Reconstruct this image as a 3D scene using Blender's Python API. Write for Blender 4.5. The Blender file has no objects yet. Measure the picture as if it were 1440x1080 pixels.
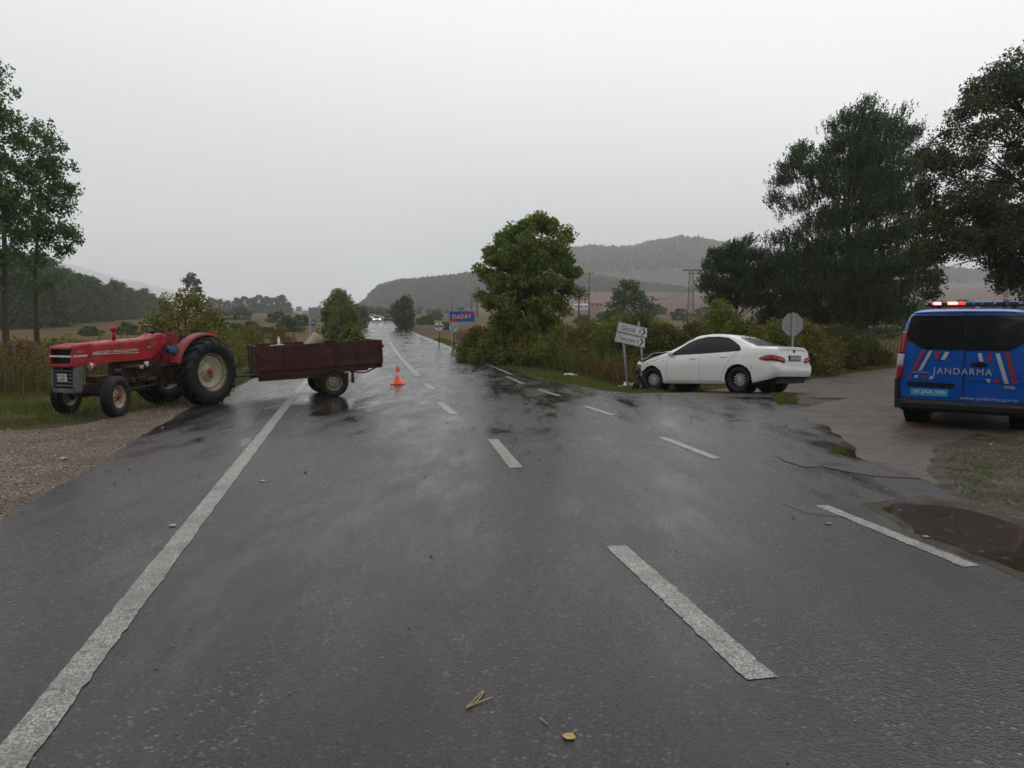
import bpy, bmesh, math, random
import numpy as np
from mathutils import Matrix, Vector, Euler, noise as mnoise

# ------------------------------------------------------------------ camera, world, sun
SC = bpy.context.scene
COL = SC.collection
R = math.radians
CAM_H, PITCH, FPX = 1.75, math.atan(90/1080), 1080.0
cam_d = bpy.data.cameras.new("camera"); cam = bpy.data.objects.new("camera", cam_d); COL.objects.link(cam)
cam.location = (0, 0, CAM_H); cam.rotation_euler = (R(90)-PITCH, 0, 0)
cam_d.sensor_fit = 'HORIZONTAL'; cam_d.sensor_width = 36; cam_d.lens = 27.0
cam_d.clip_start = 0.05; cam_d.clip_end = 20000
SC.camera = cam
SC.view_settings.view_transform = 'Standard'; SC.view_settings.look = 'None'
SC.view_settings.exposure = 0.27; SC.view_settings.gamma = 1.0
SUN_EL, SUN_AZ = R(52), R(35)      # high, behind thick cloud, ahead and to the right
HAZE = 0.00043

world = bpy.data.worlds.new("World"); SC.world = world; world.use_nodes = True
nt = world.node_tree; nt.nodes.clear()
def wn(t): return nt.nodes.new(t)
sky = wn('ShaderNodeTexSky'); sky.sky_type = 'NISHITA'; sky.sun_disc = False
sky.sun_elevation = SUN_EL; sky.sun_rotation = SUN_AZ; sky.dust_density = 6; sky.air_density = 1
hsv = wn('ShaderNodeHueSaturation'); hsv.inputs['Saturation'].default_value = 0.0
nt.links.new(sky.outputs[0], hsv.inputs['Color'])
tc = wn('ShaderNodeTexCoord'); sep = wn('ShaderNodeSeparateXYZ'); nt.links.new(tc.outputs['Generated'], sep.inputs[0])
# overcast: darker at the horizon, brighter overhead and a little to the right
mx = wn('ShaderNodeMath'); mx.operation = 'MULTIPLY_ADD'; mx.inputs[1].default_value = 0.19
nt.links.new(sep.outputs['X'], mx.inputs[0]); nt.links.new(sep.outputs['Z'], mx.inputs[2])
nz = wn('ShaderNodeTexNoise'); nz.inputs['Scale'].default_value = 1.9; nz.inputs['Detail'].default_value = 5
nt.links.new(tc.outputs['Generated'], nz.inputs['Vector'])
mn = wn('ShaderNodeMath'); mn.operation = 'MULTIPLY_ADD'; mn.inputs[1].default_value = 0.14
nt.links.new(nz.outputs['Fac'], mn.inputs[0]); nt.links.new(mx.outputs[0], mn.inputs[2])
ramp = wn('ShaderNodeValToRGB'); nt.links.new(mn.outputs[0], ramp.inputs[0])
SKY_STOPS = [(0.0, (.665,.678,.688)), (0.10, (.705,.720,.730)), (0.25, (.81,.825,.835)), (0.42, (.94,.955,.965)), (0.58, (.97,.98,.99)), (1.0, (.60,.605,.61))]
el = ramp.color_ramp.elements
while len(el) < len(SKY_STOPS): el.new(0.5)
for e, (p, c) in zip(el, SKY_STOPS): e.position = p; e.color = (*c, 1)
sc10 = wn('ShaderNodeVectorMath'); sc10.operation = 'SCALE'; sc10.inputs['Scale'].default_value = 10.0
nt.links.new(ramp.outputs[0], sc10.inputs[0])
mixw = wn('ShaderNodeMixRGB'); mixw.inputs[0].default_value = 0.93
nt.links.new(hsv.outputs[0], mixw.inputs[1]); nt.links.new(sc10.outputs[0], mixw.inputs[2])
bg = wn('ShaderNodeBackground'); bg.inputs['Strength'].default_value = 0.10
nt.links.new(mixw.outputs[0], bg.inputs['Color'])
wo = wn('ShaderNodeOutputWorld'); nt.links.new(bg.outputs[0], wo.inputs['Surface'])

sun_d = bpy.data.lights.new("sun", 'SUN'); sun = bpy.data.objects.new("sun", sun_d); COL.objects.link(sun)
sun_d.energy = 0.5; sun_d.angle = R(40); sun_d.color = (1.0, .98, .95)
sdir = Vector((math.cos(SUN_EL)*math.sin(SUN_AZ), math.cos(SUN_EL)*math.cos(SUN_AZ), math.sin(SUN_EL)))
sun.rotation_euler = (-sdir).to_track_quat('-Z', 'Y').to_euler(); sun.location = (0, 0, 30)
SC.cycles.volume_bounces = 1; SC.cycles.max_bounces = 6; SC.cycles.transparent_max_bounces = 6

# ------------------------------------------------------------------ helpers
rng = np.random.default_rng(7); random.seed(7)
def G(px, py, z=0.0):
    """ground point (height z) under a pixel of the 1440x1080 photograph"""
    u = (px-720)/FPX; v = (540-py)/FPX; cp, sp = math.cos(PITCH), math.sin(PITCH)
    dy, dz = cp + v*sp, -sp + v*cp; t = (z-CAM_H)/dz
    return (u*t, dy*t)
def AT(px, depth): return ((px-720)/FPX*depth, depth)
def smooth(a, b, x):
    t = np.clip((np.asarray(x, float)-a)/(b-a), 0, 1); return t*t*(3-2*t)
def H(x, y):
    """height of the terrain"""
    x = np.asarray(x, float); y = np.asarray(y, float)
    z = 0.0145*np.maximum(0, y-108) + 0.3*smooth(85, 150, y)
    u = x/np.maximum(y, 1.0)
    far = np.maximum(0, y-190)
    z = z + smooth(-.10, .08, u)*(0.012*np.minimum(far, 210) + 0.052*np.maximum(0, y-430))
    z = z - 0.076*np.clip(y-18.5, 0, 2.8)*smooth(1.8, 3.4, x)*(1-smooth(60, 100, y))
    z = z - 0.10*smooth(1.2, 3.5, x+0.21*y-3.0)*smooth(24, 34, y)*(1-smooth(80, 110, y))*0.5
    z = z - 0.12*smooth(0, 5, -(x+0.206*y+4.0))*smooth(18, 26, y)*(1-smooth(80, 110, y))
    return z
def Hf(x, y): return float(H(x, y))

def tag(o, label=None, cat=None, group=None, kind=None):
    if label: o['label'] = label
    if cat: o['category'] = cat
    if group: o['group'] = group
    if kind: o['kind'] = kind
    return o
def empty(name, loc=(0,0,0), yaw=0.0, rot=None):
    o = bpy.data.objects.new(name, None); COL.objects.link(o); o.empty_display_size = .2
    o.location = loc
    o.rotation_euler = rot if rot is not None else (0, 0, yaw)
    return o
def thing(name, label, cat, loc=(0,0,0), yaw=0.0, group=None, rot=None):
    return tag(empty(name, loc, yaw, rot), label, cat, group)
def children(o): return [c for c in list(COL.objects) if c.parent == o]
def copy_tree(o, parent=None, kids=None):
    c = o.copy(); COL.objects.link(c)
    if parent is not None: c.parent = parent
    for ch in (kids[o.name] if kids and o.name in kids else children(o)): copy_tree(ch, c, kids)
    return c

def np_mesh(name, V, F, mat, parent=None, smoothf=False, mats=None, midx=None):
    me = bpy.data.meshes.new(name)
    V = np.asarray(V, np.float32); F = np.asarray(F, np.int32)
    n = F.shape[1]
    me.vertices.add(len(V)); me.vertices.foreach_set('co', V.ravel())
    me.loops.add(F.size); me.loops.foreach_set('vertex_index', F.ravel())
    me.polygons.add(len(F)); me.polygons.foreach_set('loop_start', np.arange(0, F.size, n, dtype=np.int32))
    try: me.polygons.foreach_set('loop_total', np.full(len(F), n, np.int32))
    except Exception: pass
    for m in (mats or [mat]): me.materials.append(m)
    if midx is not None: me.polygons.foreach_set('material_index', np.asarray(midx, np.int32))
    me.polygons.foreach_set('use_smooth', np.full(len(F), smoothf, bool))
    me.update(calc_edges=True); me.validate()
    o = bpy.data.objects.new(name, me); COL.objects.link(o)
    if parent is not None: o.parent = parent
    return o

class MB:
    """collects shapes; build() links them as ONE mesh object"""
    def __init__(s): s.v = []; s.f = []; s.m = []; s.sm = []; s.mi = 0
    def add(s, vs, fs, sm=False, M=None):
        b = len(s.v)
        for p in vs:
            p = Vector(p)
            if M is not None: p = M @ p
            s.v.append(p)
        for f in fs: s.f.append([b+i for i in f]); s.m.append(s.mi); s.sm.append(sm)
        return s
    def box(s, c, d, M=None, rot=None, taper=1.0):
        x, y, z = d[0]/2, d[1]/2, d[2]/2; t = taper
        vs = [Vector(q) for q in ((-x,-y,-z),(x,-y,-z),(x,y,-z),(-x,y,-z),(-x*t,-y*t,z),(x*t,-y*t,z),(x*t,y*t,z),(-x*t,y*t,z))]
        if rot: 
            rm = Euler([R(a) for a in rot]).to_matrix(); vs = [rm @ q for q in vs]
        vs = [q + Vector(c) for q in vs]
        return s.add(vs, [(0,3,2,1),(4,5,6,7),(0,1,5,4),(1,2,6,5),(2,3,7,6),(3,0,4,7)], False, M)
    def cyl(s, p0, p1, r0, r1=None, n=16, cap=True, sm=True, M=None):
        r1 = r0 if r1 is None else r1
        p0, p1 = Vector(p0), Vector(p1); d = (p1-p0).normalized()
        a = d.orthogonal().normalized(); b = d.cross(a)
        vs = []
        for p, r in ((p0, r0), (p1, r1)):
            for i in range(n):
                t = 2*math.pi*i/n; vs.append(p + (a*math.cos(t)+b*math.sin(t))*r)
        s.add(vs, [(i, (i+1) % n, n+(i+1) % n, n+i) for i in range(n)], sm, M)
        if cap:
            s.add(vs[:n], [tuple(reversed(range(n)))], False, M); s.add(vs[n:], [tuple(range(n))], False, M)
        return s
    def tube(s, pts, r, n=8, M=None, closed=False):
        pts = [Vector(p) for p in pts]; k = len(pts)
        rs = r if isinstance(r, (list, tuple)) else [r]*k
        vs = []; prev = None
        for i, p in enumerate(pts):
            if closed: d = (pts[(i+1) % k]-pts[i-1])
            else: d = (pts[min(i+1, k-1)]-pts[max(i-1, 0)])
            d = d.normalized() if d.length > 1e-9 else Vector((0,0,1))
            a = (prev - d*prev.dot(d)) if prev is not None else d.orthogonal()
            a = a.normalized() if a.length > 1e-6 else d.orthogonal().normalized()
            prev = a; b = d.cross(a)
            for j in range(n):
                t = 2*math.pi*j/n; vs.append(p + (a*math.cos(t)+b*math.sin(t))*rs[i])
        fs = []
        for i in range(k if closed else k-1):
            i2 = (i+1) % k
            for j in range(n): fs.append((i*n+j, i*n+(j+1) % n, i2*n+(j+1) % n, i2*n+j))
        if not closed: fs += [tuple(reversed(range(n))), tuple((k-1)*n+j for j in range(n))]
        return s.add(vs, fs, True, M)
    def lathe(s, prof, c=(0,0,0), n=40, M=None, axis='Y', sm=True):
        """prof: (radius, offset along axis)"""
        vs = []
        for (r, a) in prof:
            for i in range(n):
                t = 2*math.pi*i/n
                q = (r*math.cos(t), a, r*math.sin(t)) if axis == 'Y' else ((r*math.cos(t), r*math.sin(t), a) if axis == 'Z' else (a, r*math.cos(t), r*math.sin(t)))
                vs.append(Vector(q)+Vector(c))
        fs = []
        for k in range(len(prof)-1):
            for i in range(n):
                fs.append((k*n+i, k*n+(i+1) % n, (k+1)*n+(i+1) % n, (k+1)*n+i))
        return s.add(vs, fs, sm, M)
    def prism(s, poly, a0, a1, plane='XZ', M=None):
        """polygon in a plane, thickened along the third axis from a0 to a1"""
        def P(p, a): return {'XZ': (p[0], a, p[1]), 'XY': (p[0], p[1], a), 'YZ': (a, p[0], p[1])}[plane]
        n = len(poly); vs = [P(p, a0) for p in poly]+[P(p, a1) for p in poly]
        fs = [tuple(range(n)), tuple(range(2*n-1, n-1, -1))]+[(i, n+i, n+(i+1) % n, (i+1) % n) for i in range(n)]
        return s.add(vs, fs, False, M)
    def ball(s, c, r, n=12, M=None, sc=(1,1,1)):
        vs = []; m = n//2
        for i in range(m+1):
            th = math.pi*i/m
            for j in range(n):
                ph = 2*math.pi*j/n
                vs.append((c[0]+r*sc[0]*math.sin(th)*math.cos(ph), c[1]+r*sc[1]*math.sin(th)*math.sin(ph), c[2]+r*sc[2]*math.cos(th)))
        return s.add(vs, [(i*n+j, (i+1)*n+j, (i+1)*n+(j+1) % n, i*n+(j+1) % n) for i in range(m) for j in range(n)], True, M)
    def build(s, name, mat, parent=None, bevel=0.0, seg=2, mats=None, fix=True):
        me = bpy.data.meshes.new(name)
        me.from_pydata([tuple(v) for v in s.v], [], s.f)
        for m in (mats or [mat]): me.materials.append(m)
        for p, mi, sm in zip(me.polygons, s.m, s.sm): p.material_index = mi; p.use_smooth = sm
        me.validate()
        if fix:
            bm = bmesh.new(); bm.from_mesh(me); bmesh.ops.remove_doubles(bm, verts=bm.verts, dist=1e-5)
            bmesh.ops.recalc_face_normals(bm, faces=bm.faces); bm.to_mesh(me); bm.free()
        me.update()
        o = bpy.data.objects.new(name, me); COL.objects.link(o)
        if parent is not None: o.parent = parent
        if bevel > 0:
            b = o.modifiers.new('bevel', 'BEVEL'); b.width = bevel; b.segments = seg; b.limit_method = 'ANGLE'; b.angle_limit = R(35)
        return o

def text_part(txt, mat, parent, o, xd, yd, width=None, height=None, name='lettering', depth=0.002, align='CENTER', bold=0.0, spacing=1.0):
    """text as solid letters; o = centre of the text, xd/yd = directions of its line and its up"""
    cu = bpy.data.curves.new(name, 'FONT'); cu.body = txt; cu.size = 1; cu.extrude = 0.01; cu.offset = bold; cu.space_character = spacing
    cu.resolution_u = 4
    ob = bpy.data.objects.new(name, cu); COL.objects.link(ob)
    dg = bpy.context.evaluated_depsgraph_get()
    me = bpy.data.meshes.new_from_object(ob.evaluated_get(dg))
    bpy.data.objects.remove(ob)
    n = len(me.vertices); co = np.zeros(n*3, np.float32); me.vertices.foreach_get('co', co); co = co.reshape(-1, 3)
    lo, hi = co.min(0), co.max(0); w, h = hi[0]-lo[0], hi[1]-lo[1]
    sx = (width/w) if width else height/h
    sy = (height/h) if height else sx
    xd, yd = Vector(xd).normalized(), Vector(yd).normalized(); zd = xd.cross(yd).normalized(); oo = Vector(o)
    cx, cy = (lo[0]+hi[0])/2, (lo[1]+hi[1])/2
    out = np.zeros_like(co)
    a = (co[:, 0]-cx)*sx; b = (co[:, 1]-cy)*sy; c = (co[:, 2]/0.02+0.5)*depth
    out = np.outer(a, np.array(xd))+np.outer(b, np.array(yd))+np.outer(c, np.array(zd))+np.array(oo)
    me.vertices.foreach_set('co', out.astype(np.float32).ravel())
    me.materials.clear(); me.materials.append(mat); me.name = name; me.update()
    t = bpy.data.objects.new(name, me); COL.objects.link(t); t.parent = parent
    return t

# ------------------------------------------------------------------ materials
MATS = {}
def new_mat(name):
    m = bpy.data.materials.new(name); m.use_nodes = True
    n = m.node_tree; n.nodes.clear()
    o = n.nodes.new('ShaderNodeOutputMaterial'); p = n.nodes.new('ShaderNodeBsdfPrincipled')
    n.links.new(p.outputs[0], o.inputs['Surface']); MATS[name] = m
    return m, n, p, o
def node(n, t, **kw):
    x = n.nodes.new(t)
    for k, v in kw.items():
        if k in x.inputs.keys() if isinstance(k, str) else False: x.inputs[k].default_value = v
        else: setattr(x, k, v)
    return x
def noise_n(n, vec, scale, detail=4, rough=.55, dist=0.0):
    x = n.nodes.new('ShaderNodeTexNoise'); x.inputs['Scale'].default_value = scale; x.inputs['Detail'].default_value = detail
    x.inputs['Roughness'].default_value = rough; x.inputs['Distortion'].default_value = dist
    if vec is not None: n.links.new(vec, x.inputs['Vector'])
    return x.outputs['Fac']
def ramp_n(n, fac, stops, const=False):
    x = n.nodes.new('ShaderNodeValToRGB'); e = x.color_ramp.elements
    while len(e) < len(stops): e.new(.5)
    for q, (p, c) in zip(e, stops):
        q.position = p; q.color = (*c, 1) if isinstance(c, tuple) else (c, c, c, 1)
    if const: x.color_ramp.interpolation = 'CONSTANT'
    n.links.new(fac, x.inputs[0]); return x.outputs[0]
def mix_n(n, fac, a, b, mode='MIX'):
    x = n.nodes.new('ShaderNodeMixRGB'); x.blend_type = mode
    for i, v in ((0, fac), (1, a), (2, b)):
        if isinstance(v, (int, float)): x.inputs[i].default_value = v if i == 0 else (v, v, v, 1)
        elif isinstance(v, tuple): x.inputs[i].default_value = (*v, 1)
        else: n.links.new(v, x.inputs[i])
    return x.outputs[0]
def math_n(n, op, a, b=None, c=None):
    x = n.nodes.new('ShaderNodeMath'); x.operation = op
    for i, v in enumerate((a, b, c)):
        if v is None: continue
        if isinstance(v, (int, float)): x.inputs[i].default_value = v
        else: n.links.new(v, x.inputs[i])
    return x.outputs[0]
def bump_n(n, h, strength, dist, p, normal=None):
    b = n.nodes.new('ShaderNodeBump'); b.inputs['Distance'].default_value = dist
    if isinstance(strength, (int, float)): b.inputs['Strength'].default_value = strength
    else: n.links.new(strength, b.inputs['Strength'])
    n.links.new(h, b.inputs['Height'])
    if normal is not None: n.links.new(normal, b.inputs['Normal'])
    if p is not None: n.links.new(b.outputs[0], p.inputs['Normal'])
    return b.outputs[0]
def obj_vec(n, scale=(1,1,1), rot=(0,0,0)):
    t = n.nodes.new('ShaderNodeTexCoord'); m = n.nodes.new('ShaderNodeMapping')
    m.inputs['Scale'].default_value = scale; m.inputs['Rotation'].default_value = rot
    n.links.new(t.outputs['Object'], m.inputs['Vector']); return m.outputs[0]

def plain(name, col, rough=.5, metal=0.0, var=.25, scale=6.0, bump=0.0, coat=0.0, dirt=None, spec=.5, dirt_amt=.5):
    """paint/metal/plastic with uneven tone, roughness and some dirt of its own shape"""
    m, n, p, o = new_mat(name); v = obj_vec(n)
    f = noise_n(n, v, scale, 5, .6)
    lo = tuple(c*(1-var) for c in col); hi = tuple(min(1, c*(1+var*.6)) for c in col)
    c = ramp_n(n, f, [(.3, lo), (.7, hi)])
    if dirt:
        d = noise_n(n, v, scale*2.3, 7, .7, .4); d = ramp_n(n, d, [(.62-.3*dirt_amt, 0.0), (.78-.2*dirt_amt, 1.0)])
        c = mix_n(n, math_n(n, 'MULTIPLY', d, .8), c, dirt)
    n.links.new(c, p.inputs['Base Color'])
    r = ramp_n(n, noise_n(n, v, scale*1.7, 4), [(.3, max(.03, rough*.7)), (.75, min(1., rough*1.35))])
    n.links.new(r, p.inputs['Roughness'])
    p.inputs['Metallic'].default_value = metal; p.inputs['Specular IOR Level'].default_value = spec
    if coat: p.inputs['Coat Weight'].default_value = coat; p.inputs['Coat Roughness'].default_value = .06
    if bump: bump_n(n, noise_n(n, v, scale*8, 4), bump, .01, p)
    return m
def emis(name, col, strength):
    m, n, p, o = new_mat(name)
    p.inputs['Base Color'].default_value = (*[c*.5 for c in col], 1)
    p.inputs['Emission Color'].default_value = (*col, 1); p.inputs['Emission Strength'].default_value = strength
    return m

def leaf_mat(name, cols, patch=None, patch_col=None, transl=.25, rough=.55):
    """cols: three leaf colours picked per leaf, mixed with broad light/dark clumps of the crown"""
    m, n, p, o = new_mat(name)
    g = n.nodes.new('ShaderNodeNewGeometry')
    c = ramp_n(n, g.outputs['Random Per Island'], [(0, cols[0]), (.5, cols[1]), (1, cols[2])])
    v = obj_vec(n)
    f = noise_n(n, v, .9, 3)
    c = mix_n(n, ramp_n(n, f, [(.35, 0.0), (.65, .55)]), c, cols[2])
    if patch_col:
        pf = noise_n(n, v, 1.3, 4, .6); pf = ramp_n(n, pf, [(patch, 0.0), (patch+.08, 1.0)])
        sel = math_n(n, 'GREATER_THAN', g.outputs['Random Per Island'], .45)
        c = mix_n(n, math_n(n, 'MULTIPLY', pf, sel), c, patch_col)
    n.links.new(c, p.inputs['Base Color']); p.inputs['Roughness'].default_value = rough
    p.inputs['Specular IOR Level'].default_value = .10
    t = n.nodes.new('ShaderNodeBsdfTranslucent'); n.links.new(c, t.inputs['Color'])
    ms = n.nodes.new('ShaderNodeMixShader'); ms.inputs[0].default_value = transl
    n.links.new(p.outputs[0], ms.inputs[1]); n.links.new(t.outputs[0], ms.inputs[2]); n.links.new(ms.outputs[0], o.inputs['Surface'])
    return m

# --- wet asphalt
ROAD_ROT = math.atan(0.208)
def asphalt_mat(name, tint=(1,1,1)):
    m, n, p, o = new_mat(name)
    t = n.nodes.new('ShaderNodeTexCoord'); ob = t.outputs['Object']
    mp = n.nodes.new('ShaderNodeMapping'); mp.inputs['Rotation'].default_value = (0, 0, -ROAD_ROT)
    mp.inputs['Scale'].default_value = (1.0, .28, 1); n.links.new(ob, mp.inputs['Vector']); st = mp.outputs[0]
    fine = noise_n(n, ob, 95, 3, .7); mid = noise_n(n, ob, 22, 4, .6); big = noise_n(n, ob, .5, 5, .6)
    strk = noise_n(n, st, 1.7, 9, .66, .12)
    wet2 = noise_n(n, st, .5, 5, .6, .1)
    vor = n.nodes.new('ShaderNodeTexVoronoi'); vor.inputs['Scale'].default_value = 58; n.links.new(ob, vor.inputs['Vector'])
    vor2 = n.nodes.new('ShaderNodeTexVoronoi'); vor2.inputs['Scale'].default_value = 17; n.links.new(ob, vor2.inputs['Vector'])
    sv = n.nodes.new('ShaderNodeSeparateXYZ'); n.links.new(vor.outputs['Color'], sv.inputs[0])
    stones_c = ramp_n(n, sv.outputs[0], [(0, (.005,.0045,.005)), (.5, (.013,.0115,.012)), (.78, (.034,.029,.029)), (.92, (.085,.075,.070)), (1, (.22,.20,.185))])
    binder = ramp_n(n, fine, [(.32, (.007,.006,.0068)), (.68, (.024,.021,.0225))])
    coarse = ramp_n(n, noise_n(n, st, .75, 8, .62, .1), [(.42, .10), (.58, .95)])
    c = mix_n(n, coarse, binder, stones_c)
    c = mix_n(n, ramp_n(n, vor.outputs['Distance'], [(.45, 0.0), (.75, .7)]), c, (.007,.0065,.007))
    c = mix_n(n, ramp_n(n, mid, [(.42, .0), (.66, .75)]), c, (.017,.0125,.0120))
    speck = math_n(n, 'MULTIPLY', ramp_n(n, vor.outputs['Distance'], [(.0, 1.0), (.20, 0.0)]), math_n(n, 'GREATER_THAN', noise_n(n, ob, 60, 1), .60))
    c = mix_n(n, math_n(n, 'MULTIPLY', speck, .8), c, (.30,.28,.265))
    sp2 = ramp_n(n, vor2.outputs['Distance'], [(.0, 1.0), (.07, 0.0)])
    c = mix_n(n, math_n(n, 'MULTIPLY', sp2, .6), c, (.32,.30,.28))
    # brown silt washed over parts of the surface
    silt = ramp_n(n, noise_n(n, ob, .33, 6, .65, .3), [(.50, 0.0), (.68, .5)])
    c = mix_n(n, silt, c, (.034,.026,.022))
    film = math_n(n, 'MULTIPLY_ADD', strk, .55, math_n(n, 'MULTIPLY', wet2, .45))
    sy = n.nodes.new('ShaderNodeSeparateXYZ'); n.links.new(ob, sy.inputs[0])
    deep = ramp_n(n, math_n(n, 'DIVIDE', sy.outputs['Y'], 100.0), [(.035, .55), (.13, 1.0)])
    W = math_n(n, 'MULTIPLY', ramp_n(n, film, [(.44, 0.0), (.51, .42), (.585, 1.0)]), deep)     # standing water film
    c = mix_n(n, math_n(n, 'MULTIPLY', W, .55), c, (.014,.013,.014))
    if tint != (1,1,1): c = mix_n(n, 1.0, c, tint, 'MULTIPLY')
    n.links.new(c, p.inputs['Base Color'])
    r = ramp_n(n, W, [(0, .35), (.45, .21), (1.0, .08)])
    rn = math_n(n, 'MULTIPLY_ADD', math_n(n, 'SUBTRACT', big, .5), .22, r)
    n.links.new(rn, p.inputs['Roughness']); p.inputs['Specular IOR Level'].default_value = .36
    inv = math_n(n, 'MULTIPLY_ADD', W, -.80, .95)
    hgt = math_n(n, 'ADD', fine, math_n(n, 'MULTIPLY', vor.outputs['Distance'], 1.2))
    b1 = bump_n(n, hgt, inv, .0030, None)
    b2 = n.nodes.new('ShaderNodeBump'); b2.inputs['Strength'].default_value = .5; b2.inputs['Distance'].default_value = .003
    n.links.new(noise_n(n, st, 5, 3), b2.inputs['Height']); n.links.new(b1, b2.inputs['Normal']); n.links.new(b2.outputs[0], p.inputs['Normal'])
    return m
M_ROAD = asphalt_mat('wet_asphalt', (1.0,.90,.99))

def paver_mat():
    m, n, p, o = new_mat('wet_brick_pavers')
    v = obj_vec(n, (1,1,1), (0, 0, R(-43)))
    b = n.nodes.new('ShaderNodeTexBrick'); n.links.new(v, b.inputs['Vector'])
    b.inputs['Scale'].default_value = 1.0; b.inputs['Brick Width'].default_value = .21; b.inputs['Row Height'].default_value = .11
    b.inputs['Mortar Size'].default_value = .008; b.inputs['Color1'].default_value = (.150,.104,.080,1); b.inputs['Color2'].default_value = (.080,.057,.045,1)
    b.inputs['Mortar'].default_value = (.030,.026,.023,1)
    silt = ramp_n(n, noise_n(n, obj_vec(n), .7, 6, .65), [(.42, 0.0), (.66, .45)])
    c = mix_n(n, silt, b.outputs['Color'], (.058,.043,.034))
    c = mix_n(n, .35, c, ramp_n(n, noise_n(n, obj_vec(n), 60, 3), [(.3, (.018,.016,.014)), (.7, (.095,.080,.068))]))
    n.links.new(c, p.inputs['Base Color'])
    p.inputs['Specular IOR Level'].default_value = .25
    n.links.new(ramp_n(n, noise_n(n, obj_vec(n), 1.1, 5), [(.4, .68), (.66, .38)]), p.inputs['Roughness'])
    h = mix_n(n, math_n(n, 'MULTIPLY', silt, .8), b.outputs['Fac'], .5)
    b1 = bump_n(n, math_n(n, 'SUBTRACT', 1.0, h), .6, .006, None)
    bump_n(n, noise_n(n, obj_vec(n), 55, 3), .5, .005, p, b1)
    return m
M_PAVER = paver_mat()

def paint_mark_mat():
    m, n, p, o = new_mat('worn_road_paint'); v = obj_vec(n)
    w = noise_n(n, v, 48, 5, .75); w2 = noise_n(n, v, 2.2, 4)
    k = ramp_n(n, math_n(n, 'MULTIPLY_ADD', w2, .45, w), [(.58, 1.0), (.72, .0)])
    base = ramp_n(n, noise_n(n, v, 6, 4), [(.3, (.30,.285,.25)), (.7, (.46,.445,.405))])
    c = mix_n(n, ramp_n(n, w, [(.40, .75), (.55, 0.0)]), base, (.10,.095,.09))
    vor = n.nodes.new('ShaderNodeTexVoronoi'); vor.inputs['Scale'].default_value = 70; n.links.new(v, vor.inputs['Vector'])
    c = mix_n(n, ramp_n(n, vor.outputs['Distance'], [(.45, 0.0), (.62, .8)]), c, (.09,.085,.08))
    c = mix_n(n, ramp_n(n, w2, [(.50, 0.0), (.68, .65)]), c, (.11,.10,.09))
    c = mix_n(n, ramp_n(n, noise_n(n, v, 9, 6, .7), [(.56, 0.0), (.64, .8)]), c, (.05,.046,.043))
    n.links.new(c, p.inputs['Base Color']); p.inputs['Roughness'].default_value = .38
    bump_n(n, w, .7, .004, p)
    return m
M_MARK = paint_mark_mat()

def ground_mat():
    m, n, p, o = new_mat('rough_ground')
    t = n.nodes.new('ShaderNodeTexCoord'); ob = t.outputs['Object']
    s = n.nodes.new('ShaderNodeSeparateXYZ'); n.links.new(ob, s.inputs[0])
    near = ramp_n(n, noise_n(n, ob, 1.4, 6, .65), [(.30, (.042,.045,.017)), (.48, (.070,.066,.026)), (.62, (.080,.062,.034)), (.8, (.055,.040,.025))])
    near = mix_n(n, .4, near, ramp_n(n, noise_n(n, ob, 26, 4), [(.3, (.02,.018,.010)), (.7, (.12,.105,.055))]))
    mp = n.nodes.new('ShaderNodeMapping'); mp.inputs['Scale'].default_value = (.25, 1.0, 1); mp.inputs['Rotation'].default_value = (0,0,R(8)); n.links.new(ob, mp.inputs['Vector'])
    fl = noise_n(n, mp.outputs[0], .017, 4, .5, .5)
    far = ramp_n(n, fl, [(.36, (.075,.038,.022)), (.44, (.095,.062,.020)), (.50, (.140,.098,.030)), (.55, (.080,.043,.026)), (.62, (.060,.058,.018)), (.70, (.100,.058,.032))])
    far = mix_n(n, .45, far, ramp_n(n, noise_n(n, mp.outputs[0], .22, 6, .7), [(.3, (.036,.027,.011)), (.7, (.125,.082,.036))]))
    # ploughed reddish slope far to the right
    k = math_n(n, 'MULTIPLY', ramp_n(n, math_n(n, 'DIVIDE', s.outputs['Y'], 1000.0), [(.36, 0.0), (.42, 1.0)]),
               ramp_n(n, math_n(n, 'DIVIDE', s.outputs['X'], 200.0), [(.0, 0.0), (.2, 1.0)]))
    red = ramp_n(n, noise_n(n, mp.outputs[0], .03, 5), [(.35, (.080,.048,.036)), (.6, (.120,.072,.054)), (.75, (.090,.072,.044))])
    far = mix_n(n, k, far, red)
    f = ramp_n(n, math_n(n, 'DIVIDE', s.outputs['Y'], 100.0), [(.30, 0.0), (.48, 1.0)])
    c = mix_n(n, f, near, far)
    n.links.new(c, p.inputs['Base Color']); p.inputs['Roughness'].default_value = .9; p.inputs['Specular IOR Level'].default_value = .06
    bump_n(n, noise_n(n, ob, 14, 6, .7), .8, .04, p)
    return m
M_GROUND = ground_mat()

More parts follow.
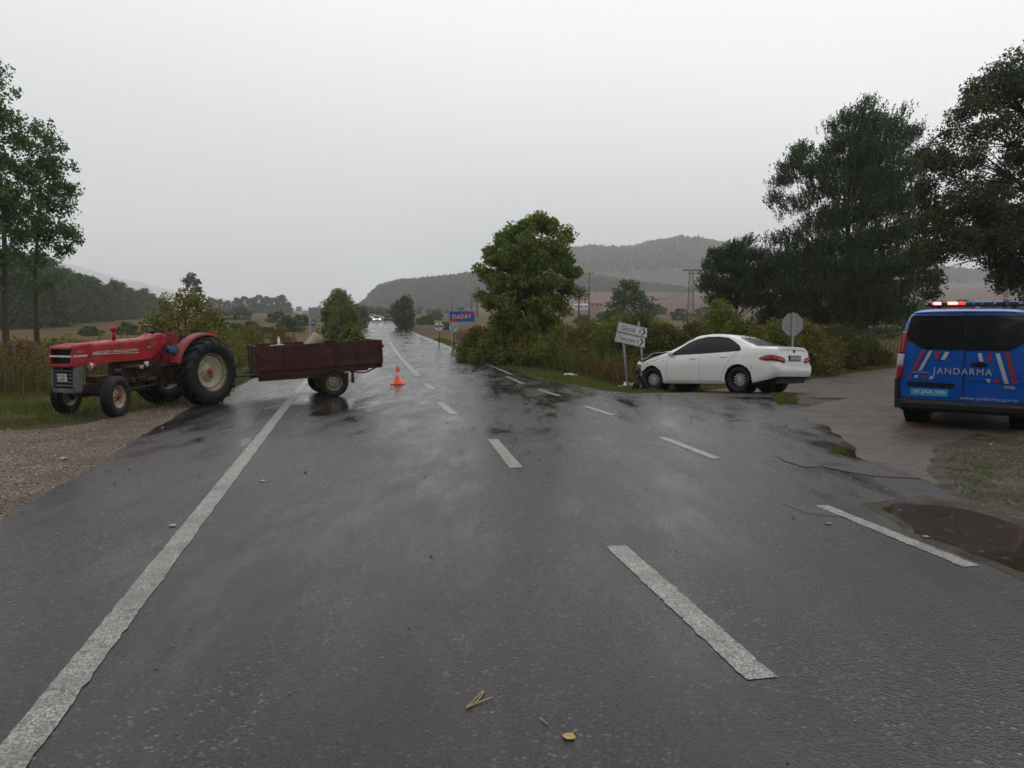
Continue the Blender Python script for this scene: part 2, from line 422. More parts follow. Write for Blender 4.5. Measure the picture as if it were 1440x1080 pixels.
def gravel_mat():
    m, n, p, o = new_mat('shoulder_gravel'); v = obj_vec(n)
    vor = n.nodes.new('ShaderNodeTexVoronoi'); vor.inputs['Scale'].default_value = 38; n.links.new(v, vor.inputs['Vector'])
    sepc = n.nodes.new('ShaderNodeSeparateXYZ'); n.links.new(vor.outputs['Color'], sepc.inputs[0])
    c = ramp_n(n, sepc.outputs[0], [(0, (.085,.058,.038)), (.4, (.165,.118,.080)), (.7, (.235,.175,.125)), (1, (.36,.30,.235))])
    c = mix_n(n, ramp_n(n, vor.outputs['Distance'], [(.35, 0.0), (.75, .85)]), c, (.055,.042,.030))
    c = mix_n(n, ramp_n(n, noise_n(n, v, 1.3, 5), [(.40, .0), (.60, .85)]), c, (.085,.060,.038))
    p.inputs['Specular IOR Level'].default_value = .2; n.links.new(c, p.inputs['Base Color']); p.inputs['Roughness'].default_value = .6
    bump_n(n, math_n(n, 'SUBTRACT', 1.0, vor.outputs['Distance']), 1.0, .018, p)
    return m
M_GRAVEL = gravel_mat()
def mud_mat():
    m, n, p, o = new_mat('verge_mud'); v = obj_vec(n)
    c = ramp_n(n, noise_n(n, v, 2.6, 8, .7), [(.34, (.018,.013,.009)), (.48, (.038,.028,.019)), (.58, (.036,.036,.013)), (.72, (.058,.045,.030))])
    vor = n.nodes.new('ShaderNodeTexVoronoi'); vor.inputs['Scale'].default_value = 42; n.links.new(v, vor.inputs['Vector'])
    s = n.nodes.new('ShaderNodeSeparateXYZ'); n.links.new(vor.outputs['Color'], s.inputs[0])
    st = math_n(n, 'MULTIPLY', ramp_n(n, s.outputs[0], [(.62, 0.0), (.7, 1.0)]), ramp_n(n, vor.outputs['Distance'], [(.3, 1.0), (.5, 0.0)]))
    c = mix_n(n, math_n(n, 'MULTIPLY', st, ramp_n(n, noise_n(n, v, 1.2, 4), [(.42, .1), (.6, .8)])), c, (.17,.14,.11))
    p.inputs['Specular IOR Level'].default_value = .2; n.links.new(c, p.inputs['Base Color']); n.links.new(ramp_n(n, noise_n(n, v, 3, 4), [(.4, .45), (.6, .8)]), p.inputs['Roughness'])
    bump_n(n, noise_n(n, v, 30, 6, .7), .8, .02, p)
    return m
M_MUD = mud_mat()

def wood_land_mat(name, cols, scale):
    m, n, p, o = new_mat(name); v = obj_vec(n)
    c = ramp_n(n, noise_n(n, v, scale, 6, .6), [(.35, cols[0]), (.5, cols[1]), (.65, cols[2])])
    g = n.nodes.new('ShaderNodeNewGeometry')
    c = mix_n(n, .35, c, ramp_n(n, g.outputs['Random Per Island'], [(0, cols[0]), (1, cols[2])]))
    n.links.new(c, p.inputs['Base Color']); p.inputs['Roughness'].default_value = .95; p.inputs['Specular IOR Level'].default_value = .1
    return m
# ------------------------------------------------------------------ terrain, roads
def polar_ground():
    us = np.concatenate([np.linspace(-1.9, 1.9, 150)])
    ys = np.concatenate([np.linspace(-6, 60, 133), np.geomspace(61, 1300, 110)])
    U, Y = np.meshgrid(us, ys)
    X = U*np.maximum(Y, 0) + U*12/(1) * 1.0
    Z = H(X, Y)
    for f, a in ((.35, .02), (1.1, .012)):
        Z = Z + a*np.sin(X*f*1.7+np.sin(Y*f)*2)*np.cos(Y*f*1.3+X*.3)*(.25+.75*smooth(20, 34, Y))
    Z = Z - .045
    Z = Z + np.where(Y > 150, .35*np.sin(X*.05+Y*.02), 0)*smooth(150, 300, Y)
    V = np.stack([X.ravel(), Y.ravel(), Z.ravel()], 1)
    ny, nx = X.shape; i = np.arange((ny-1)*(nx-1)); r, c = i//(nx-1), i % (nx-1); a = r*nx+c
    F = np.stack([a, a+1, a+nx+1, a+nx], 1)
    o = np_mesh('ground', V, F, M_GROUND, smoothf=True); return tag(o, kind='structure')
polar_ground()

# road axis (centre line) in metres, read off the photograph's ground plane
AX = [(4.9,-14),(3.02,-5),(1.98,0),(1.22,3.62),(-.11,9.98),(-3.04,24.3),(-6.05,40.3),(-12.3,76),(-21.4,130),(-29.9,175),(-43.8,250),(-71.5,400),(-110,620)]
_ay = np.array([p[1] for p in AX]); _ax = np.array([p[0] for p in AX])
def _cat(y):
    # smooth interpolation of the axis
    return np.interp(y, _yy, _xx)
_yy = np.linspace(-14, 620, 1269); _xx = np.interp(_yy, _ay, _ax)
for _k in range(3):
    w = 15 if _k else 9; _p = np.pad(_xx, (w, w), mode='reflect', reflect_type='odd'); _xx = np.convolve(_p, np.ones(2*w+1)/(2*w+1), 'valid')
def axis_pt(y):
    x = float(_cat(y)); d = (float(_cat(y+1))-float(_cat(y-1)))/2; t = Vector((d, 1, 0)).normalized()
    return Vector((x, y, 0)), t, Vector((t.y, -t.x, 0))        # point, tangent, right-hand side
def right_off(y): return float(np.interp(y, [0,6,10,15,19,27,44,76,130,400], [2.35,2.42,2.5,2.72,2.85,3.08,3.35,3.5,3.45,3.4]))
ROAD_YS = list(np.linspace(-12, 60, 145))+list(np.geomspace(61, 600, 60))
def road_z(x, y):
    z = 0.0145*max(0, y-108) + 0.3*float(smooth(85, 150, y)); return z
def strip(name, yl, lo, ro, z, mat, edge=0.0):
    V = []; F = []
    for i, y in enumerate(yl):
        p, t, r = axis_pt(y); l_, r_ = (lo(y) if callable(lo) else lo), (ro(y) if callable(ro) else ro)
        j = edge*mnoise.noise(Vector((y*1.3, 3, 0)))+edge*.6*mnoise.noise(Vector((y*5, 8, 0)))
        for o in (l_+j, l_*.5, 0, r_*.5, r_-j*.3):
            q = p+r*o; V.append((q.x, q.y, road_z(q.x, q.y)+z))
        if i:
            b = (i-1)*5
            for k in range(4): F.append((b+k, b+k+1, b+k+6, b+k+5))
    return np_mesh(name, V, F, mat, smoothf=True)
tag(strip('road', ROAD_YS, lambda y: -3.3-float(np.interp(y, [0,6,16,25,50,120], [1.5,1.62,1.85,1.6,1.0,.7])), lambda y: right_off(y)+.42, 0.0, M_ROAD, .12), kind='structure')

def poly_sheet(name, pts, z, mat, step=.5, jitter=0.0, zf=None):
    """a filled outline laid on the terrain as a fine sheet"""
    bm = bmesh.new(); P = []
    n = len(pts)
    for i in range(n):
        a, b = Vector((*pts[i], 0)), Vector((*pts[(i+1) % n], 0)); k = max(1, int((b-a).length/step))
        for j in range(k):
            q = a.lerp(b, j/k)
            q += Vector((mnoise.noise(q*1.1)+.5*mnoise.noise(q*4), mnoise.noise(q*1.1+Vector((9,9,9)))+.5*mnoise.noise(q*4+Vector((5,5,5))), 0))*jitter
            P.append(bm.verts.new(q))
    f = bm.faces.new(P)
    xs = [p[0] for p in pts]; ys = [p[1] for p in pts]
    for ax, (lo, hi) in ((0, (min(xs), max(xs))), (1, (min(ys), max(ys)))):
        s = max(step, (hi-lo)/60); c = lo+s
        while c < hi:
            co = Vector((c, 0, 0)) if ax == 0 else Vector((0, c, 0)); no = Vector((1,0,0)) if ax == 0 else Vector((0,1,0))
            bmesh.ops.bisect_plane(bm, geom=list(bm.verts)+list(bm.edges)+list(bm.faces), plane_co=co, plane_no=no); c += s
    for v in bm.verts: v.co.z = (zf(v.co.x, v.co.y) if zf else Hf(v.co.x, v.co.y)) + z
    for f in bm.faces:
        f.normal_update()
        if f.normal.z < 0: f.normal_flip()
        f.smooth = True
    me = bpy.data.meshes.new(name); bm.to_mesh(me); bm.free(); me.materials.append(mat)
    o = bpy.data.objects.new(name, me); COL.objects.link(o); return o
apron = [G(690,524), G(740,530), G(800,541), G(850,548.5), G(905,552.5), G(960,555), (6.0,17.4), (7.6,17.3), G(1105,575), G(1140,590), G(1165,600), G(1190,620), G(1207,642), G(1270,662), G(1335,690), G(1380,735), (5.5,5.6), (6.0,3.5), (6.6,0), (7.6,-6), (3.5,-6), (2.0,4), (1.2,10), (-1.2,20)]
tag(poly_sheet('junction_asphalt', apron, -0.004, M_ROAD, .3, .13), kind='structure')
pav = [G(905,552), G(960,550), (4.9,20.6), (6.5,22.6), G(1120,530), G(1150,522), G(1200,514), G(1262,508), (24,42), (36,55), (44,48), (30,32), (20,21), (14.5,13.6), (10.5,10.4), (8.2,9.3), (7.2,9.0), G(1340,640), G(1320,680), (3.9,7.4), (3.2,9), (3.3,13), (3.4,15), (3.4,17), (3.0,18.4)]
tag(poly_sheet('side_road', pav, -0.009, M_PAVER, .6, .06), kind='structure')
mud = [G(1306,668), G(1318,640), G(1330,622), G(1372,608), (7.6,10.6), (8.8,10.2), (11,9.6), (14,8), (14,-4), (5.8,-4), (5.0,3.0), (4.15,5.9), G(1395,742), G(1345,704)]
tag(poly_sheet('verge', mud, -0.0065, M_MUD, .3, .16), kind='structure')
grav = [(-3.2,2), (-3.7,5), G(0,745), G(65,703), G(135,659), G(200,614), G(272,571), G(330,550), G(345,541), G(300,550), G(245,566), G(190,577), G(120,595), G(60,603), G(0,605), G(-160,610), (-16,12), (-14,4), (-10,1)]
tag(poly_sheet('gravel_shoulder', grav, -0.012, M_GRAVEL, .4, .14), kind='structure')

# painted markings
M_MARK2 = M_MARK
def mark(y0, y1, off0, off1, w, name='road_marking', z=.0045):
    V = []; F = []; ys_ = [y0]
    while ys_[-1] < y1-.02: ys_.append(min(y1, ys_[-1]+(.07 if ys_[-1] < 20 else .4 if ys_[-1] < 60 else 4)))
    for i, y in enumerate(ys_):
        p, t, r = axis_pt(y); o = (off0(y) if callable(off0) else off0)
        for s in (-.5, .5):
            e = .006*mnoise.noise(Vector((y*3, s*9, off1 if not callable(off1) else 1)))+.008*mnoise.noise(Vector((y*13, s*9, 5)))+.008*mnoise.noise(Vector((y*41, s*9, 6)))
            q = p+r*(o+s*w+e); V.append((q.x, q.y, road_z(q.x, q.y)+z))
        if i: b = (i-1)*2; F.append((b, b+1, b+3, b+2))
    return tag(np_mesh(name, V, F, M_MARK2), kind='structure')
mark(-11, 520, -3.3, -3.3, .165)                                # left edge line
mark(24, 520, right_off, 1, .14)                                # right edge line, solid away from the junction
def mark_px(a, b, w, name='road_marking'):
    a, b = Vector((*G(*a), 0)), Vector((*G(*b), 0)); d = (b-a).normalized(); r = Vector((d.y, -d.x, 0)); n = 60; V = []; F = []
    for i in range(n+1):
        c = a.lerp(b, i/n)
        for s in (-.5, .5):
            q = c+r*(s*w+.007*mnoise.noise(Vector((i*.35, s*5, a.x)))+.012*mnoise.noise(Vector((i*1.3, s*5, a.x+3)))); V.append((q.x, q.y, .0045 if abs(q.x) < 99 else 0))
        if i: k = (i-1)*2; F.append((k, k+1, k+3, k+2))
    return tag(np_mesh(name, V, F, M_MARK2), kind='structure')
for a, b, w in (((1072,955),(866,768),.165), ((726,658),(693,618),.16), ((639,583),(618,566),.16), ((609,548),(597,539),.16),
                ((1366,797),(1155,711),.13), ((1008,645),(930,615),.13), ((862,584),(822,571),.13), ((788,557),(757,548),.13), ((736,540),(712,529),.13)):
    mark_px(a, b, w)
mark(24.0, 62, 0.0, 0.0, .16)
for k in range(26):
    y = 68+k*13; mark(y, y+7, 0.0, 0.0, .16)

# muddy puddle by the verge on the right
m, n, p, o = new_mat('muddy_water'); v = obj_vec(n)
n.links.new(ramp_n(n, noise_n(n, v, 1.5, 4), [(.35, (.030,.019,.013)), (.7, (.052,.035,.025))]), p.inputs['Base Color'])
p.inputs['Roughness'].default_value = .07; p.inputs['IOR'].default_value = 1.33
vo = n.nodes.new('ShaderNodeTexVoronoi'); vo.inputs['Scale'].default_value = 7; n.links.new(v, vo.inputs['Vector'])
wv = math_n(n, 'SINE', math_n(n, 'MULTIPLY', vo.outputs['Distance'], 38.0))
bump_n(n, math_n(n, 'MULTIPLY', wv, ramp_n(n, vo.outputs['Distance'], [(.05, 1.0), (.32, 0.0)])), .25, .004, p)
M_MUDWATER = m
pud = [G(1243,716), G(1262,708), G(1300,710), G(1345,716), G(1395,728), G(1450,748), G(1520,770), G(1600,830), G(1520,840), G(1440,807), G(1395,788), G(1340,768), G(1290,748)]
tag(poly_sheet('puddle', pud, 0.003, M_MUDWATER, .10, .10), kind='structure')
tag(poly_sheet('mud', [G(px_+(px_-1400)*.16, py_+(py_-762)*.24) for px_, py_ in ((1243,716),(1300,708),(1345,714),(1395,728),(1450,748),(1520,770),(1600,830),(1520,845),(1440,810),(1395,790),(1340,770),(1290,750))], 0.0015, M_MUD, .10, .16), kind='structure')
M_WETMUD = plain('wet_mud_film', (.030,.021,.015), .34, var=.4, scale=9, spec=.35, bump=.5, dirt=(.05,.038,.028), dirt_amt=.5)
for pts in ([(1150,655),(1185,656),(1225,661),(1262,666),(1300,674),(1262,672),(1225,669),(1185,662)],
            [(1085,640),(1100,641),(1120,646),(1150,656),(1135,657),(1105,650)], [(1095,708),(1125,706),(1165,718),(1178,728),(1130,722)]):
    tag(poly_sheet('mud', [G(*q) for q in pts], 0.0032, M_WETMUD, .08, .07), kind='structure')
# narrow films of standing water on the carriageway
m, n, p, o = new_mat('standing_water'); v = obj_vec(n)
n.links.new(ramp_n(n, noise_n(n, v, 3, 4), [(.35, (.020,.019,.018)), (.7, (.034,.031,.029))]), p.inputs['Base Color'])
p.inputs['Roughness'].default_value = .05; p.inputs['IOR'].default_value = 1.33
bump_n(n, noise_n(n, v, 9, 3), .10, .006, p)
M_WATER = m
def water_blob(px0, px1, wpx, seed, n=26):
    a, b = Vector((*G(*px0), 0)), Vector((*G(*px1), 0)); d = (b-a); L = d.length; d.normalize(); r = Vector((d.y, -d.x, 0)); P1 = []; P2 = []
    for i in range(n+1):
        t = i/n; w = wpx*(math.sin(math.pi*t)**.6)*(.55+.9*abs(mnoise.noise(Vector((t*L*1.3+seed, seed, 0)))))
        c = a+d*(L*t)+r*.25*mnoise.noise(Vector((t*L*.8, seed*3.1, 1)))
        P1.append(tuple((c+r*(w*(1+.5*mnoise.noise(Vector((t*L*6, seed, 4))))))[:2])); P2.append(tuple((c-r*(w*(1+.5*mnoise.noise(Vector((t*L*6, seed, 7))))))[:2]))
    o = poly_sheet('standing_water', P1+P2[::-1][1:-1], .0022, M_WATER, .3, .03, zf=lambda x, y: road_z(x, y)); tag(o, kind='structure')
for i, (a, b, w) in enumerate(()if True else(((668,540),(760,583),.22), ((700,575),(775,640),.16), ((835,602),(905,596),.20), ((905,592),(955,612),.15),
                               ((740,640),(790,628),.14), ((560,556),(640,556),.10), ((880,612),(912,606),.10),
                               ((500,560),(560,640),.16), ((640,520),(700,560),.12), ((455,565),(500,588),.28), ((530,500),(545,520),.2))):
    water_blob(a, b, w, i+1.3)

# hills
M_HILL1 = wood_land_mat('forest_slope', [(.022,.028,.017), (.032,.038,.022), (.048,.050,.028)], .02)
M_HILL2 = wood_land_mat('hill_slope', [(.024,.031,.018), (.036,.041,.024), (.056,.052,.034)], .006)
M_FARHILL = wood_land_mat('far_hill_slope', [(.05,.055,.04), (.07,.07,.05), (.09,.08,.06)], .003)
M_WOOD = wood_land_mat('far_wood_leaves', [(.016,.022,.014), (.026,.034,.018), (.044,.050,.026)], .03)
def hill(name, prof, Df, Dr, Db, mat, z0, seed, amp):
    us = np.linspace(prof[0][0], prof[-1][0], 150); px = np.array([p[0] for p in prof]); py = np.array([p[1] for p in prof])
    ds = np.concatenate([np.linspace(Df, Dr, 34), np.linspace(Dr, Db, 12)[1:]])
    V = []
    for d in ds:
        for u_ in us:
            top = np.interp(u_, px, py); zt = CAM_H+(450-top)*Dr/FPX
            s = float(smooth(Df, Dr, d)) if d <= Dr else float(1-smooth(Dr, Db, d)**1)
            s = s**.8 if d <= Dr else s
            u = (u_-720)/FPX; zb = z0(u, d)
            z = zb+(zt-zb)*s
            z += amp*s*(1-.75*s)*mnoise.noise(Vector((u*d*.006, d*.006, seed)))+amp*.06*mnoise.noise(Vector((u*d*.03, d*.03, seed)))
            V.append((u*d, d, z))
    nx = len(us); i = np.arange((len(ds)-1)*(nx-1)); r, c = i//(nx-1), i % (nx-1); a = r*nx+c
    o = np_mesh(name, V, np.stack([a, a+1, a+nx+1, a+nx], 1), mat, smoothf=True); tag(o, kind='structure')
    return np.array(V).reshape(len(ds), nx, 3)
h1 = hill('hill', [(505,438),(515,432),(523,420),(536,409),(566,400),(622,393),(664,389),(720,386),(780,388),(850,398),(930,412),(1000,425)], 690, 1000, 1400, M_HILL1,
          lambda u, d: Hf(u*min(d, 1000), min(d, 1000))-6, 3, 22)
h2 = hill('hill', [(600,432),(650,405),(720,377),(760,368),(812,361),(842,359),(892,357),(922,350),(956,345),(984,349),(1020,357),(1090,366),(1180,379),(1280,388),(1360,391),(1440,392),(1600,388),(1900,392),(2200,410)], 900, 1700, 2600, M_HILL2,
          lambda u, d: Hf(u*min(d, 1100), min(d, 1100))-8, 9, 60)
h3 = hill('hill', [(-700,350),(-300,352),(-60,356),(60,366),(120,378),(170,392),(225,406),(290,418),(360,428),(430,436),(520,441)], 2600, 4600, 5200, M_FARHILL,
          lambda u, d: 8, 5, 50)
def blob_wood(name, pts, size, mat, seed=1):
    """many small tree crowns too far and dense to count"""
    rg = np.random.default_rng(seed)
    t = (1+5**.5)/2
    ic = np.array([(-1,t,0),(1,t,0),(-1,-t,0),(1,-t,0),(0,-1,t),(0,1,t),(0,-1,-t),(0,1,-t),(t,0,-1),(t,0,1),(-t,0,-1),(-t,0,1)])/math.hypot(1, t)
    fc = np.array([(0,11,5),(0,5,1),(0,1,7),(0,7,10),(0,10,11),(1,5,9),(5,11,4),(11,10,2),(10,7,6),(7,1,8),(3,9,4),(3,4,2),(3,2,6),(3,6,8),(3,8,9),(4,9,5),(2,4,11),(6,2,10),(8,6,7),(9,8,1)])
    n = len(pts); V = np.zeros((n, 12, 3))
    s = size*rg.uniform(.55, 1.25, (n, 1, 1))
    V = ic[None]*s*np.array([.62,.62,1.0])*rg.uniform(.65, 1.3, (n, 12, 1)) + np.asarray(pts)[:, None, :] + np.array([0,0,1.])*s*.55
    F = (fc[None]+(np.arange(n)*12)[:, None, None]).reshape(-1, 3)
    return np_mesh(name, V.reshape(-1, 3), F, mat)
def scatter_on(g, n, rows, seed, dens=None):
    rg = np.random.default_rng(seed); out = []
    while len(out) < n:
        i = rg.uniform(rows[0], rows[1]); j = rg.uniform(0, g.shape[1]-1.01); a, b = int(i), int(j)
        p = g[a, b]*(1-(j-b))+g[a, b+1]*(j-b); q = g[a+1, b]*(1-(j-b))+g[a+1, b+1]*(j-b); r = p*(1-(i-a))+q*(i-a)
        if dens and not dens(r, i): continue
        out.append(r)
    return np.array(out)
tag(blob_wood('far_wood', scatter_on(h1, 6500, (6, 35), 1), 4.6, M_WOOD, 1), 'dark pine forest covering the nearer hill ridge', 'forest', kind='stuff')
tag(blob_wood('far_wood', scatter_on(h2, 11000, (10, 35), 2, lambda r, i: i > 24 or mnoise.noise(Vector((r[0]*.006, r[1]*.004, 2))) > -.34), 6.5, M_WOOD, 2), 'hazy forest on the higher hill to the right', 'forest', kind='stuff')

# ------------------------------------------------------------------ vegetation
M_BARK = plain('grey_brown_bark', (.065,.052,.040), .9, var=.4, scale=9, bump=.8, spec=.1)
M_PALEBARK = plain('pale_bark', (.17,.15,.12), .9, var=.4, scale=7, bump=.6)
M_POPLAR = leaf_mat('poplar_leaves', [(.038,.078,.028), (.058,.108,.036), (.094,.145,.050)])
M_WALNUT = leaf_mat('walnut_leaves', [(.050,.094,.018), (.086,.136,.026), (.165,.195,.040)], .60, (.34,.17,.025))
M_PINE = leaf_mat('pine_needles', [(.020,.036,.017), (.034,.056,.024), (.066,.092,.038)], transl=.05)
M_OAK = leaf_mat('dark_oak_leaves', [(.026,.040,.017), (.044,.062,.027), (.075,.094,.038)], .60, (.09,.055,.02), transl=.2)
M_WOODTREE = leaf_mat('wood_tree_leaves', [(.034,.056,.020), (.050,.080,.027), (.080,.110,.036)])
M_BUSH = leaf_mat('bush_leaves', [(.068,.078,.016), (.118,.122,.025), (.20,.182,.044)], .55, (.20,.11,.035))
M_BUSHG = leaf_mat('green_bush_leaves', [(.058,.090,.016), (.104,.142,.023), (.19,.205,.040)], .58, (.21,.14,.03))
M_BUSHD = leaf_mat('dark_bramble_leaves', [(.038,.046,.012), (.068,.074,.018), (.125,.116,.032)], .55, (.14,.050,.032))
M_WEED = leaf_mat('dry_weed_stems', [(.085,.046,.020), (.150,.086,.034), (.23,.150,.058)], .50, (.18,.052,.028), transl=.2)
M_GRASS = leaf_mat('verge_grass', [(.050,.076,.014), (.088,.120,.020), (.155,.165,.038)], .58, (.17,.13,.045), transl=.3)
M_DRYGRASS = leaf_mat('dry_grass', [(.075,.052,.022), (.120,.085,.034), (.17,.125,.052)], transl=.3)

def rand_dirs(rg, n):
    v = rg.normal(size=(n, 3)); return v/np.linalg.norm(v, axis=1, keepdims=True)
def leaves(C, size, rg, aspect=.6, up=.0, axis=None):
    """one small four-cornered leaf per centre"""
    n = len(C); a = rand_dirs(rg, n) if axis is None else axis+rand_dirs(rg, n)*.35
    a[:, 2] += up; a /= np.linalg.norm(a, axis=1, keepdims=True)
    b = np.cross(a, rand_dirs(rg, n)); b /= np.linalg.norm(b, axis=1, keepdims=True)
    s = (size*rg.uniform(.6, 1.35, n))[:, None]
    V = np.stack([C-a*s*.5, C+b*s*aspect*.5, C+a*s*.5, C-b*s*aspect*.5], 1)
    return V.reshape(-1, 3), np.arange(4*n).reshape(n, 4)

def crown_points(rg, prof, nc, lump=.25, inner=.35, seed=0):
    """prof: (height, radius) list; returns cluster centres inside an uneven outline"""
    hs = np.array([p[0] for p in prof]); rs = np.array([p[1] for p in prof]); out = []
    wmax = rs.max()
    while len(out) < nc:
        h = rg.uniform(hs[0], hs[-1]); r = np.interp(h, hs, rs)
        if rg.uniform() > (r/wmax)**1.1+.12: continue
        a = rg.uniform(0, 2*math.pi)
        k = 1+lump*2.0*mnoise.noise(Vector((math.cos(a)*1.3, math.sin(a)*1.3, h*.55/max(.6, wmax/2.2)+seed*7.3)))
        f = rg.uniform(inner, 1)**.6
        out.append((math.cos(a)*r*f*k, math.sin(a)*r*f*k, h))
    return np.array(out)

def tree(name, label, cat, loc, trunk_h, trunk_r, prof, nc, npl, lsize, mat, bark, crad=.45, group=None, seed=1, lean=(0,0), limbs=26, inner=.3, lump=.25, aspect=.6, flat=.8, up=0.0, shoots=False, twigs=60, lumps=None, boughs=None, D=None, px0=0, lz=.7, dmul=1.0):
    rg = np.random.default_rng(seed)
    t = thing(name, label, cat, loc, group=group)
    if boughs:    # boughs of the crown as (offset, height, radius); each is repeated through the crown's depth
        k_ = D/FPX; B = []; gz_ = loc[2]; R_ = max(abs(b[0]-px0)+b[2] for b in boughs)*k_
        for (bx, by, br) in boughs:
            dx = (bx-px0)*k_; dz = CAM_H+(450-by)*k_-gz_; r_ = br*k_
            half = dmul*math.sqrt(max(.15, 1-min(1, abs(dx)/R_)**2))*min(R_, r_*3.2)
            for q in range(3): B.append((dx, half*(q-1)*.85+rg.uniform(-.2, .2)*half, dz+rg.uniform(-.15, .15)*r_*(q != 1), r_*(1.0 if q == 1 else .85)))
        B = np.array(B); w = B[:, 3]**2; pick = rg.choice(len(B), nc, p=w/w.sum())
        k = rg.normal(size=(nc, 3)); k /= np.linalg.norm(k, axis=1)[:, None]; k *= (rg.uniform(0, 1, nc)**.42)[:, None]
        cc = B[pick, :3]+k*np.stack([B[pick, 3], B[pick, 3]*1.1, B[pick, 3]*lz], 1)
        lx, ly = lean; cc[:, 0] -= lx*cc[:, 2]; cc[:, 1] -= ly*cc[:, 2]
    elif lumps:     # boughs first, then leaf clusters gathered round each bough
        L, lr, lz = lumps; bc = crown_points(rg, prof, L, lump, inner, seed); bc[:, 2] += rg.uniform(-.1, .1, L)
        k = rg.normal(size=(nc, 3)); k *= np.minimum(1, 1.6/np.linalg.norm(k, axis=1))[:, None]
        w = rg.uniform(.6, 1.3, L); pick = rg.choice(L, nc, p=w/w.sum()); cc = bc[pick]+k*np.array([lr, lr, lr*lz])*.62*w[pick][:, None]
        cc[:, 2] = np.maximum(cc[:, 2], prof[0][0]-.2)
    else: cc = crown_points(rg, prof, nc, lump, inner, seed)
    lx, ly = lean; cc[:, 0] += lx*cc[:, 2]; cc[:, 1] += ly*cc[:, 2]
    mb = MB()
    def tp(h): return Vector((lx*h+.05*math.sin(h*.9+seed), ly*h+.05*math.cos(h*.7+seed), h))
    hs = np.linspace(-.15, trunk_h, 12)
    mb.tube([tp(h) for h in hs], [trunk_r*(1.25 if h < .05 else 1)*(1-.86*max(0, h)/trunk_h)+.006 for h in hs], 9)
    idx = rg.choice(len(cc), min(len(cc), limbs+twigs), replace=False)
    ends = []
    for q, i in enumerate(idx):
        c = Vector(cc[i]); hd = math.hypot(c.x-lx*c.z, c.y-ly*c.z)
        h0 = max(trunk_h*.12, min(trunk_h*.93, c.z-hd*rg.uniform(.45, .9)))
        p0 = tp(h0)
        if q < limbs:
            p1 = p0.lerp(c, .5)+Vector((0, 0, hd*.12))
            r0 = max(.012, trunk_r*.36*(1-h0/trunk_h*.7))
            mb.tube([p0, p0.lerp(p1, .5), p1, p1.lerp(c, .55)+Vector((0,0,.05)), c], [r0, r0*.75, r0*.5, r0*.32, .006], 6); ends.append((p1, c))
        else:
            p1, e = ends[int(rg.integers(len(ends)))]; b = min(ends, key=lambda w: (w[0]-c).length)[0]
            mb.tube([b, b.lerp(c, .5)+Vector((0,0,.08)), c], [max(.008, trunk_r*.10), max(.006, trunk_r*.06), .004], 4)
    mb.build('trunk', bark, t, fix=False)
    if shoots:      # pine: upturned needle shoots
        C = []; A = []
        for c in cc:
            hd = np.array([c[0]-lx*c[2], c[1]-ly*c[2], 0]); L = np.linalg.norm(hd)+1e-6
            for k in range(int(shoots)):
                b = c+rg.normal(size=3)*crad*np.array([1,1,.45])
                d = hd/L*rg.uniform(.05, .55)+np.array([0,0,1.0])*rg.uniform(.8, 1.3)+rg.normal(size=3)*.16; d /= np.linalg.norm(d)
                ln = rg.uniform(.28, .62); s = rg.uniform(0, 1, npl)
                w = rand_dirs(rg, npl); w -= np.outer(w@d, d); 
                C.append(b+np.outer(s*ln, d)+w*(.075*(1-.45*s))[:, None]); A.append(w*.75+d*1.0)
        C = np.concatenate(C); A = np.concatenate(A)
        V, F = leaves(C, lsize, rg, aspect, axis=A)
    else:
        k = rg.normal(size=(nc*npl, 3)); k *= (np.minimum(1, 1.75/np.linalg.norm(k, axis=1)))[:, None]; k = k*crad*np.array([1,1,flat])*.58
        sc_ = np.repeat(rg.uniform(.6, 1.3, nc), npl)[:, None]
        C = np.repeat(cc, npl, 0)+k*sc_
        V, F = leaves(C, lsize, rg, aspect, up)
    np_mesh('crown', V, F, mat, t)
    return t

def gz(x, y, dz=-.03): return (x, y, Hf(x, y)+dz)
# --- trees that stand alone
POP1 = [(5,110,12),(15,135,14),(-5,150,16),(25,165,14),(10,190,20),(30,200,14),(0,225,20),(25,240,18),(5,270,20),(30,285,16),(-10,300,20),(15,320,18),(0,350,18),(20,372,14),(5,400,14)]
POP2 = [(62,182,7),(45,184,11),(77,192,10),(86,212,11),(60,212,13),(96,236,11),(76,236,13),(55,246,13),(100,262,11),(84,266,13),(60,275,15),(96,290,11),(70,300,15),(50,305,13),(85,320,13),(104,328,9),(116,338,8),(60,335,13),(40,325,11),(95,348,9),(70,356,10),(45,366,11),(35,395,10),(60,400,8)]
x, y = AT(12, 27); tree('poplar_tree', 'tall slender poplar at the left edge of the photo, leftmost tree', 'tree', gz(x, y), 9.3, .12, None, 215, 54, .13, M_POPLAR, M_BARK, .30, seed=3, limbs=26, up=.2, flat=1.0, boughs=POP1, D=27, px0=12, lz=1.1)
x, y = AT(50, 30); tree('poplar_tree', 'leaning poplar with open crown and a long low branch, second tree from the left', 'tree', gz(x, y), 8.2, .11, None, 200, 50, .13, M_POPLAR, M_BARK, .30, seed=14, lean=(.06,0), limbs=30, up=.2, flat=1.0, boughs=POP2, D=30, px0=50, lz=1.0)
WAL = [(756,315,12),(740,323,13),(772,323,13),(722,331,13),(795,333,13),(700,335,7),(710,346,13),(745,346,20),(780,351,18),(690,353,7),(693,366,15),(673,379,8),(720,370,22),(755,372,24),(788,373,17),(803,386,11),(686,386,11),(702,401,18),(735,401,24),(768,403,22),(796,406,13),(811,412,8),(676,417,6),(692,426,15),(720,431,22),(755,433,24),(783,431,17),(706,453,18),(740,459,24),(770,456,18),(702,476,15),(730,481,18),(758,479,16)]
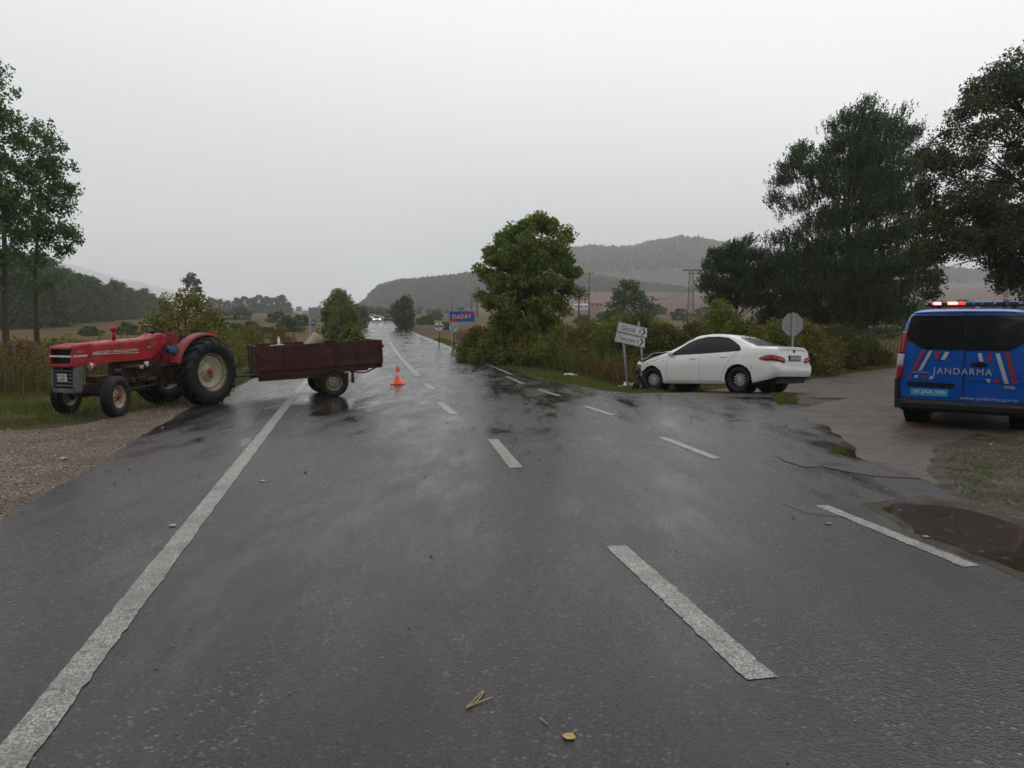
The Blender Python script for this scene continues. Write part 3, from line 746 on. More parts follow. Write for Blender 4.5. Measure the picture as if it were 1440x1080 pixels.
x, y = AT(741, 32); tree('walnut_tree', 'broad green walnut tree with orange leaf patches behind the right verge bushes', 'tree', gz(x, y), 4.6, .16, None, 980, 62, .12, M_WALNUT, M_BARK, .25, seed=5, limbs=40, boughs=WAL, D=32, px0=741, lz=.8)
PIN = [(1205,162,9),(1204,178,12),(1176,184,12),(1240,184,13),(1268,200,11),(1195,202,22),(1166,216,14),(1230,214,24),(1276,232,13),(1182,238,24),(1212,240,26),(1122,224,11),(1106,240,13),(1096,264,12),(1132,250,17),(1152,272,20),(1088,288,8),(1112,300,15),(1200,270,28),(1246,264,24),(1240,298,27),(1192,306,28),(1152,316,20),(1268,290,14),
       (1086,346,10),(1110,342,16),(1142,352,20),(1182,352,27),(1226,346,27),(1262,330,16),(1096,372,18),(1132,384,24),(1176,388,30),(1220,388,30),(1258,380,22),(1288,366,12),(1110,408,20),(1150,418,25),(1200,424,30),(1244,420,25),(1278,404,14),(1172,448,24),(1214,450,22),(1252,440,15),(1120,440,18)]
x, y = AT(1186, 40); tree('pine_tree', 'tall dark pine with layered boughs and a pale trunk behind the stop sign', 'tree', gz(x, y), 10.6, .24, None, 3300, 15, .105, M_PINE, M_BARK, .22, seed=22, limbs=55, shoots=6, aspect=.42, twigs=110, boughs=PIN, D=40, px0=1186, lz=.92, dmul=.8)
SPI = [(1046,346,7),(1030,353,8),(1012,363,10),(1000,376,10),(1040,368,13),(1060,366,8),(1020,382,13),(994,396,8),(1050,388,15),(1005,405,11),(1030,408,15),(1060,405,13),(1075,386,9),(1086,400,11),(1010,425,12),(1045,428,15),(1070,425,13),(988,410,5)]
x, y = AT(1034, 43); tree('pine_tree', 'small dark pine left of the tall pine, above the hedge', 'tree', gz(x, y), 4.9, .12, None, 620, 15, .11, M_PINE, M_BARK, .18, seed=8, limbs=22, shoots=6, aspect=.42, twigs=30, boughs=SPI, D=43, px0=1034, lz=.7)
OAK = [(1410,98,16),(1372,126,16),(1347,160,15),(1398,138,20),(1440,118,26),(1322,196,13),(1358,198,20),(1302,234,14),(1338,238,22),(1290,268,12),(1376,262,17),(1432,170,14),(1448,205,22),(1440,262,22),(1320,288,24),(1296,318,17),(1360,300,27),(1408,306,27),(1450,320,32),(1288,356,15),(1318,346,24),(1368,342,24),(1420,350,28),(1302,392,12),(1306,414,8),(1450,390,24),(1432,402,13),
       (1492,110,34),(1510,170,44),(1500,235,44),(1505,300,46),(1510,365,46),(1560,140,46),(1570,220,52),(1575,300,52),(1570,380,46),(1620,200,46),(1630,290,50),(1490,415,20)]
x, y = AT(1485, 26); tree('oak_tree', 'huge dark broadleaf tree over the blue van at the right edge', 'tree', gz(x, y), 10.4, .28, None, 3900, 62, .095, M_OAK, M_BARK, .30, seed=12, limbs=90, flat=.8, up=.3, twigs=340, boughs=[(a, b, r*1.2) for a, b, r in OAK], D=26, px0=1485, lz=.85, dmul=.8)
x, y = AT(1098, 43.5); tree('pine_tree', 'low spreading pine filling the gap between the small and tall pines', 'tree', gz(x, y), 3.6, .12,
     [(.6,1.0),(1.4,1.3),(2.2,1.1),(2.8,.6),(3.1,.2)], 300, 15, .11, M_PINE, M_BARK, .2, seed=9, limbs=20, lump=.4, shoots=6, aspect=.42, twigs=30, lumps=(32,.7,.5))
x, y = AT(883, 95); tree('round_tree', 'rounded grey green tree beyond the hedge, left of the lattice pylon', 'tree', gz(x, y), 4.6, .16,
     [(.6,1.6),(1.8,2.9),(3.2,3.1),(4.6,2.3),(5.8,1.2),(6.4,.3)], 150, 34, .34, M_WOODTREE, M_BARK, .62, seed=31, limbs=20)
x, y = AT(570, 118); tree('round_tree', 'dark green roadside tree standing beside the far end of the road', 'tree', gz(x, y), 4.0, .18,
     [(.1,.9),(1.2,1.4),(2.4,1.9),(3.6,1.7),(4.5,1.1),(5.0,.3)], 120, 32, .36, M_WOODTREE, M_BARK, .6, seed=33, limbs=14)
x, y = AT(480, 62); tree('willow_bush', 'large light green willow bush on the left roadside above the trailer', 'bush', gz(x, y), 2.8, .10,
     [(0,.9),(.8,1.5),(1.8,1.65),(2.8,1.3),(3.5,.8),(4.1,.2)], 230, 60, .17, leaf_mat('willow_leaves', [(.070,.095,.024), (.115,.140,.034), (.18,.20,.055)]), M_BARK, .40, seed=41, limbs=22, up=.6, lump=.35)
x, y = AT(502, 120); tree('round_tree', 'small dark bush beyond the willow bush, left of the white car', 'bush', gz(x, y), 2.5, .12,
     [(0,1.2),(1.4,2.0),(2.8,1.6),(3.6,.5)], 80, 26, .36, M_WOODTREE, M_BARK, .6, seed=43, limbs=10)
x, y = AT(261, 24); tree('bramble_bush', 'dark rounded bush with upright twigs directly behind the red tractor', 'bush', gz(x, y), 2.0, .06,
     [(0,1.1),(.6,1.35),(1.2,1.4),(1.7,1.3),(2.15,.95),(2.55,.3)], 240, 42, .10, M_BUSH, M_BARK, .28, seed=51, limbs=34, up=.5, lump=.4, twigs=60)
x, y = AT(273, 150); tree('poplar_tree', 'small distant tree poking up behind the bush at the left', 'tree', gz(x, y), 6.0, .14,
     [(4,1),(6,1.7),(8,1.9),(9.2,1.2),(9.8,.3)], 60, 30, .45, M_WOODTREE, M_BARK, .6, seed=44, limbs=10)

# the wood behind the left field: a few built trees, copied
protos = []
for i, (hh, rr) in enumerate(((13, 3.6), (11.5, 4.0), (14, 3.2))):
    protos.append(tree('wood_tree', 'dark green tree in the continuous wood behind the left field', 'tree', (0,0,0), hh*.7, .28,
        [(.2,rr*.75),(hh*.25,rr),(hh*.5,rr*.95),(hh*.75,rr*.72),(hh*.93,rr*.35),(hh,.3)], 170, 34, .62, M_WOODTREE, M_BARK, 1.1, 'trees of the wood behind the left field', seed=60+i, limbs=8, twigs=8))
kids = {p.name: children(p) for p in protos}
wood = [(-40,120,1.05),(-10,122,1.1),(12,120,1.22),(38,124,1.28),(58,132,1.12),(74,142,1.0),(88,150,1.1),(102,165,.96),(112,172,1.05),(126,180,.93),(138,190,.92),(150,205,1.0),(162,220,.9),(173,235,.95),(184,250,.92),(195,268,.95),(206,285,.9),(216,300,.9),(228,320,.85),(240,330,.8),(-80,118,1.1),(-120,120,1.0),(26,150,1.2),(66,165,1.1),(95,190,1.1),(130,230,1.05),(160,255,1.0),(190,290,1.0)]
def top_scale(px, d, ytop, h):
    """how large a tree of height h must be to reach a height seen from the road"""
    x, y = AT(px, d); return ((450-ytop)*d/FPX+CAM_H-Hf(x, y)+.4)/h
_tp = ([-130,0,52,78,85,103,124,152,181,196,216,245], [345,350,358,364,374,383,388,394,399,405,411,420])
for i, (px, d, s) in enumerate(wood):
    q = protos[i % 3]; o = q if i < 3 else copy_tree(q, kids=kids)
    x, y = AT(px, d); s = top_scale(px, d, float(np.interp(px, *_tp))+((i*5) % 4)*2.6-1, (13, 11.5, 14)[i % 3])
    o.location = (x, y, Hf(x, y)-.4); o.rotation_euler.z = i*2.1; o.scale = (max(s, .8), max(s, .8), s)
# more distant row, left of centre
fars = [(300,430,.95),(312,430,1.0),(322,440,.85),(335,450,.95),(346,450,1.0),(357,460,.9),(366,460,1.05),(377,470,1.0),(388,470,1.05),(398,480,.95),(407,490,.8),(452,420,.5),(465,420,.6)]
q0 = copy_tree(protos[1], kids=kids); q0['label'] = 'distant hazy tree in the row along the horizon left of the road'; q0['group'] = 'distant trees left of the road'
for i, (px, d, s) in enumerate(fars):
    o = q0 if i == 0 else copy_tree(q0)
    x, y = AT(px, d); s = top_scale(px, d, (418 if px < 345 else 414 if px < 400 else 422 if px < 440 else 430)+(i % 3)*2, 11.5); o.location = (x, y, Hf(x, y)-.5); o.rotation_euler.z = i*1.7; o.scale = (s, s, s*.95)
# trees around the far end of the road
ends = [(512,260,.75),(524,300,.8),(535,330,.75),(545,300,.55),(553,260,.7),(590,420,.7),(604,430,.75),(618,430,.8),(628,430,.6),(519,400,1.2),(498,230,.55),(540,420,1.1),(556,420,1.1)]
q1 = copy_tree(protos[0], kids=kids); q1['label'] = 'hazy tree in the clump where the road disappears below the hill'; q1['group'] = 'trees at the end of the road'
for i, (px, d, s) in enumerate(ends):
    o = q1 if i == 0 else copy_tree(q1)
    x, y = AT(px, d); s = top_scale(px, d, (429 if px < 560 else 431)+(i*3) % 5, 13); o.location = (x, y, Hf(x, y)-.5); o.rotation_euler.z = i*1.3+.4; o.scale = (max(.5, s), max(.5, s), s)
# trees behind the van, on the right
q2 = copy_tree(protos[1], kids=kids); q2['label'] = 'green tree on the slope seen under the big trees behind the blue van'; q2['group'] = 'trees on the slope behind the van'
for i, (px, d, s) in enumerate([(1262,150,.62),(1290,160,.70),(1318,140,.66),(1350,150,.7),(1385,130,.62),(1415,150,.7),(1450,120,.6),(1240,190,.7),(1500,120,.7)]):
    o = q2 if i == 0 else copy_tree(q2)
    x, y = AT(px, d); o.location = (x, y, Hf(x, y)-1.2); o.rotation_euler.z = i*1.1; o.scale = (s, s, s*.72)

# trees behind the photographer: the vehicles' glass and paint mirror them
q3 = copy_tree(protos[2], kids=kids); q3['label'] = 'roadside tree behind the photographer, mirrored in the rear glass of the blue van'; q3['group'] = 'roadside trees behind the photographer'
for i, (x, y, s) in enumerate([(-14,-10,1.05),(-21,-15,1.2),(-24,-5,1.0),(-8,-20,1.1),(12,-17,1.1),(20,-9,1.1),(-30,-16,1.3),(2,-30,1.2),(-17,-22,1.15)]):
    o = q3 if i == 0 else copy_tree(q3)
    o.location = (x, y, -.1); o.rotation_euler.z = i*1.9; o.scale = (s, s, s)

# --- hedge of bushes along the right verge
def bush(label, px, d, w, h, mat, seed, name='bush', n=None, ls=.10, group='bushes along the right verge', up=.5, stems=True):
    x, y = AT(px, d); n = n or int(80*w*h+20)
    return tree(name, label, 'bush', gz(x, y, -.05), h*.55, .035, [(0,w*.42),(h*.3,w*.52),(h*.6,w*.46),(h*.85,w*.28),(h,w*.08)], n, 44, ls*.85, mat, M_BARK, .22, group, seed=seed, limbs=16, inner=.25, lump=.4, up=up, flat=1.0, twigs=24)
hb = [(672,33,1.7,1.5,M_BUSH,'thin olive bush at the left end of the hedge, below the walnut tree'),
      (706,31,2.0,1.5,M_BUSHG,'green bush under the left side of the walnut tree'),
      (748,30,2.2,1.35,M_BUSH,'olive bush right under the walnut trunk'),
      (790,29,2.1,1.55,M_BUSHG,'light green bush under the right side of the walnut tree'),
      (828,28,2.2,1.75,M_BUSH,'olive bush midway between the walnut tree and the leaning road sign'),
      (862,27,1.9,1.95,M_BUSHG,'tall green bush left of the leaning road sign'),
      (897,25.5,2.0,2.15,M_BUSHD,'dark bush directly behind the leaning road sign'),
      (937,25,1.9,1.75,M_BUSHD,'dark bramble bush above the bonnet of the white car'),
      (972,25.5,1.8,1.85,M_BUSHD,'dark bramble bush behind the front doors of the white car'),
      (1012,26.5,1.9,2.55,M_BUSHG,'tallest light green bush rising behind the white car roof'),
      (1052,26.5,1.9,1.95,M_BUSH,'olive bush behind the rear window of the white car'),
      (1090,27.5,1.8,1.95,M_BUSHG,'yellow green bush just left of the stop sign'),
      (1136,28,2.0,1.9,M_BUSH,'olive bush just right of the stop sign'),
      (1176,31,2.1,1.75,M_BUSHD,'brown leaved bush in front of the pine trunk'),
      (1216,34,2.0,1.25,M_BUSHD,'low brown bush at the right end of the hedge'),
      (868,31,2.0,2.2,M_BUSHG,'bush in the second row of the hedge behind the road sign'),
      (920,30,2.4,1.9,M_BUSH,'bush in the second row of the hedge behind the car bonnet')]
for i, (px, d, w, h, m_, lab) in enumerate(hb): bush(lab, px, d, w, h, m_, 100+i, ls=.095 if d < 30 else .11)
# bushes and shrubs on the left
lb = [(318,30,2.0,1.45,M_BUSHG,'green shrub between the tractor fender and the trailer'),
      (352,33,1.8,1.5,M_BUSH,'brown green shrub behind the front of the trailer'),
      (395,38,1.6,1.3,M_WEED,'leafless brown shrub behind the middle of the trailer'),
      (90,22,1.5,1.35,M_BUSH,'thin shrub behind the nose of the tractor'),
      (30,24,1.6,1.3,M_WEED,'dry brown shrub at the foot of the poplars'),
      (195,22,1.6,1.25,M_WEED,'dry brown shrub behind the tractor steering wheel'),
      (150,24,1.2,1.0,M_BUSH,'small shrub behind the tractor bonnet'),
      (-60,22,2.0,1.6,M_BUSH,'shrub beyond the left edge')]
for i, (px, d, w, h, m_, lab) in enumerate(lb[:-1]): bush(lab, px, d, w, h, m_, 140+i, group='shrubs behind the tractor and trailer', n=int(26*w*h+14), name='shrub', up=1.0)

# scattered shrubs out in the fields
sp = bush('low dark shrub out in the open field beyond the fences', 330, 70, 2.6, 1.5, M_WOODTREE, 170, name='field_shrub', n=70, ls=.22, group='shrubs scattered over the fields')
for i, (px, d, s) in enumerate([(352,92,1.3),(378,80,.9),(408,110,1.6),(425,140,1.5),(300,120,1.7),(236,100,1.0),(180,95,1.2),(128,90,.9),(392,170,1.9),(340,210,2.6),(600,150,1.3),(612,210,1.9),(626,120,.9),(650,240,2.4),(820,150,1.4),(850,180,1.9),(905,160,1.5),(935,110,1.0),(955,200,2.2),(990,230,2.4),(925,260,2.6),(1240,75,1.0),(1265,90,1.2),(1205,80,1.1)]):
    o = copy_tree(sp); x, y = AT(px, d); o.location = gz(x, y, -.1); o.rotation_euler.z = i*1.7; o.scale = (s, s*1.2, s*.85)

# --- ground cover nobody could count
def blades(name, pts, hmin, hmax, w, mat, label, cat, seed, lean=.35, seedheads=False, thick=1):
    rg = np.random.default_rng(seed); n = len(pts); P = np.asarray(pts)
    h = rg.uniform(hmin, hmax, n)*(.6+.5*rg.uniform(0, 1, n)); a = rg.uniform(0, 2*math.pi, n); dx, dy = np.cos(a), np.sin(a)
    l = rg.normal(0, lean, n)*h; ww = w*rg.uniform(.6, 1.4, n)
    b = rg.uniform(0, 2*math.pi, n)
    base = P.copy(); tip = P+np.stack([np.cos(b)*l, np.sin(b)*l, h], 1); mid = P+np.stack([np.cos(b)*l*.35, np.sin(b)*l*.35, h*.55], 1)
    s = np.stack([dx*ww, dy*ww, np.zeros(n)], 1)
    V = np.stack([base-s*.5, base+s*.5, mid+s*.4, tip, mid-s*.4], 1).reshape(-1, 3)
    F = np.arange(5*n).reshape(n, 5)
    if seedheads:
        k = rg.uniform(0, 1, n) < .55; q = tip[k]; rep = 7
        c = np.repeat(q, rep, 0)+rg.normal(size=(len(q)*rep, 3))*np.array([.05,.05,.12])-np.array([0,0,.08])
        lv, lf = leaves(c, .055, rg, .6)
        V2 = np.concatenate([V, lv]); # pad quads to five corners
        lf5 = np.concatenate([lf, lf[:, 3:4]], 1)+len(V)
        me = bpy.data.meshes.new(name)
        o = np_mesh(name, V, F, mat); o2 = np_mesh(name+'_tmp', lv, lf, mat)
        bm = bmesh.new(); bm.from_mesh(o.data); bm.from_mesh(o2.data); bm.to_mesh(o.data); bm.free(); bpy.data.objects.remove(o2)
    else: o = np_mesh(name, V, F, mat)
    return tag(o, label, cat, kind='stuff')
def in_poly(P, poly):
    x, y = P[:, 0], P[:, 1]; c = np.zeros(len(P), bool); n = len(poly)
    for i in range(n):
        (x1, y1), (x2, y2) = poly[i], poly[i-1]
        k = ((y1 > y) != (y2 > y)) & (x < (x2-x1)*(y-y1)/(y2-y1+1e-12)+x1); c ^= k
    return c
def scatter(poly, n, seed, dens=None, zoff=-.03, clump=None, avoid=None):
    rg = np.random.default_rng(seed); poly = [tuple(p) for p in poly]; lo = np.min(poly, 0); hi = np.max(poly, 0); out = []; got = 0
    while got < n:
        P = rg.uniform(lo, hi, (n*2, 2)); P = P[in_poly(P, poly)]
        for av in (avoid or []): P = P[~in_poly(P, av)]
        if clump:
            f = np.array([mnoise.noise(Vector((p[0]*clump[0], p[1]*clump[0], seed))) for p in P]); P = P[f+rg.uniform(-.25, .25, len(f)) > clump[1]]
        out.append(P); got += len(P)
    P = np.concatenate(out)[:n]
    return np.stack([P[:, 0], P[:, 1], H(P[:, 0], P[:, 1])+zoff], 1)
lverge = [(-4.6-2.3,19.0),(-5.4-2.3,22),(-8.6,27),(-16,27),(-22,22),(-22,10.4),(-12.5,11.0),(-9.3,11.7),(-8.0,12.7),(-7.2,14.4),(-6.9,16.4)]
tag(blades('grass', scatter(lverge, 62000, 1, clump=(.9,-.22)), .05, .17, .012, M_GRASS, 'short green grass on the left verge around the tractor', 'grass', 1), kind='stuff')
M_WEEDL = leaf_mat('dark_dry_weed_stems', [(.050,.030,.015), (.088,.056,.026), (.14,.10,.045)], .45, (.062,.066,.020), transl=.2)
_lw = [(-22,17.5),(-13,17.2),(-10.5,18),(-9.0,21),(-9.6,27),(-13.5,40),(-16,48),(-22,48),(-30,27),(-30,17)]
blades('dry_weeds', scatter(_lw, 20000, 2, clump=(.6,-.3)), .3, .95, .016, M_WEEDL, 'tall dry brown weeds along the fence behind the tractor', 'weeds', 2, lean=.16, seedheads=True)
blades('green_weeds', scatter(_lw, 9000, 22, clump=(.8,-.1)), .3, 1.15, .018, M_BUSH, 'green stemmed weeds among the dry ones behind the tractor', 'weeds', 22, lean=.2, seedheads=True)
blades('dry_grass', scatter([(-24,17),(-13,17),(-9.5,20),(-10,27),(-15,48),(-17,60),(-45,60),(-40,30)], 30000, 3, clump=(.25,-.3)), .12, .45, .02, M_DRYGRASS, 'ochre dry grass in the field behind the left fence', 'grass', 3, lean=.4)
# right verge
rv = [(-8.0,76),(-3.0,44.6),(-.15,27.3),(1.3,21.8),(2.6,19.6),(3.4,18.9),(5.0,20.8),(6.4,22.6),(9.2,24.6),(13.5,29.5),(17,33.4),(15,36),(9.5,30),(6,26),(2.5,26),(-.5,31.5),(-2.2,45),(-6.6,76)]
blades('grass', scatter(rv, 42000, 4, clump=(.8,-.3)), .04, .15, .014, M_GRASS, 'green verge grass along the right road edge and hedge foot', 'grass', 4)
rw = [(-5.6,76),(-1.9,46),(-.1,33),(2.2,25.2),(3.3,22.7),(4.7,22.6),(7.0,25),(9.8,27.0),(13.5,31.5),(18,35.5),(16,39),(10,32),(5,29),(2,30),(.6,34),(.5,46),(-2,76)]
blades('dry_weeds', scatter(rw, 19000, 5, clump=(.6,-.25)), .3, .95, .016, M_WEED, 'reddish brown dry weeds at the foot of the right hedge', 'weeds', 5, lean=.18, seedheads=True)
blades('green_weeds', scatter([(-1.2,33),(2.6,24.6),(3.6,23.4),(7.2,25.6),(10,27.6),(14,32),(10,32),(5,28),(1,32)], 9000, 15, clump=(.7,-.15)), .3, 1.1, .022, M_GRASS, 'green weeds standing between the hedge bushes', 'weeds', 15, lean=.2, seedheads=True)
blades('dry_grass', scatter([(-5.2,80),(1.0,42),(3,35),(8,34),(16,40),(24,44),(60,60),(50,100),(-6,110)], 36000, 6), .15, .55, .03, M_DRYGRASS, 'ochre dry grass in the field behind the right hedge', 'grass', 6, lean=.35)
# lower right verge in front of the van
rb = [G(1325,655), G(1345,630), G(1400,612), (8.2,10.0), (10.5,8.6), (9.5,5.5), G(1520,765), G(1440,745), G(1385,720), G(1345,690)]
blades('grass', scatter(rb, 15000, 7, clump=(1.0,-.08)), .02, .085, .008, M_GRASS, 'short patchy grass on the verge in front of the blue van', 'grass', 7, lean=.6)
blades('grass', scatter([G(1085,556), G(1118,558), G(1122,568), G(1095,569)], 900, 8), .06, .2, .012, M_GRASS, 'small tuft of grass growing on the tarmac behind the white car', 'grass', 8, lean=.5)
blades('grass', scatter([G(1163,627), G(1185,629), G(1188,637), G(1168,638)], 350, 9), .03, .09, .008, M_GRASS, 'tiny tuft of grass at the edge of the brick paving', 'grass', 9, lean=.6)
# loose stones
def stones(name, pts, size, mat, label, seed):
    rg = np.random.default_rng(seed); n = len(pts)
    ic = np.array([(1,0,0),(-1,0,0),(0,1,0),(0,-1,0),(0,0,1),(0,0,-1)], float)
    fc = np.array([(0,2,4),(2,1,4),(1,3,4),(3,0,4),(2,0,5),(1,2,5),(3,1,5),(0,3,5)])
    s = size*rg.uniform(.4, 1.3, (n, 1, 1)); V = ic[None]*s*rg.uniform(.6, 1.3, (n, 6, 1))*np.array([1,1,.6])
    a = rg.uniform(0, 6.28, n); ca, sa = np.cos(a)[:, None], np.sin(a)[:, None]
    X = V[..., 0]*ca-V[..., 1]*sa; Y = V[..., 0]*sa+V[..., 1]*ca; V = np.stack([X, Y, V[..., 2]], -1)+np.asarray(pts)[:, None, :]
    F = (fc[None]+(np.arange(n)*6)[:, None, None]).reshape(-1, 3)
    return tag(np_mesh(name, V.reshape(-1, 3), F, mat), label, 'gravel', kind='stuff')
m, n, p, o = new_mat('loose_stone'); g = n.nodes.new('ShaderNodeNewGeometry')
n.links.new(ramp_n(n, g.outputs['Random Per Island'], [(0, (.07,.05,.033)), (.5, (.165,.120,.083)), (.85, (.25,.19,.14)), (1, (.42,.37,.30))]), p.inputs['Base Color']); p.inputs['Roughness'].default_value = .5
M_STONE = m
gp = [(-3.6,4.5), G(0,747), G(65,706), G(135,662), G(200,617), G(272,574), G(325,552), G(300,550), G(245,566), G(190,577), G(120,595), G(60,603), G(0,603), (-9.8,12), (-9,6)]
stones('gravel', scatter(gp, 9000, 10, zoff=-.006), .015, M_STONE, 'pale loose gravel on the left shoulder beside the tractor', 10)
def edge_pts(n, seed, f):
    rg = np.random.default_rng(seed); out = []
    for _ in range(n):
        y = rg.uniform(2.5, 20); p, t, r = axis_pt(y); o = f(y)+abs(rg.normal(0, .28)); q = p-r*o if True else p
        out.append((q.x, q.y, .004))
    return out
stones('gravel', scatter([G(1300,668), G(1325,630), G(1380,612), G(1440,606), (8.8,8.4), (8.2,6.6), G(1440,748), G(1385,722), G(1345,694)], 1800, 12, zoff=-0.003, clump=(1.5,-.05)), .011, M_STONE, 'loose stones on the verge in front of the van', 12)
stones('gravel', [(q[0], q[1], .004) for q in scatter([(-2.5,3), (2.6,2.6), (5.5,6), (6,14), (2,19), (-4,19), (-3.5,8)], 1100, 13)], .006, M_STONE, 'scattered grit on the wet tarmac', 13)

rg = np.random.default_rng(91); L_ = np.concatenate([scatter([(-3.4,4.5), G(0,750), G(135,664), G(272,576), G(245,566), G(120,595), G(0,600), (-12,10), (-9,5)], 150, 31, zoff=.01), scatter([(-5.2,8),(-3.8,3),(3.5,3),(6,8),(4.5,16),(1.5,20),(-4,20)], 70, 32, zoff=.01), scatter(rb, 110, 33, zoff=.012), scatter([(-1,27),(2,21.5),(3,19.5),(5,20.6),(7,22.8),(10,25),(6,25),(2,25),(0,30)], 160, 34, zoff=.03)])
A_ = rand_dirs(rg, len(L_)); A_[:, 2] *= .15; V_, F_ = leaves(L_, .05, rg, .6, axis=A_*3)
tag(np_mesh('leaf_litter', V_, F_, leaf_mat('dead_leaf_litter', [(.16,.10,.04), (.26,.19,.08), (.36,.30,.18)])), 'small dead leaves strewn over the gravel, verges and tarmac', 'leaves', kind='stuff')
# ------------------------------------------------------------------ materials of the vehicles
M_RUBBER = plain('black_rubber', (.012,.012,.013), .6, var=.3, scale=12, bump=.3, dirt=(.05,.042,.033), dirt_amt=.2, spec=.25)
M_RUBBERC = plain('car_tyre_rubber', (.011,.011,.012), .65, var=.3, scale=12, bump=.2, spec=.25)
M_TRED = plain('tractor_red_paint', (.31,.008,.010), .42, var=.35, scale=3, coat=.08, spec=.3, dirt=(.30,.055,.045), dirt_amt=.45)
M_TREDD = plain('faded_red_paint', (.27,.009,.014), .5, var=.3, scale=4, dirt=(.07,.02,.015), dirt_amt=.6)
M_TGREY = plain('tractor_grey_paint', (.12,.125,.13), .5, spec=.25, var=.25, scale=5, dirt=(.07,.06,.05), dirt_amt=.3)
M_GREASE = plain('greasy_engine_metal', (.026,.021,.018), .6, .15, spec=.2, var=.5, scale=9, bump=.6, dirt=(.09,.045,.025), dirt_amt=.6)
M_RUST = plain('rusty_brown_metal', (.075,.028,.018), .8, .05, spec=.15, var=.45, scale=7, bump=.5, dirt=(.04,.025,.02), dirt_amt=.6)
M_CREAM = plain('cream_wheel_paint', (.36,.31,.22), .55, var=.2, scale=6, dirt=(.13,.09,.055), dirt_amt=.55)
M_CREAMD = plain('dirty_cream_wheel_paint', (.25,.21,.13), .65, var=.3, scale=6, dirt=(.08,.055,.03), dirt_amt=.7)
M_CHROME = plain('dull_bright_metal', (.55,.55,.54), .28, .8, var=.2, scale=9)
M_SILVERL = plain('silver_lettering', (.50,.47,.45), .4, .3, var=.3, scale=20)
M_BLACK = plain('black_plastic', (.009,.009,.010), .5, spec=.2, var=.3, scale=8)
M_BLACKM = plain('black_metal', (.02,.02,.02), .4, .5, var=.3, scale=8)
M_GLASSL = plain('headlamp_glass', (.45,.47,.48), .12, .6, var=.1, scale=5)
M_PLATEW = plain('white_plate', (.50,.51,.50), .45, var=.1, scale=9)
M_AMBER = plain('amber_lens', (.35,.12,.02), .25, var=.2, scale=9)
M_BLUECLOTH = plain('blue_cloth', (.030,.050,.13), .9, var=.5, scale=14, bump=.8)
M_TRAILER = plain('worn_maroon_paint', (.058,.019,.017), .7, .0, spec=.18, var=.55, scale=4.5, bump=.35, dirt=(.105,.062,.048), dirt_amt=.3)
M_TRAILERI = plain('dark_maroon_inside', (.035,.018,.017), .75, var=.4, scale=5)

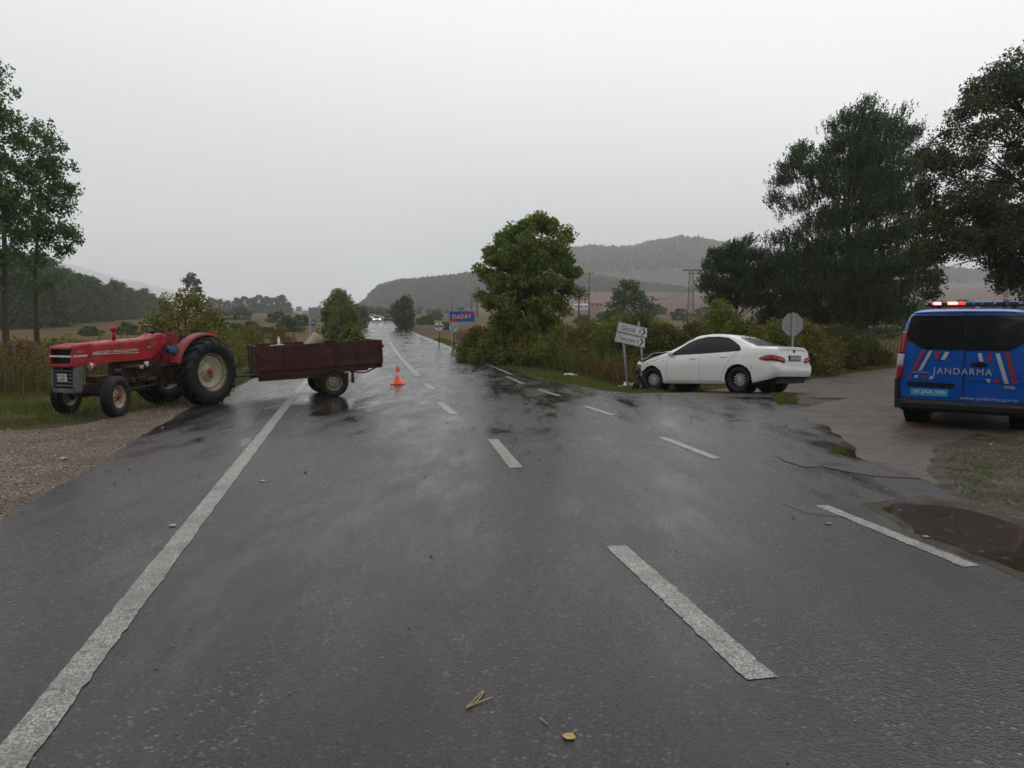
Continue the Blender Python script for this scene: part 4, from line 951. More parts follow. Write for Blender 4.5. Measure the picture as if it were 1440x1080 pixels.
def wheel_parts(parent, c, r, w, rim_r, side, rim_mat, tyre_mat, kind, yaw=0.0, name='wheel'):
    """wheel part (disc and hub) with sub-parts tyre and rim; side = +1 outer face towards +y"""
    s = side; mb = MB()
    if kind == 'tractor_rear':
        mb.lathe([(0,.06*s),(.10,.06*s),(.115,.035*s),(.17,.03*s),(.185,.0),(.20,-.01*s),(.30,.075*s),(rim_r*.80,.085*s),(rim_r*.86,.055*s),(rim_r*.86,.03*s),(.2,-.03*s),(0,-.03*s)], n=40)
    elif kind == 'tractor_front':
        mb.lathe([(0,.055*s),(.04,.055*s),(.045,.03*s),(.085,.025*s),(.095,-.01*s),(rim_r*.72,-.02*s),(rim_r*.8,.025*s),(rim_r*.98,.02*s),(rim_r*.98,-.01*s),(0,-.04*s)], n=32)
    elif kind == 'trailer':
        mb.lathe([(0,.045*s),(.035,.045*s),(.045,.03*s),(.07,.028*s),(.085,.045*s),(.105,.045*s),(.125,.0),(rim_r*.9,-.01*s),(rim_r*.98,.02*s),(rim_r*.98,-.02*s),(0,-.03*s)], n=32)
        for k in range(10):
            a = k*math.pi/5; mb.cyl((math.cos(a)*rim_r*.83,-.005*s,math.sin(a)*rim_r*.83), (math.cos(a)*rim_r*.83,.012*s,math.sin(a)*rim_r*.83), .014, n=8)
    else:   # car: multi-spoke cover
        mb.lathe([(0,.04*s),(.025,.038*s),(.032,.030*s),(.045,.026*s),(.045,.0),(0,-.0)], n=24)
        ns = 13
        for k in range(ns):
            a = 2*math.pi*k/ns; M = Matrix.Rotation(a, 4, 'Y')
            pts = [(.035,-.006),(rim_r*.97,-.019),(rim_r*.97,.019),(.035,.006)]
            mb.add([(p[0], (.034 if p[0] < .1 else .020)*s, p[1]) for p in pts]+[(p[0], .008*s, p[1]) for p in pts], [(0,1,2,3),(7,6,5,4),(0,4,5,1),(1,5,6,2),(2,6,7,3),(3,7,4,0)], False, M)
        mb.lathe([(rim_r*.93,.028*s),(rim_r*1.0,.03*s),(rim_r*1.0,.0),(rim_r*.93,.0)], n=40)
    wo = mb.build(name, rim_mat, parent, fix=True); wo.location = c; wo.rotation_euler.z = yaw
    tb = MB(); h = w/2; b = (r-rim_r)
    tb.lathe([(rim_r-.01,-h*.62),(rim_r+.25*b,-h*.95),(rim_r+.6*b,-h*1.0),(r-.12*b,-h*.9),(r-.012,-h*.72),(r,-h*.35),(r,0),(r,h*.35),(r-.012,h*.72),(r-.12*b,h*.9),(rim_r+.6*b,h*1.0),(rim_r+.25*b,h*.95),(rim_r-.01,h*.62)], n=56)
    if kind == 'tractor_rear':
        for sd in (1, -1):
            for k in range(18):
                a0 = 2*math.pi*(k+(.5 if sd < 0 else 0))/18; pts_t = []; 
                for (yy, da, rr, th) in ((.02,0.0,r,.045),(h*.5,.13,r-.004,.05),(h*.86,.235,r-.03,.055),(h*1.02,.285,r-.11,.06),(h*1.03,.30,r-.16,.045)):
                    pts_t.append((yy*sd, a0+da, rr, th))
                vs = []; hb_ = .05
                for (yy, aa, rr, th) in pts_t:
                    hh = hb_ if abs(yy) < h*.95 else .032
                    oy = 0 if abs(yy) < h*.95 else (.012*sd)
                    da = th/(2*r)
                    for (dA, dr) in ((-da, -.02), (-da, hh), (da, hh), (da, -.02)):
                        vs.append(((rr+dr)*math.cos(aa+dA), yy+oy, (rr+dr)*math.sin(aa+dA)))
                fs = []
                for q in range(len(pts_t)-1):
                    for e in range(4): fs.append((q*4+e, q*4+(e+1) % 4, q*4+4+(e+1) % 4, q*4+4+e))
                fs += [(0,1,2,3), tuple(len(vs)-4+e for e in (3,2,1,0))]
                tb.add(vs, fs, False)
    elif kind == 'tractor_front':
        for yy in (-.55,-.2,.2,.55): tb.lathe([(r-.02,h*yy-.014),(r+.012,h*yy-.010),(r+.012,h*yy+.010),(r-.02,h*yy+.014)], n=48)
    elif kind == 'trailer':
        for yy in (-.5,-.17,.17,.5): tb.lathe([(r-.01,h*yy-.012),(r+.006,h*yy-.009),(r+.006,h*yy+.009),(r-.01,h*yy+.012)], n=48)
    tb.build('tyre', tyre_mat, wo)
    rb = MB(); q = rim_r
    rb.lathe([(q+.012,s*h*.80),(q+.012,s*h*.70),(q-.015,s*h*.62),(q-.03,s*h*.35),(q-.045,0),(q-.03,-s*h*.5),(q+.01,-s*h*.75),(q-.02,-s*h*.75),(q-.06,0),(q-.045,s*h*.35),(q-.022,s*h*.76)], n=48)
    if kind == 'tractor_rear':
        for k in range(8):
            a = 2*math.pi*k/8+.2; rb.box((math.cos(a)*q*.88, .045*s, math.sin(a)*q*.88), (.09,.03,.08), rot=(0,-math.degrees(a),0))
    rb.build('rim', rim_mat if kind != 'car' else M_BLACK, wo)
    return wo

# ------------------------------------------------------------------ tractor
def make_tractor():
    TH = R(67); f = Vector((-math.cos(TH), -math.sin(TH), 0))
    l = Vector((math.sin(TH), -math.cos(TH), 0)); c = Vector((-6.36, 16.0, 0))-l*.62
    t = thing('tractor', 'old red farm tractor with grey grille and cream wheels standing half on the left verge', 'tractor', (c.x, c.y, -.02), math.atan2(f.y, f.x))
    WB = 2.25
    mb = MB()       # transmission, engine and castings
    mb.box((.05,0,.68), (.50,.34,.46)); mb.cyl((.0,-.52,.68), (.0,.52,.68), .10, n=18); mb.cyl((0,-.30,.68), (0,.30,.68), .17, n=18)
    mb.box((.62,0,.66), (.72,.36,.40)); mb.cyl((.95,-.20,.72), (.95,.20,.72), .21, n=20)
    mb.box((1.36,0,.72), (.72,.34,.46)); mb.box((1.36,0,.46), (.66,.26,.14)); mb.box((1.40,0,.98), (.70,.24,.10))
    mb.box((1.95,0,.62), (.55,.30,.22)); mb.box((2.35,0,.52), (.42,.34,.16))
    for k in range(4): mb.cyl((1.12+.17*k,.17,.84), (1.12+.17*k,.26,.86), .028, n=8)
    mb.tube([(1.1,.26,.87),(1.7,.27,.87)], .035, 8); mb.tube([(1.15,.20,.60),(1.5,.23,.56),(1.8,.22,.62)], .025, 8)
    mb.cyl((1.55,.17,.62), (1.55,.30,.62), .055, n=12); mb.box((1.30,.22,.66), (.22,.12,.14)); mb.cyl((1.75,.2,.80), (1.92,.2,.80), .06, n=12)
    mb.cyl((1.0,.24,.60),(1.22,.24,.60), .05, n=10); mb.box((.80,.22,.52), (.18,.06,.22)); mb.box((.45,.24,.62), (.10,.08,.20))
    for k in range(16):
        x = random.uniform(.35, 1.95); z = random.uniform(.50, .95); mb.cyl((x,.16,z), (x+random.uniform(-.02,.02),.16+random.uniform(.03,.09),z), random.uniform(.012,.03), n=7)
    for k in range(9):
        x = random.uniform(.5, 1.8); z = random.uniform(.55, .9); mb.tube([(x,.20,z), (x+.15,.24,z+random.uniform(-.08,.08)), (x+.32,.21,z+random.uniform(-.1,.1))], .009, 5)
    mb.build('engine', M_GREASE, t, bevel=.008)
    for sgn in (1, -1): mb = MB(); mb.box((.52,sgn*.28,.64), (.30,.12,.30)); mb.box((.55,sgn*.40,.50), (.46,.22,.025)); mb.build('footplate', M_RUST, t, bevel=.006)
    # bonnet: lofted over its length, rounded shoulders, nose cowl in front
    def bon(xs, mat, name):
        vs = []; fs = []; n = 15
        for (x, w, zb, zt) in xs:
            for i in range(n):
                a = i/(n-1); 
                if i < 4: y = w; z = zb+(zt-.07-zb)*i/3
                elif i > n-5: y = -w; z = zb+(zt-.07-zb)*(n-1-i)/3
                else:
                    th = math.pi*(i-3)/(n-7); y = w*np.sign(math.cos(th))*abs(math.cos(th))**.55; z = zt-.07+.07*abs(math.sin(th))**.6
                vs.append((x, float(y), float(z)))
        for k in range(len(xs)-1):
            for i in range(n-1): fs.append((k*n+i, k*n+i+1, (k+1)*n+i+1, (k+1)*n+i))
        fs.append(tuple(range(n))); fs.append(tuple(range((len(xs)-1)*n, len(xs)*n)))
        m_ = MB(); m_.add(vs, fs, True); return m_
    b = bon([(1.20,.235,1.00,1.42),(1.5,.235,.995,1.405),(1.9,.235,.985,1.385),(2.25,.236,.975,1.36),(2.42,.238,.970,1.345)], M_TRED, 'bonnet')
    bo = b.build('bonnet', M_TRED, t); md = bo.modifiers.new('bevel', 'BEVEL'); md.width = .006; md.limit_method = 'ANGLE'; md.angle_limit = R(50)
    text_part('MASSEY FERGUSON', M_SILVERL, bo, (1.86,.2375,1.185), (-1,0,.025), (0,0,1), width=.98, height=.052, name='lettering', bold=.02)
    s_ = MB(); s_.box((1.86,.2365,1.145), (1.02,.003,.012)); s_.build('trim_strip', M_SILVERL, bo)
    # nose: cowl with two-part opening and chrome bar
    n_ = MB()
    for sgn in (1, -1): n_.prism([(2.425,.97),(2.425,1.345),(2.62,1.325),(2.80,1.28),(2.83,.98),(2.80,.94)], sgn*.262, sgn*.300)
    n_.prism([(2.425,1.30),(2.425,1.352),(2.62,1.336),(2.84,1.29),(2.84,1.25)], -.2615, .2615)
    n_.box((2.80,0,.965), (.07,.524,.045)); n_.box((2.79,0,1.12), (.02,.522,.03)); n_.box((2.62,0,.98),(.36,.52,.02)); n_.box((2.432,0,1.14), (.012,.52,.36))
    no = n_.build('nose_cowl', M_TRED, t, bevel=.018, seg=3)
    g = MB()
    for k in range(11): g.box((2.755,0,1.00+.022*k), (.012,.515,.008))
    g.box((2.72,0,1.11), (.012,.52,.27)); g.build('grille', M_BLACK, no)
    g = MB(); g.box((2.812,0,1.125), (.016,.56,.035)); g.prism([(2.52,1.118),(2.80,1.108),(2.80,1.143),(2.52,1.148)], .3015, .305); g.build('chrome_bar', M_CHROME, no, bevel=.004)
    g = MB(); g.box((2.66,.302,1.20), (.11,.006,.035)); g.build('badge', M_AMBER, no, bevel=.003)
    # lower grille, grey
    g = MB()
    for sgn in (1, -1): g.prism([(2.62,.93),(2.78,.93),(2.80,.60),(2.78,.47),(2.66,.47),(2.63,.56)], sgn*.255, sgn*.300)
    g.box((2.72,0,.505), (.14,.51,.075)); g.box((2.70,0,.925), (.14,.51,.02))
    for k in range(5): g.box((2.745,0,.595+.066*k), (.03,.51,.036), rot=(0,24,0))
    go = g.build('lower_grille', M_TGREY, t, bevel=.01)
    g = MB(); g.box((2.60,0,.73), (.02,.50,.40)); g.build('radiator', M_BLACK, go)
    p_ = MB(); p_.box((2.778,-.03,.74), (.008,.24,.145), rot=(0,3,0)); po = p_.build('number_plate', M_PLATEW, go, bevel=.003)
    text_part('37 HDL', M_BLACK, po, (2.783,-.03,.775), (0,1,0), (0,0,1), width=.19, height=.045, name='lettering', bold=.01)
    text_part('170', M_BLACK, po, (2.7815,-.03,.71), (0,1,0), (0,0,1), width=.12, height=.045, name='lettering', bold=.01)
    for sgn in (1, -1):
        h_ = MB(); h_.lathe([(.0,-.11),(.04,-.105),(.07,-.07),(.085,-.02),(.088,.02),(.082,.03)], (2.50,sgn*.345,.925), 24, axis='X'); h_.box((2.46,sgn*.27,.925), (.05,.10,.03))
        ho = h_.build('headlight', M_TRED, t)
        h_ = MB(); h_.lathe([(.083,.022),(.07,.034),(.04,.044),(0,.047)], (2.50,sgn*.345,.925), 24, axis='X'); h_.build('lens', M_GLASSL, ho)
        h_ = MB(); h_.lathe([(.083,.012),(.092,.02),(.092,.032),(.083,.036)], (2.50,sgn*.345,.925), 24, axis='X'); h_.build('bezel', M_CHROME, ho)
    # dashboard / fuel tank cowl rising to the steering column
    d = MB(); d.prism([(1.205,1.00),(1.205,1.40),(1.10,1.41),(.98,1.44),(.84,1.50),(.70,1.50),(.62,1.44),(.66,1.30),(.80,1.15),(.95,1.04),(1.05,.98)], -.21, .21)
    do = d.build('dashboard', M_TRED, t, bevel=.035, seg=3)
    d = MB(); d.box((1.09,.2115,1.24), (.12,.004,.10)); d.build('badge', M_BLACKM, do, bevel=.004)
    text_part('135', M_SILVERL, do, (1.09,.2135,1.24), (-1,0,0), (0,0,1), width=.09, height=.055, name='lettering')
    s_ = MB(); s_.tube([(.86+.0,0,1.44),(.78,0,1.54)], .022, 10)
    ctr = Vector((.80,0,1.53)); ax = Vector((-.42,0,.91)).normalized(); a_ = Vector((0,1,0)); b_ = ax.cross(a_)
    ring = [ctr+ax*.03+(a_*math.cos(q)+b_*math.sin(q))*.215 for q in np.linspace(0, 2*math.pi, 33)[:-1]]
    s_.tube(ring, .013, 8, closed=True)
    for k in range(3):
        q = k*2.094+.5; s_.tube([ctr, ctr+ax*.02+(a_*math.cos(q)+b_*math.sin(q))*.2], .009, 6)
    s_.ball(tuple(ctr), .04); s_.build('steering_wheel', M_BLACK, t)
    s_ = MB(); s_.cyl((1.70,0,1.385), (1.70,0,1.56), .036, n=16); s_.lathe([(.036,0),(.062,.025),(.066,.07),(.05,.095),(.0,.105)], (1.70,0,1.545), 18, axis='Z'); s_.build('air_intake', M_TRED, t)
    s_ = MB(); s_.tube([(1.6,-.2,.9),(1.6,-.30,.8),(1.3,-.33,.6),(.2,-.34,.45)], .03, 10); s_.build('exhaust_pipe', M_RUST, t)
    # fuel filters and bits that catch the light
    s_ = MB(); s_.cyl((1.22,.27,.86), (1.22,.27,.96), .042, n=14); s_.build('fuel_filter', M_PLATEW, t)
    s_ = MB(); s_.cyl((1.36,.28,.82), (1.36,.28,.90), .05, n=14); s_.build('fuel_filter', M_CREAM, t)
    # front axle, steering arms
    s_ = MB(); s_.box((WB-.02,0,.42), (.16,1.0,.10)); s_.box((WB+.16,0,.42), (.20,.22,.10)); s_.tube([(1.0,.30,.50),(1.7,.34,.46),(WB-.12,.50,.36)], .022, 8); s_.tube([(1.0,-.30,.50),(WB-.12,-.50,.36)], .022, 8)
    s_.tube([(1.25,.33,.67),(WB+.1,.42,.64)], .013, 6); s_.tube([(1.5,.26,.98),(1.42,.33,.45)], .013, 6)
    for sgn in (1, -1): s_.cyl((WB,sgn*.50,.28), (WB,sgn*.50,.56), .038, n=12); s_.cyl((WB,sgn*.48,.37), (WB,sgn*.60,.37), .035, n=12)
    s_.build('front_axle', M_GREASE, t, bevel=.006)
    # fenders: arc plate with inner side sheet
    for sgn in (1, -1):
        fd = MB(); r0, r1 = .80, .825; arc = [R(a) for a in range(16, 117, 6)]
        yo, yi = sgn*.64, sgn*.42; vs = []; fs = []
        for a in arc:
            for (rr, yy) in ((r0, yi), (r1, yi), (r1, yo), (r1-.05, yo+.015*sgn), (r1-.05, yo), (r0, yo-.01*sgn)): vs.append((rr*math.cos(a), yy, .68+rr*math.sin(a)))
        for k in range(len(arc)-1):
            for e in range(6): fs.append((k*6+e, k*6+(e+1) % 6, k*6+6+(e+1) % 6, k*6+6+e))
        fs += [tuple(range(6)), tuple(len(vs)-6+e for e in range(6))]; fd.add(vs, fs, False)
        fd.prism([(math.cos(a)*r0, .68+r0*math.sin(a)) for a in arc]+[(-.34,.86),(.48,.80)], yi, yi+.012*sgn)
        fd.prism([(.62,1.04),(.80,.94),(.70,.90),(.55,.85),(.45,.95)], yi-.002*sgn, sgn*.60)
        fd.build('fender', M_TREDD, t, bevel=.006)
        q_ = MB(); q_.box((-.30,sgn*.56,1.50), (.09,.10,.07)); q_.build('rear_light', M_TREDD, t, bevel=.012)
    s_ = MB(); s_.box((.12,0,1.17), (.42,.44,.08)); s_.box((-.08,0,1.33), (.06,.44,.28), rot=(0,-12,0)); s_.build('seat', M_BLACK, t, bevel=.03, seg=3)
    s_ = MB(); s_.tube([(.75,.12,.95),(.66,.16,1.35)], .011, 6); s_.ball((.66,.16,1.36), .022); s_.build('gear_lever', M_BLACK, t); s_ = MB(); s_.tube([(.1,0,.8),(.12,0,1.14)], .04, 8); s_.build('seat_post', M_BLACK, t); s_ = MB()
    s_.tube([(-.1,.25,.72),(-.55,.28,.52),(-.78,.28,.50)], .022, 8); s_.tube([(-.1,-.25,.72),(-.55,-.28,.52),(-.78,-.28,.50)], .022, 8); s_.box((-.76,0,.50), (.06,.62,.04)); s_.box((-.45,0,.5), (.66,.08,.03)); s_.build('hitch', M_GREASE, t)
    wheel_parts(t, (0,.62,.685), .68, .36, .40, 1, M_CREAM, M_RUBBER, 'tractor_rear').rotation_euler.y = .4
    wheel_parts(t, (0,-.62,.685), .68, .36, .40, -1, M_CREAM, M_RUBBER, 'tractor_rear')
    for sgn in (1, -1): wheel_parts(t, (WB,sgn*.64,.378), .365, .19, .22, sgn, M_CREAM, M_RUBBER, 'tractor_front', yaw=R(19))
    for c_ in [q for q in children(t) if q.name.startswith('wheel')]:
        s_ = MB(); sg = 1 if c_.location.y > 0 else -1
        big = c_.location.x < 1; rr = .09 if big else .055
        for k in range(8 if big else 6):
            a = 2*math.pi*k/(8 if big else 6); s_.cyl((rr*math.cos(a),(.06 if big else .03)*sg,rr*math.sin(a)), (rr*math.cos(a),(.075 if big else .06)*sg,rr*math.sin(a)), .013, n=6)
        s_.cyl((0,.05*sg,0), (0,.078*sg,0), .06 if big else .035, n=14)
        if not big:
            for k in range(6):
                a = 2*math.pi*k/6; s_.cyl((rr*1.5*math.cos(a),.02*sg,rr*1.5*math.sin(a)), (rr*1.5*math.cos(a),.035*sg,rr*1.5*math.sin(a)), .012, n=6)
        s_.build('hub', M_TREDD, c_)
    # cloth on the near fender
    M = Matrix.Translation((c.x, c.y, -.02)) @ Matrix.Rotation(math.atan2(f.y, f.x), 4, 'Z')
    k = MB(); nx, ny = 16, 12; vs = []
    for i in range(nx):
        for j in range(ny):
            x = .42+.36*i/(nx-1); y = .27+.26*j/(ny-1); z = 1.235+.05*math.sin(i*.9+j*.5)+.04*mnoise.noise(Vector((i*.5, j*.6, 2)))-.06*abs(j/(ny-1)-.4)-.03*(i/(nx-1))
            vs.append((x+.03*mnoise.noise(Vector((i*.4,j*.4,5))), y, z))
    vs2 = [(a, b_, z-.05) for a, b_, z in vs]; n = len(vs)
    fs = [(i*ny+j, i*ny+j+1, (i+1)*ny+j+1, (i+1)*ny+j) for i in range(nx-1) for j in range(ny-1)]
    fs2 = [tuple(n+q for q in reversed(q4)) for q4 in fs]
    rim = [i*ny for i in range(nx)]+[(nx-1)*ny+j for j in range(1, ny)]+[i*ny+ny-1 for i in range(nx-2, -1, -1)]+[j for j in range(ny-2, 0, -1)]
    fs3 = [(rim[q], rim[(q+1) % len(rim)], n+rim[(q+1) % len(rim)], n+rim[q]) for q in range(len(rim))]
    k.add(vs+vs2, fs+fs2+fs3, True, M); o = k.build('folded_cloth', M_BLUECLOTH)
    tag(o, 'crumpled blue cloth lying beside the tractor seat', 'cloth')
    return t
make_tractor()

# ------------------------------------------------------------------ trailer
def make_trailer():
    PH = R(27); f = Vector((-math.cos(PH), -math.sin(PH), 0)); l = Vector((math.sin(PH), -math.cos(PH), 0)); c = Vector((-4.06, 17.5, 0))-l*.66
    yaw = math.atan2(f.y, f.x)
    t = thing('trailer', 'low maroon farm trailer hitched to the tractor across the edge line', 'trailer', (c.x, c.y, 0), yaw)
    P = R(2.2); T = Matrix.Translation((0,0,.32)) @ Matrix.Rotation(P, 4, 'Y') @ Matrix.Translation((0,0,-.32))
    L0, L1, W = -1.16, 1.66, .70; zb, zt = .70, 1.22
    def plank_panel(name, x0, x1, y, y2, along='x'):
        b = MB(); nrow = 3
        for k in range(nrow):
            za, zc = zb+(zt-zb)*k/nrow+.003, zb+(zt-zb)*(k+1)/nrow-.003
            if along == 'x': b.box(((x0+x1)/2, y, (za+zc)/2), (x1-x0, .03, zc-za), T)
            else: b.box((x0, (y+y2)/2, (za+zc)/2), (.03, abs(y2-y), zc-za), T)
        if along == 'x':
            n = 6
            for k in range(n):
                x = x0+.04+(x1-x0-.08)*k/(n-1); b.box((x, y+(.022 if y > 0 else -.022), (zb+zt)/2), (.05, .016, zt-zb), T)
            b.box(((x0+x1)/2, y, zt+.012), (x1-x0, .05, .024), T)
        else:
            for k in range(3): b.box((x0+(.022 if x0 > 0 else -.022), y+(y2-y)*(.1+.4*k), (zb+zt)/2), (.016,.05,zt-zb), T)
            b.box((x0, (y+y2)/2, zt+.012), (.05, abs(y2-y), .024), T)
        return b.build(name, M_TRAILER, t, bevel=.004)
    plank_panel('side_panel', L0, L1, W, 0); plank_panel('side_panel', L0, L1, -W, 0)
    plank_panel('headboard', L1-.016, L1, -W+.02, W-.02, 'y'); plank_panel('tailboard', L0+.016, L0, -W+.02, W-.02, 'y')
    b = MB(); b.box(((L0+L1)/2,0,zb-.012), (L1-L0-.04, 2*W-.04, .024), T); b.build('floor', M_TRAILERI, t)
    b = MB()
    for y in (.62,-.62): b.box((.42,y,zb-.085), (2.45,.07,.12), T)
    for y in (.60,-.60): b.box((.70,y,zb-.19), (1.9,.05,.09), T)
    for x in (1.6,.9,.1,-.5): b.box((x,0,zb-.06), (.07,1.2,.07), T)
    b.box((-.95,.62,zb-.06), (.42,.05,.09), T); b.box((-.95,-.62,zb-.06), (.42,.05,.09), T)
    b.cyl((0,-.60,.33), (0,.60,.33), .035, n=12)
    for y in (.5,-.5):
        for k in range(4): b.box((0,y,.385+.014*k), (.66-.13*k,.06,.012))
        b.box((.34,y,.47), (.05,.05,.14)); b.box((-.34,y,.47), (.05,.05,.14))
    b.build('chassis', M_RUST, t, bevel=.004)
    b = MB(); tip = Vector((2.62,0,.50))
    b.tube([T @ Vector((1.55,.42,zb-.1)), tip], .032, 8); b.tube([T @ Vector((1.55,-.42,zb-.1)), tip], .032, 8); b.lathe([(.03,-.03),(.07,-.03),(.07,.03),(.03,.03),(.03,-.03)], tuple(tip+Vector((.05,0,0))), 18, axis='Z')
    b.build('drawbar', M_TGREY, t)
    b = MB(); b.tube([T @ Vector((-.40,.58,zb-.16)), T @ Vector((-.75,.60,zb-.20)), T @ Vector((-1.06,.60,zb-.08))], .016, 6); b.tube([T @ Vector((-1.06,.62,zb-.08)), T @ Vector((-1.06,-.62,zb-.08))], .016, 6)
    b.tube([T @ Vector((-.40,-.58,zb-.16)), T @ Vector((-.75,-.60,zb-.20)), T @ Vector((-1.06,-.60,zb-.08))], .016, 6)
    b.build('tow_frame', M_RUST, t)
    b = MB(); b.box((-.44,.60,.44), (.05,.05,.26)); b.box((-.44,.62,.36),(.075,.02,.12)); b.build('prop_stand', M_RUST, t, bevel=.004)
    b = MB(); b.cyl(T @ Vector((L0-.02,.66,1.10)), T @ Vector((L0-.045,.66,1.10)), .035, n=14); b.build('reflector', M_TREDD, t)
    for sgn in (1, -1): wheel_parts(t, (0,sgn*.575,.328), .33, .17, .205, sgn, M_CREAMD, M_RUBBERC, 'trailer')
    M = Matrix.Translation((c.x, c.y, 0)) @ Matrix.Rotation(yaw, 4, 'Z') @ T
    # load
    q = MB(); A = Matrix.Translation((.46,.05,1.10)) @ Matrix.Rotation(R(-55), 4, 'Y') @ Matrix.Rotation(R(10), 4, 'X')
    q.lathe([(0,.0),(.13,.0),(.18,.36),(.192,.36),(.192,.378),(.172,.378),(.122,.014),(0,.014)], n=28, axis='Z', M=M @ A)
    tag(q.build('bucket', plain('cream_plastic', (.50,.45,.36), .5, var=.15, scale=5, dirt=(.28,.22,.15), dirt_amt=.3)), 'cream plastic bucket tipped over in the middle of the trailer', 'bucket')
    M_SACK = plain('straw_sack', (.36,.30,.16), .9, var=.3, scale=18, bump=1.0)
    q = MB(); vs = []; n1, n2 = 20, 12
    for i in range(n1+1):
        for j in range(n2):
            a = 2*math.pi*j/n2; s = math.sin(math.pi*min(1, max(0, i/n1)))**.35; k = 1+.18*mnoise.noise(Vector((i*.4, math.cos(a)*1.5, math.sin(a)*1.5)))
            vs.append((.72+.78*i/n1, .25+.26*math.cos(a)*s*k, 1.09+.16*math.sin(a)*s*k))
    q.add(vs, [(i*n2+j, i*n2+(j+1) % n2, (i+1)*n2+(j+1) % n2, (i+1)*n2+j) for i in range(n1) for j in range(n2)], True, M)
    tag(q.build('sack', M_SACK), 'pale straw coloured sack lying in the front of the trailer', 'sack')
    q = MB(); q.cyl((.98,-.45,1.0), (.98,-.45,1.36), .035, .03, n=14, M=M); q.cyl((.98,-.45,1.36), (.98,-.45,1.40), .02, .02, n=12, M=M)
    tag(q.build('plastic_bottle', M_PLATEW), 'pale bottle standing upright behind the sack in the trailer', 'bottle')
    q = MB(); q.box((.9,0,.9), (1.2,1.1,.36), M)
    # heap of cut vines
    rg = np.random.default_rng(77); n = 3400
    P = np.stack([rg.normal(-.62, .26, n), rg.normal(.05, .28, n), np.zeros(n)], 1); P[:, 0] = np.clip(P[:, 0], -1.08, .1); P[:, 1] = np.clip(P[:, 1], -.62, .62)
    hgt = .72*np.exp(-((P[:, 0]+.62)/.33)**2-((P[:, 1]-.05)/.42)**2)+.22; P[:, 2] = .73+hgt*rg.uniform(.2, 1.0, n)**.5+rg.normal(0, .02, n)
    Mn = np.array(M); Pw = P @ Mn[:3, :3].T+Mn[:3, 3]
    V, F = leaves(Pw, .085, rg, .7); tag(np_mesh('cut_greenery', V, F, leaf_mat('cut_vine_leaves', [(.06,.10,.018),(.10,.15,.03),(.17,.20,.05)])), 'heap of cut green vines piled in the rear of the trailer', 'vines')
    return t
make_trailer()
# ------------------------------------------------------------------ white saloon
M_WPAINT = plain('white_car_paint', (.63,.635,.61), .24, var=.05, scale=3, coat=.5, dirt=(.42,.39,.34), dirt_amt=.12)
M_TINT = plain('tinted_glass', (.006,.007,.008), .07, var=.2, scale=3, spec=.16)
M_SILVER = plain('silver_wheel_cover', (.42,.42,.42), .4, .3, var=.12, scale=9)
M_TAILRED = plain('red_lamp_lens', (.26,.003,.008), .12, var=.3, scale=14, coat=.1)
M_TAILDK = plain('dark_red_lamp_lens', (.12,.004,.008), .10, var=.2, scale=14, coat=.5)
M_PLATED = plain('car_number_plate', (.16,.165,.175), .4, var=.15, scale=12)
M_SEAM = plain('panel_gap', (.05,.05,.05), .8, var=.1)
M_TORN = plain('torn_dark_plastic', (.010,.010,.011), .5, spec=.2, var=.5, scale=14)
M_BENT = plain('bent_bare_metal', (.32,.33,.34), .35, .7, var=.4, scale=12)

def seg_curve(P, counts):
    """resample a control polyline with a fixed number of points per segment (smooth through the points)"""
    P = np.asarray(P, float); out = []
    Q = np.vstack([2*P[0]-P[1], P, 2*P[-1]-P[-2]])
    for i, c in enumerate(counts):
        p0, p1, p2, p3 = Q[i], Q[i+1], Q[i+2], Q[i+3]
        for k in range(c):
            t = k/c; m1 = (p2-p0)*.5*min(1, np.linalg.norm(p2-p1)/(np.linalg.norm(p1-p0)+1e-9)); m2 = (p3-p1)*.5*min(1, np.linalg.norm(p2-p1)/(np.linalg.norm(p3-p2)+1e-9))
            h = (2*t**3-3*t**2+1)*p1+(t**3-2*t**2+t)*m1+(-2*t**3+3*t**2)*p2+(t**3-t**2)*m2; out.append(h)
    out.append(P[-1]); return np.array(out)
def sm_interp(x, xs, ys, w=.07):
    return np.mean([np.interp(x+d, xs, ys) for d in np.linspace(-w, w, 7)], 0)

def saloon_half(x):
    zb = np.interp(x, [-1.06,-.95,-.75,-.45,0,2.6,3.2], [.36,.33,.27,.21,.19,.19,.22])
    w = sm_interp(x, [-1.02,-.97,-.92,-.84,-.7,-.45,0,1.3,2.4,2.8,3.1,3.3], [.68,.765,.805,.838,.862,.880,.893,.898,.893,.878,.83,.75], .02)
    belt = sm_interp(x, [-1.06,-.5,0,.5,1.2,2.0,2.4,2.8,3.2], [.985,1.005,.985,.960,.93,.905,.885,.80,.68])
    top = sm_interp(x, [-1.06,-1.0,-.9,-.6,-.38,-.1,.2,.5,.8,1.1,1.4,1.65,1.9,2.15,2.35,2.7,3.0,3.2], [1.075,1.102,1.098,1.105,1.125,1.240,1.365,1.44,1.475,1.485,1.465,1.385,1.235,1.085,1.005,.925,.83,.75], .045)
    g = max(.03, top-belt); G_ = min(1., g/.34); ye = w*.95-.025-g*.50
    ze = top-.10*G_
    P = [(0,zb),(w*.72,zb),(w*.925,zb+.02),(w*.975,zb+.10),(w*.995,.48),(w,.66),(w*.992,.775),(w*.966,belt-.05),(w*.945,belt),
         ((w*.945+ye)/2+.035*G_,(belt+ze)/2+.01),(ye,ze),(ye-.075*G_-.02,top-.028*G_-.004),(ye*.55,top-.004),(0,top)]
    P = np.array(P)
    C = seg_curve(P, [3,2,3,6,4,4,4,2,10,10,4,5,6])
    return C
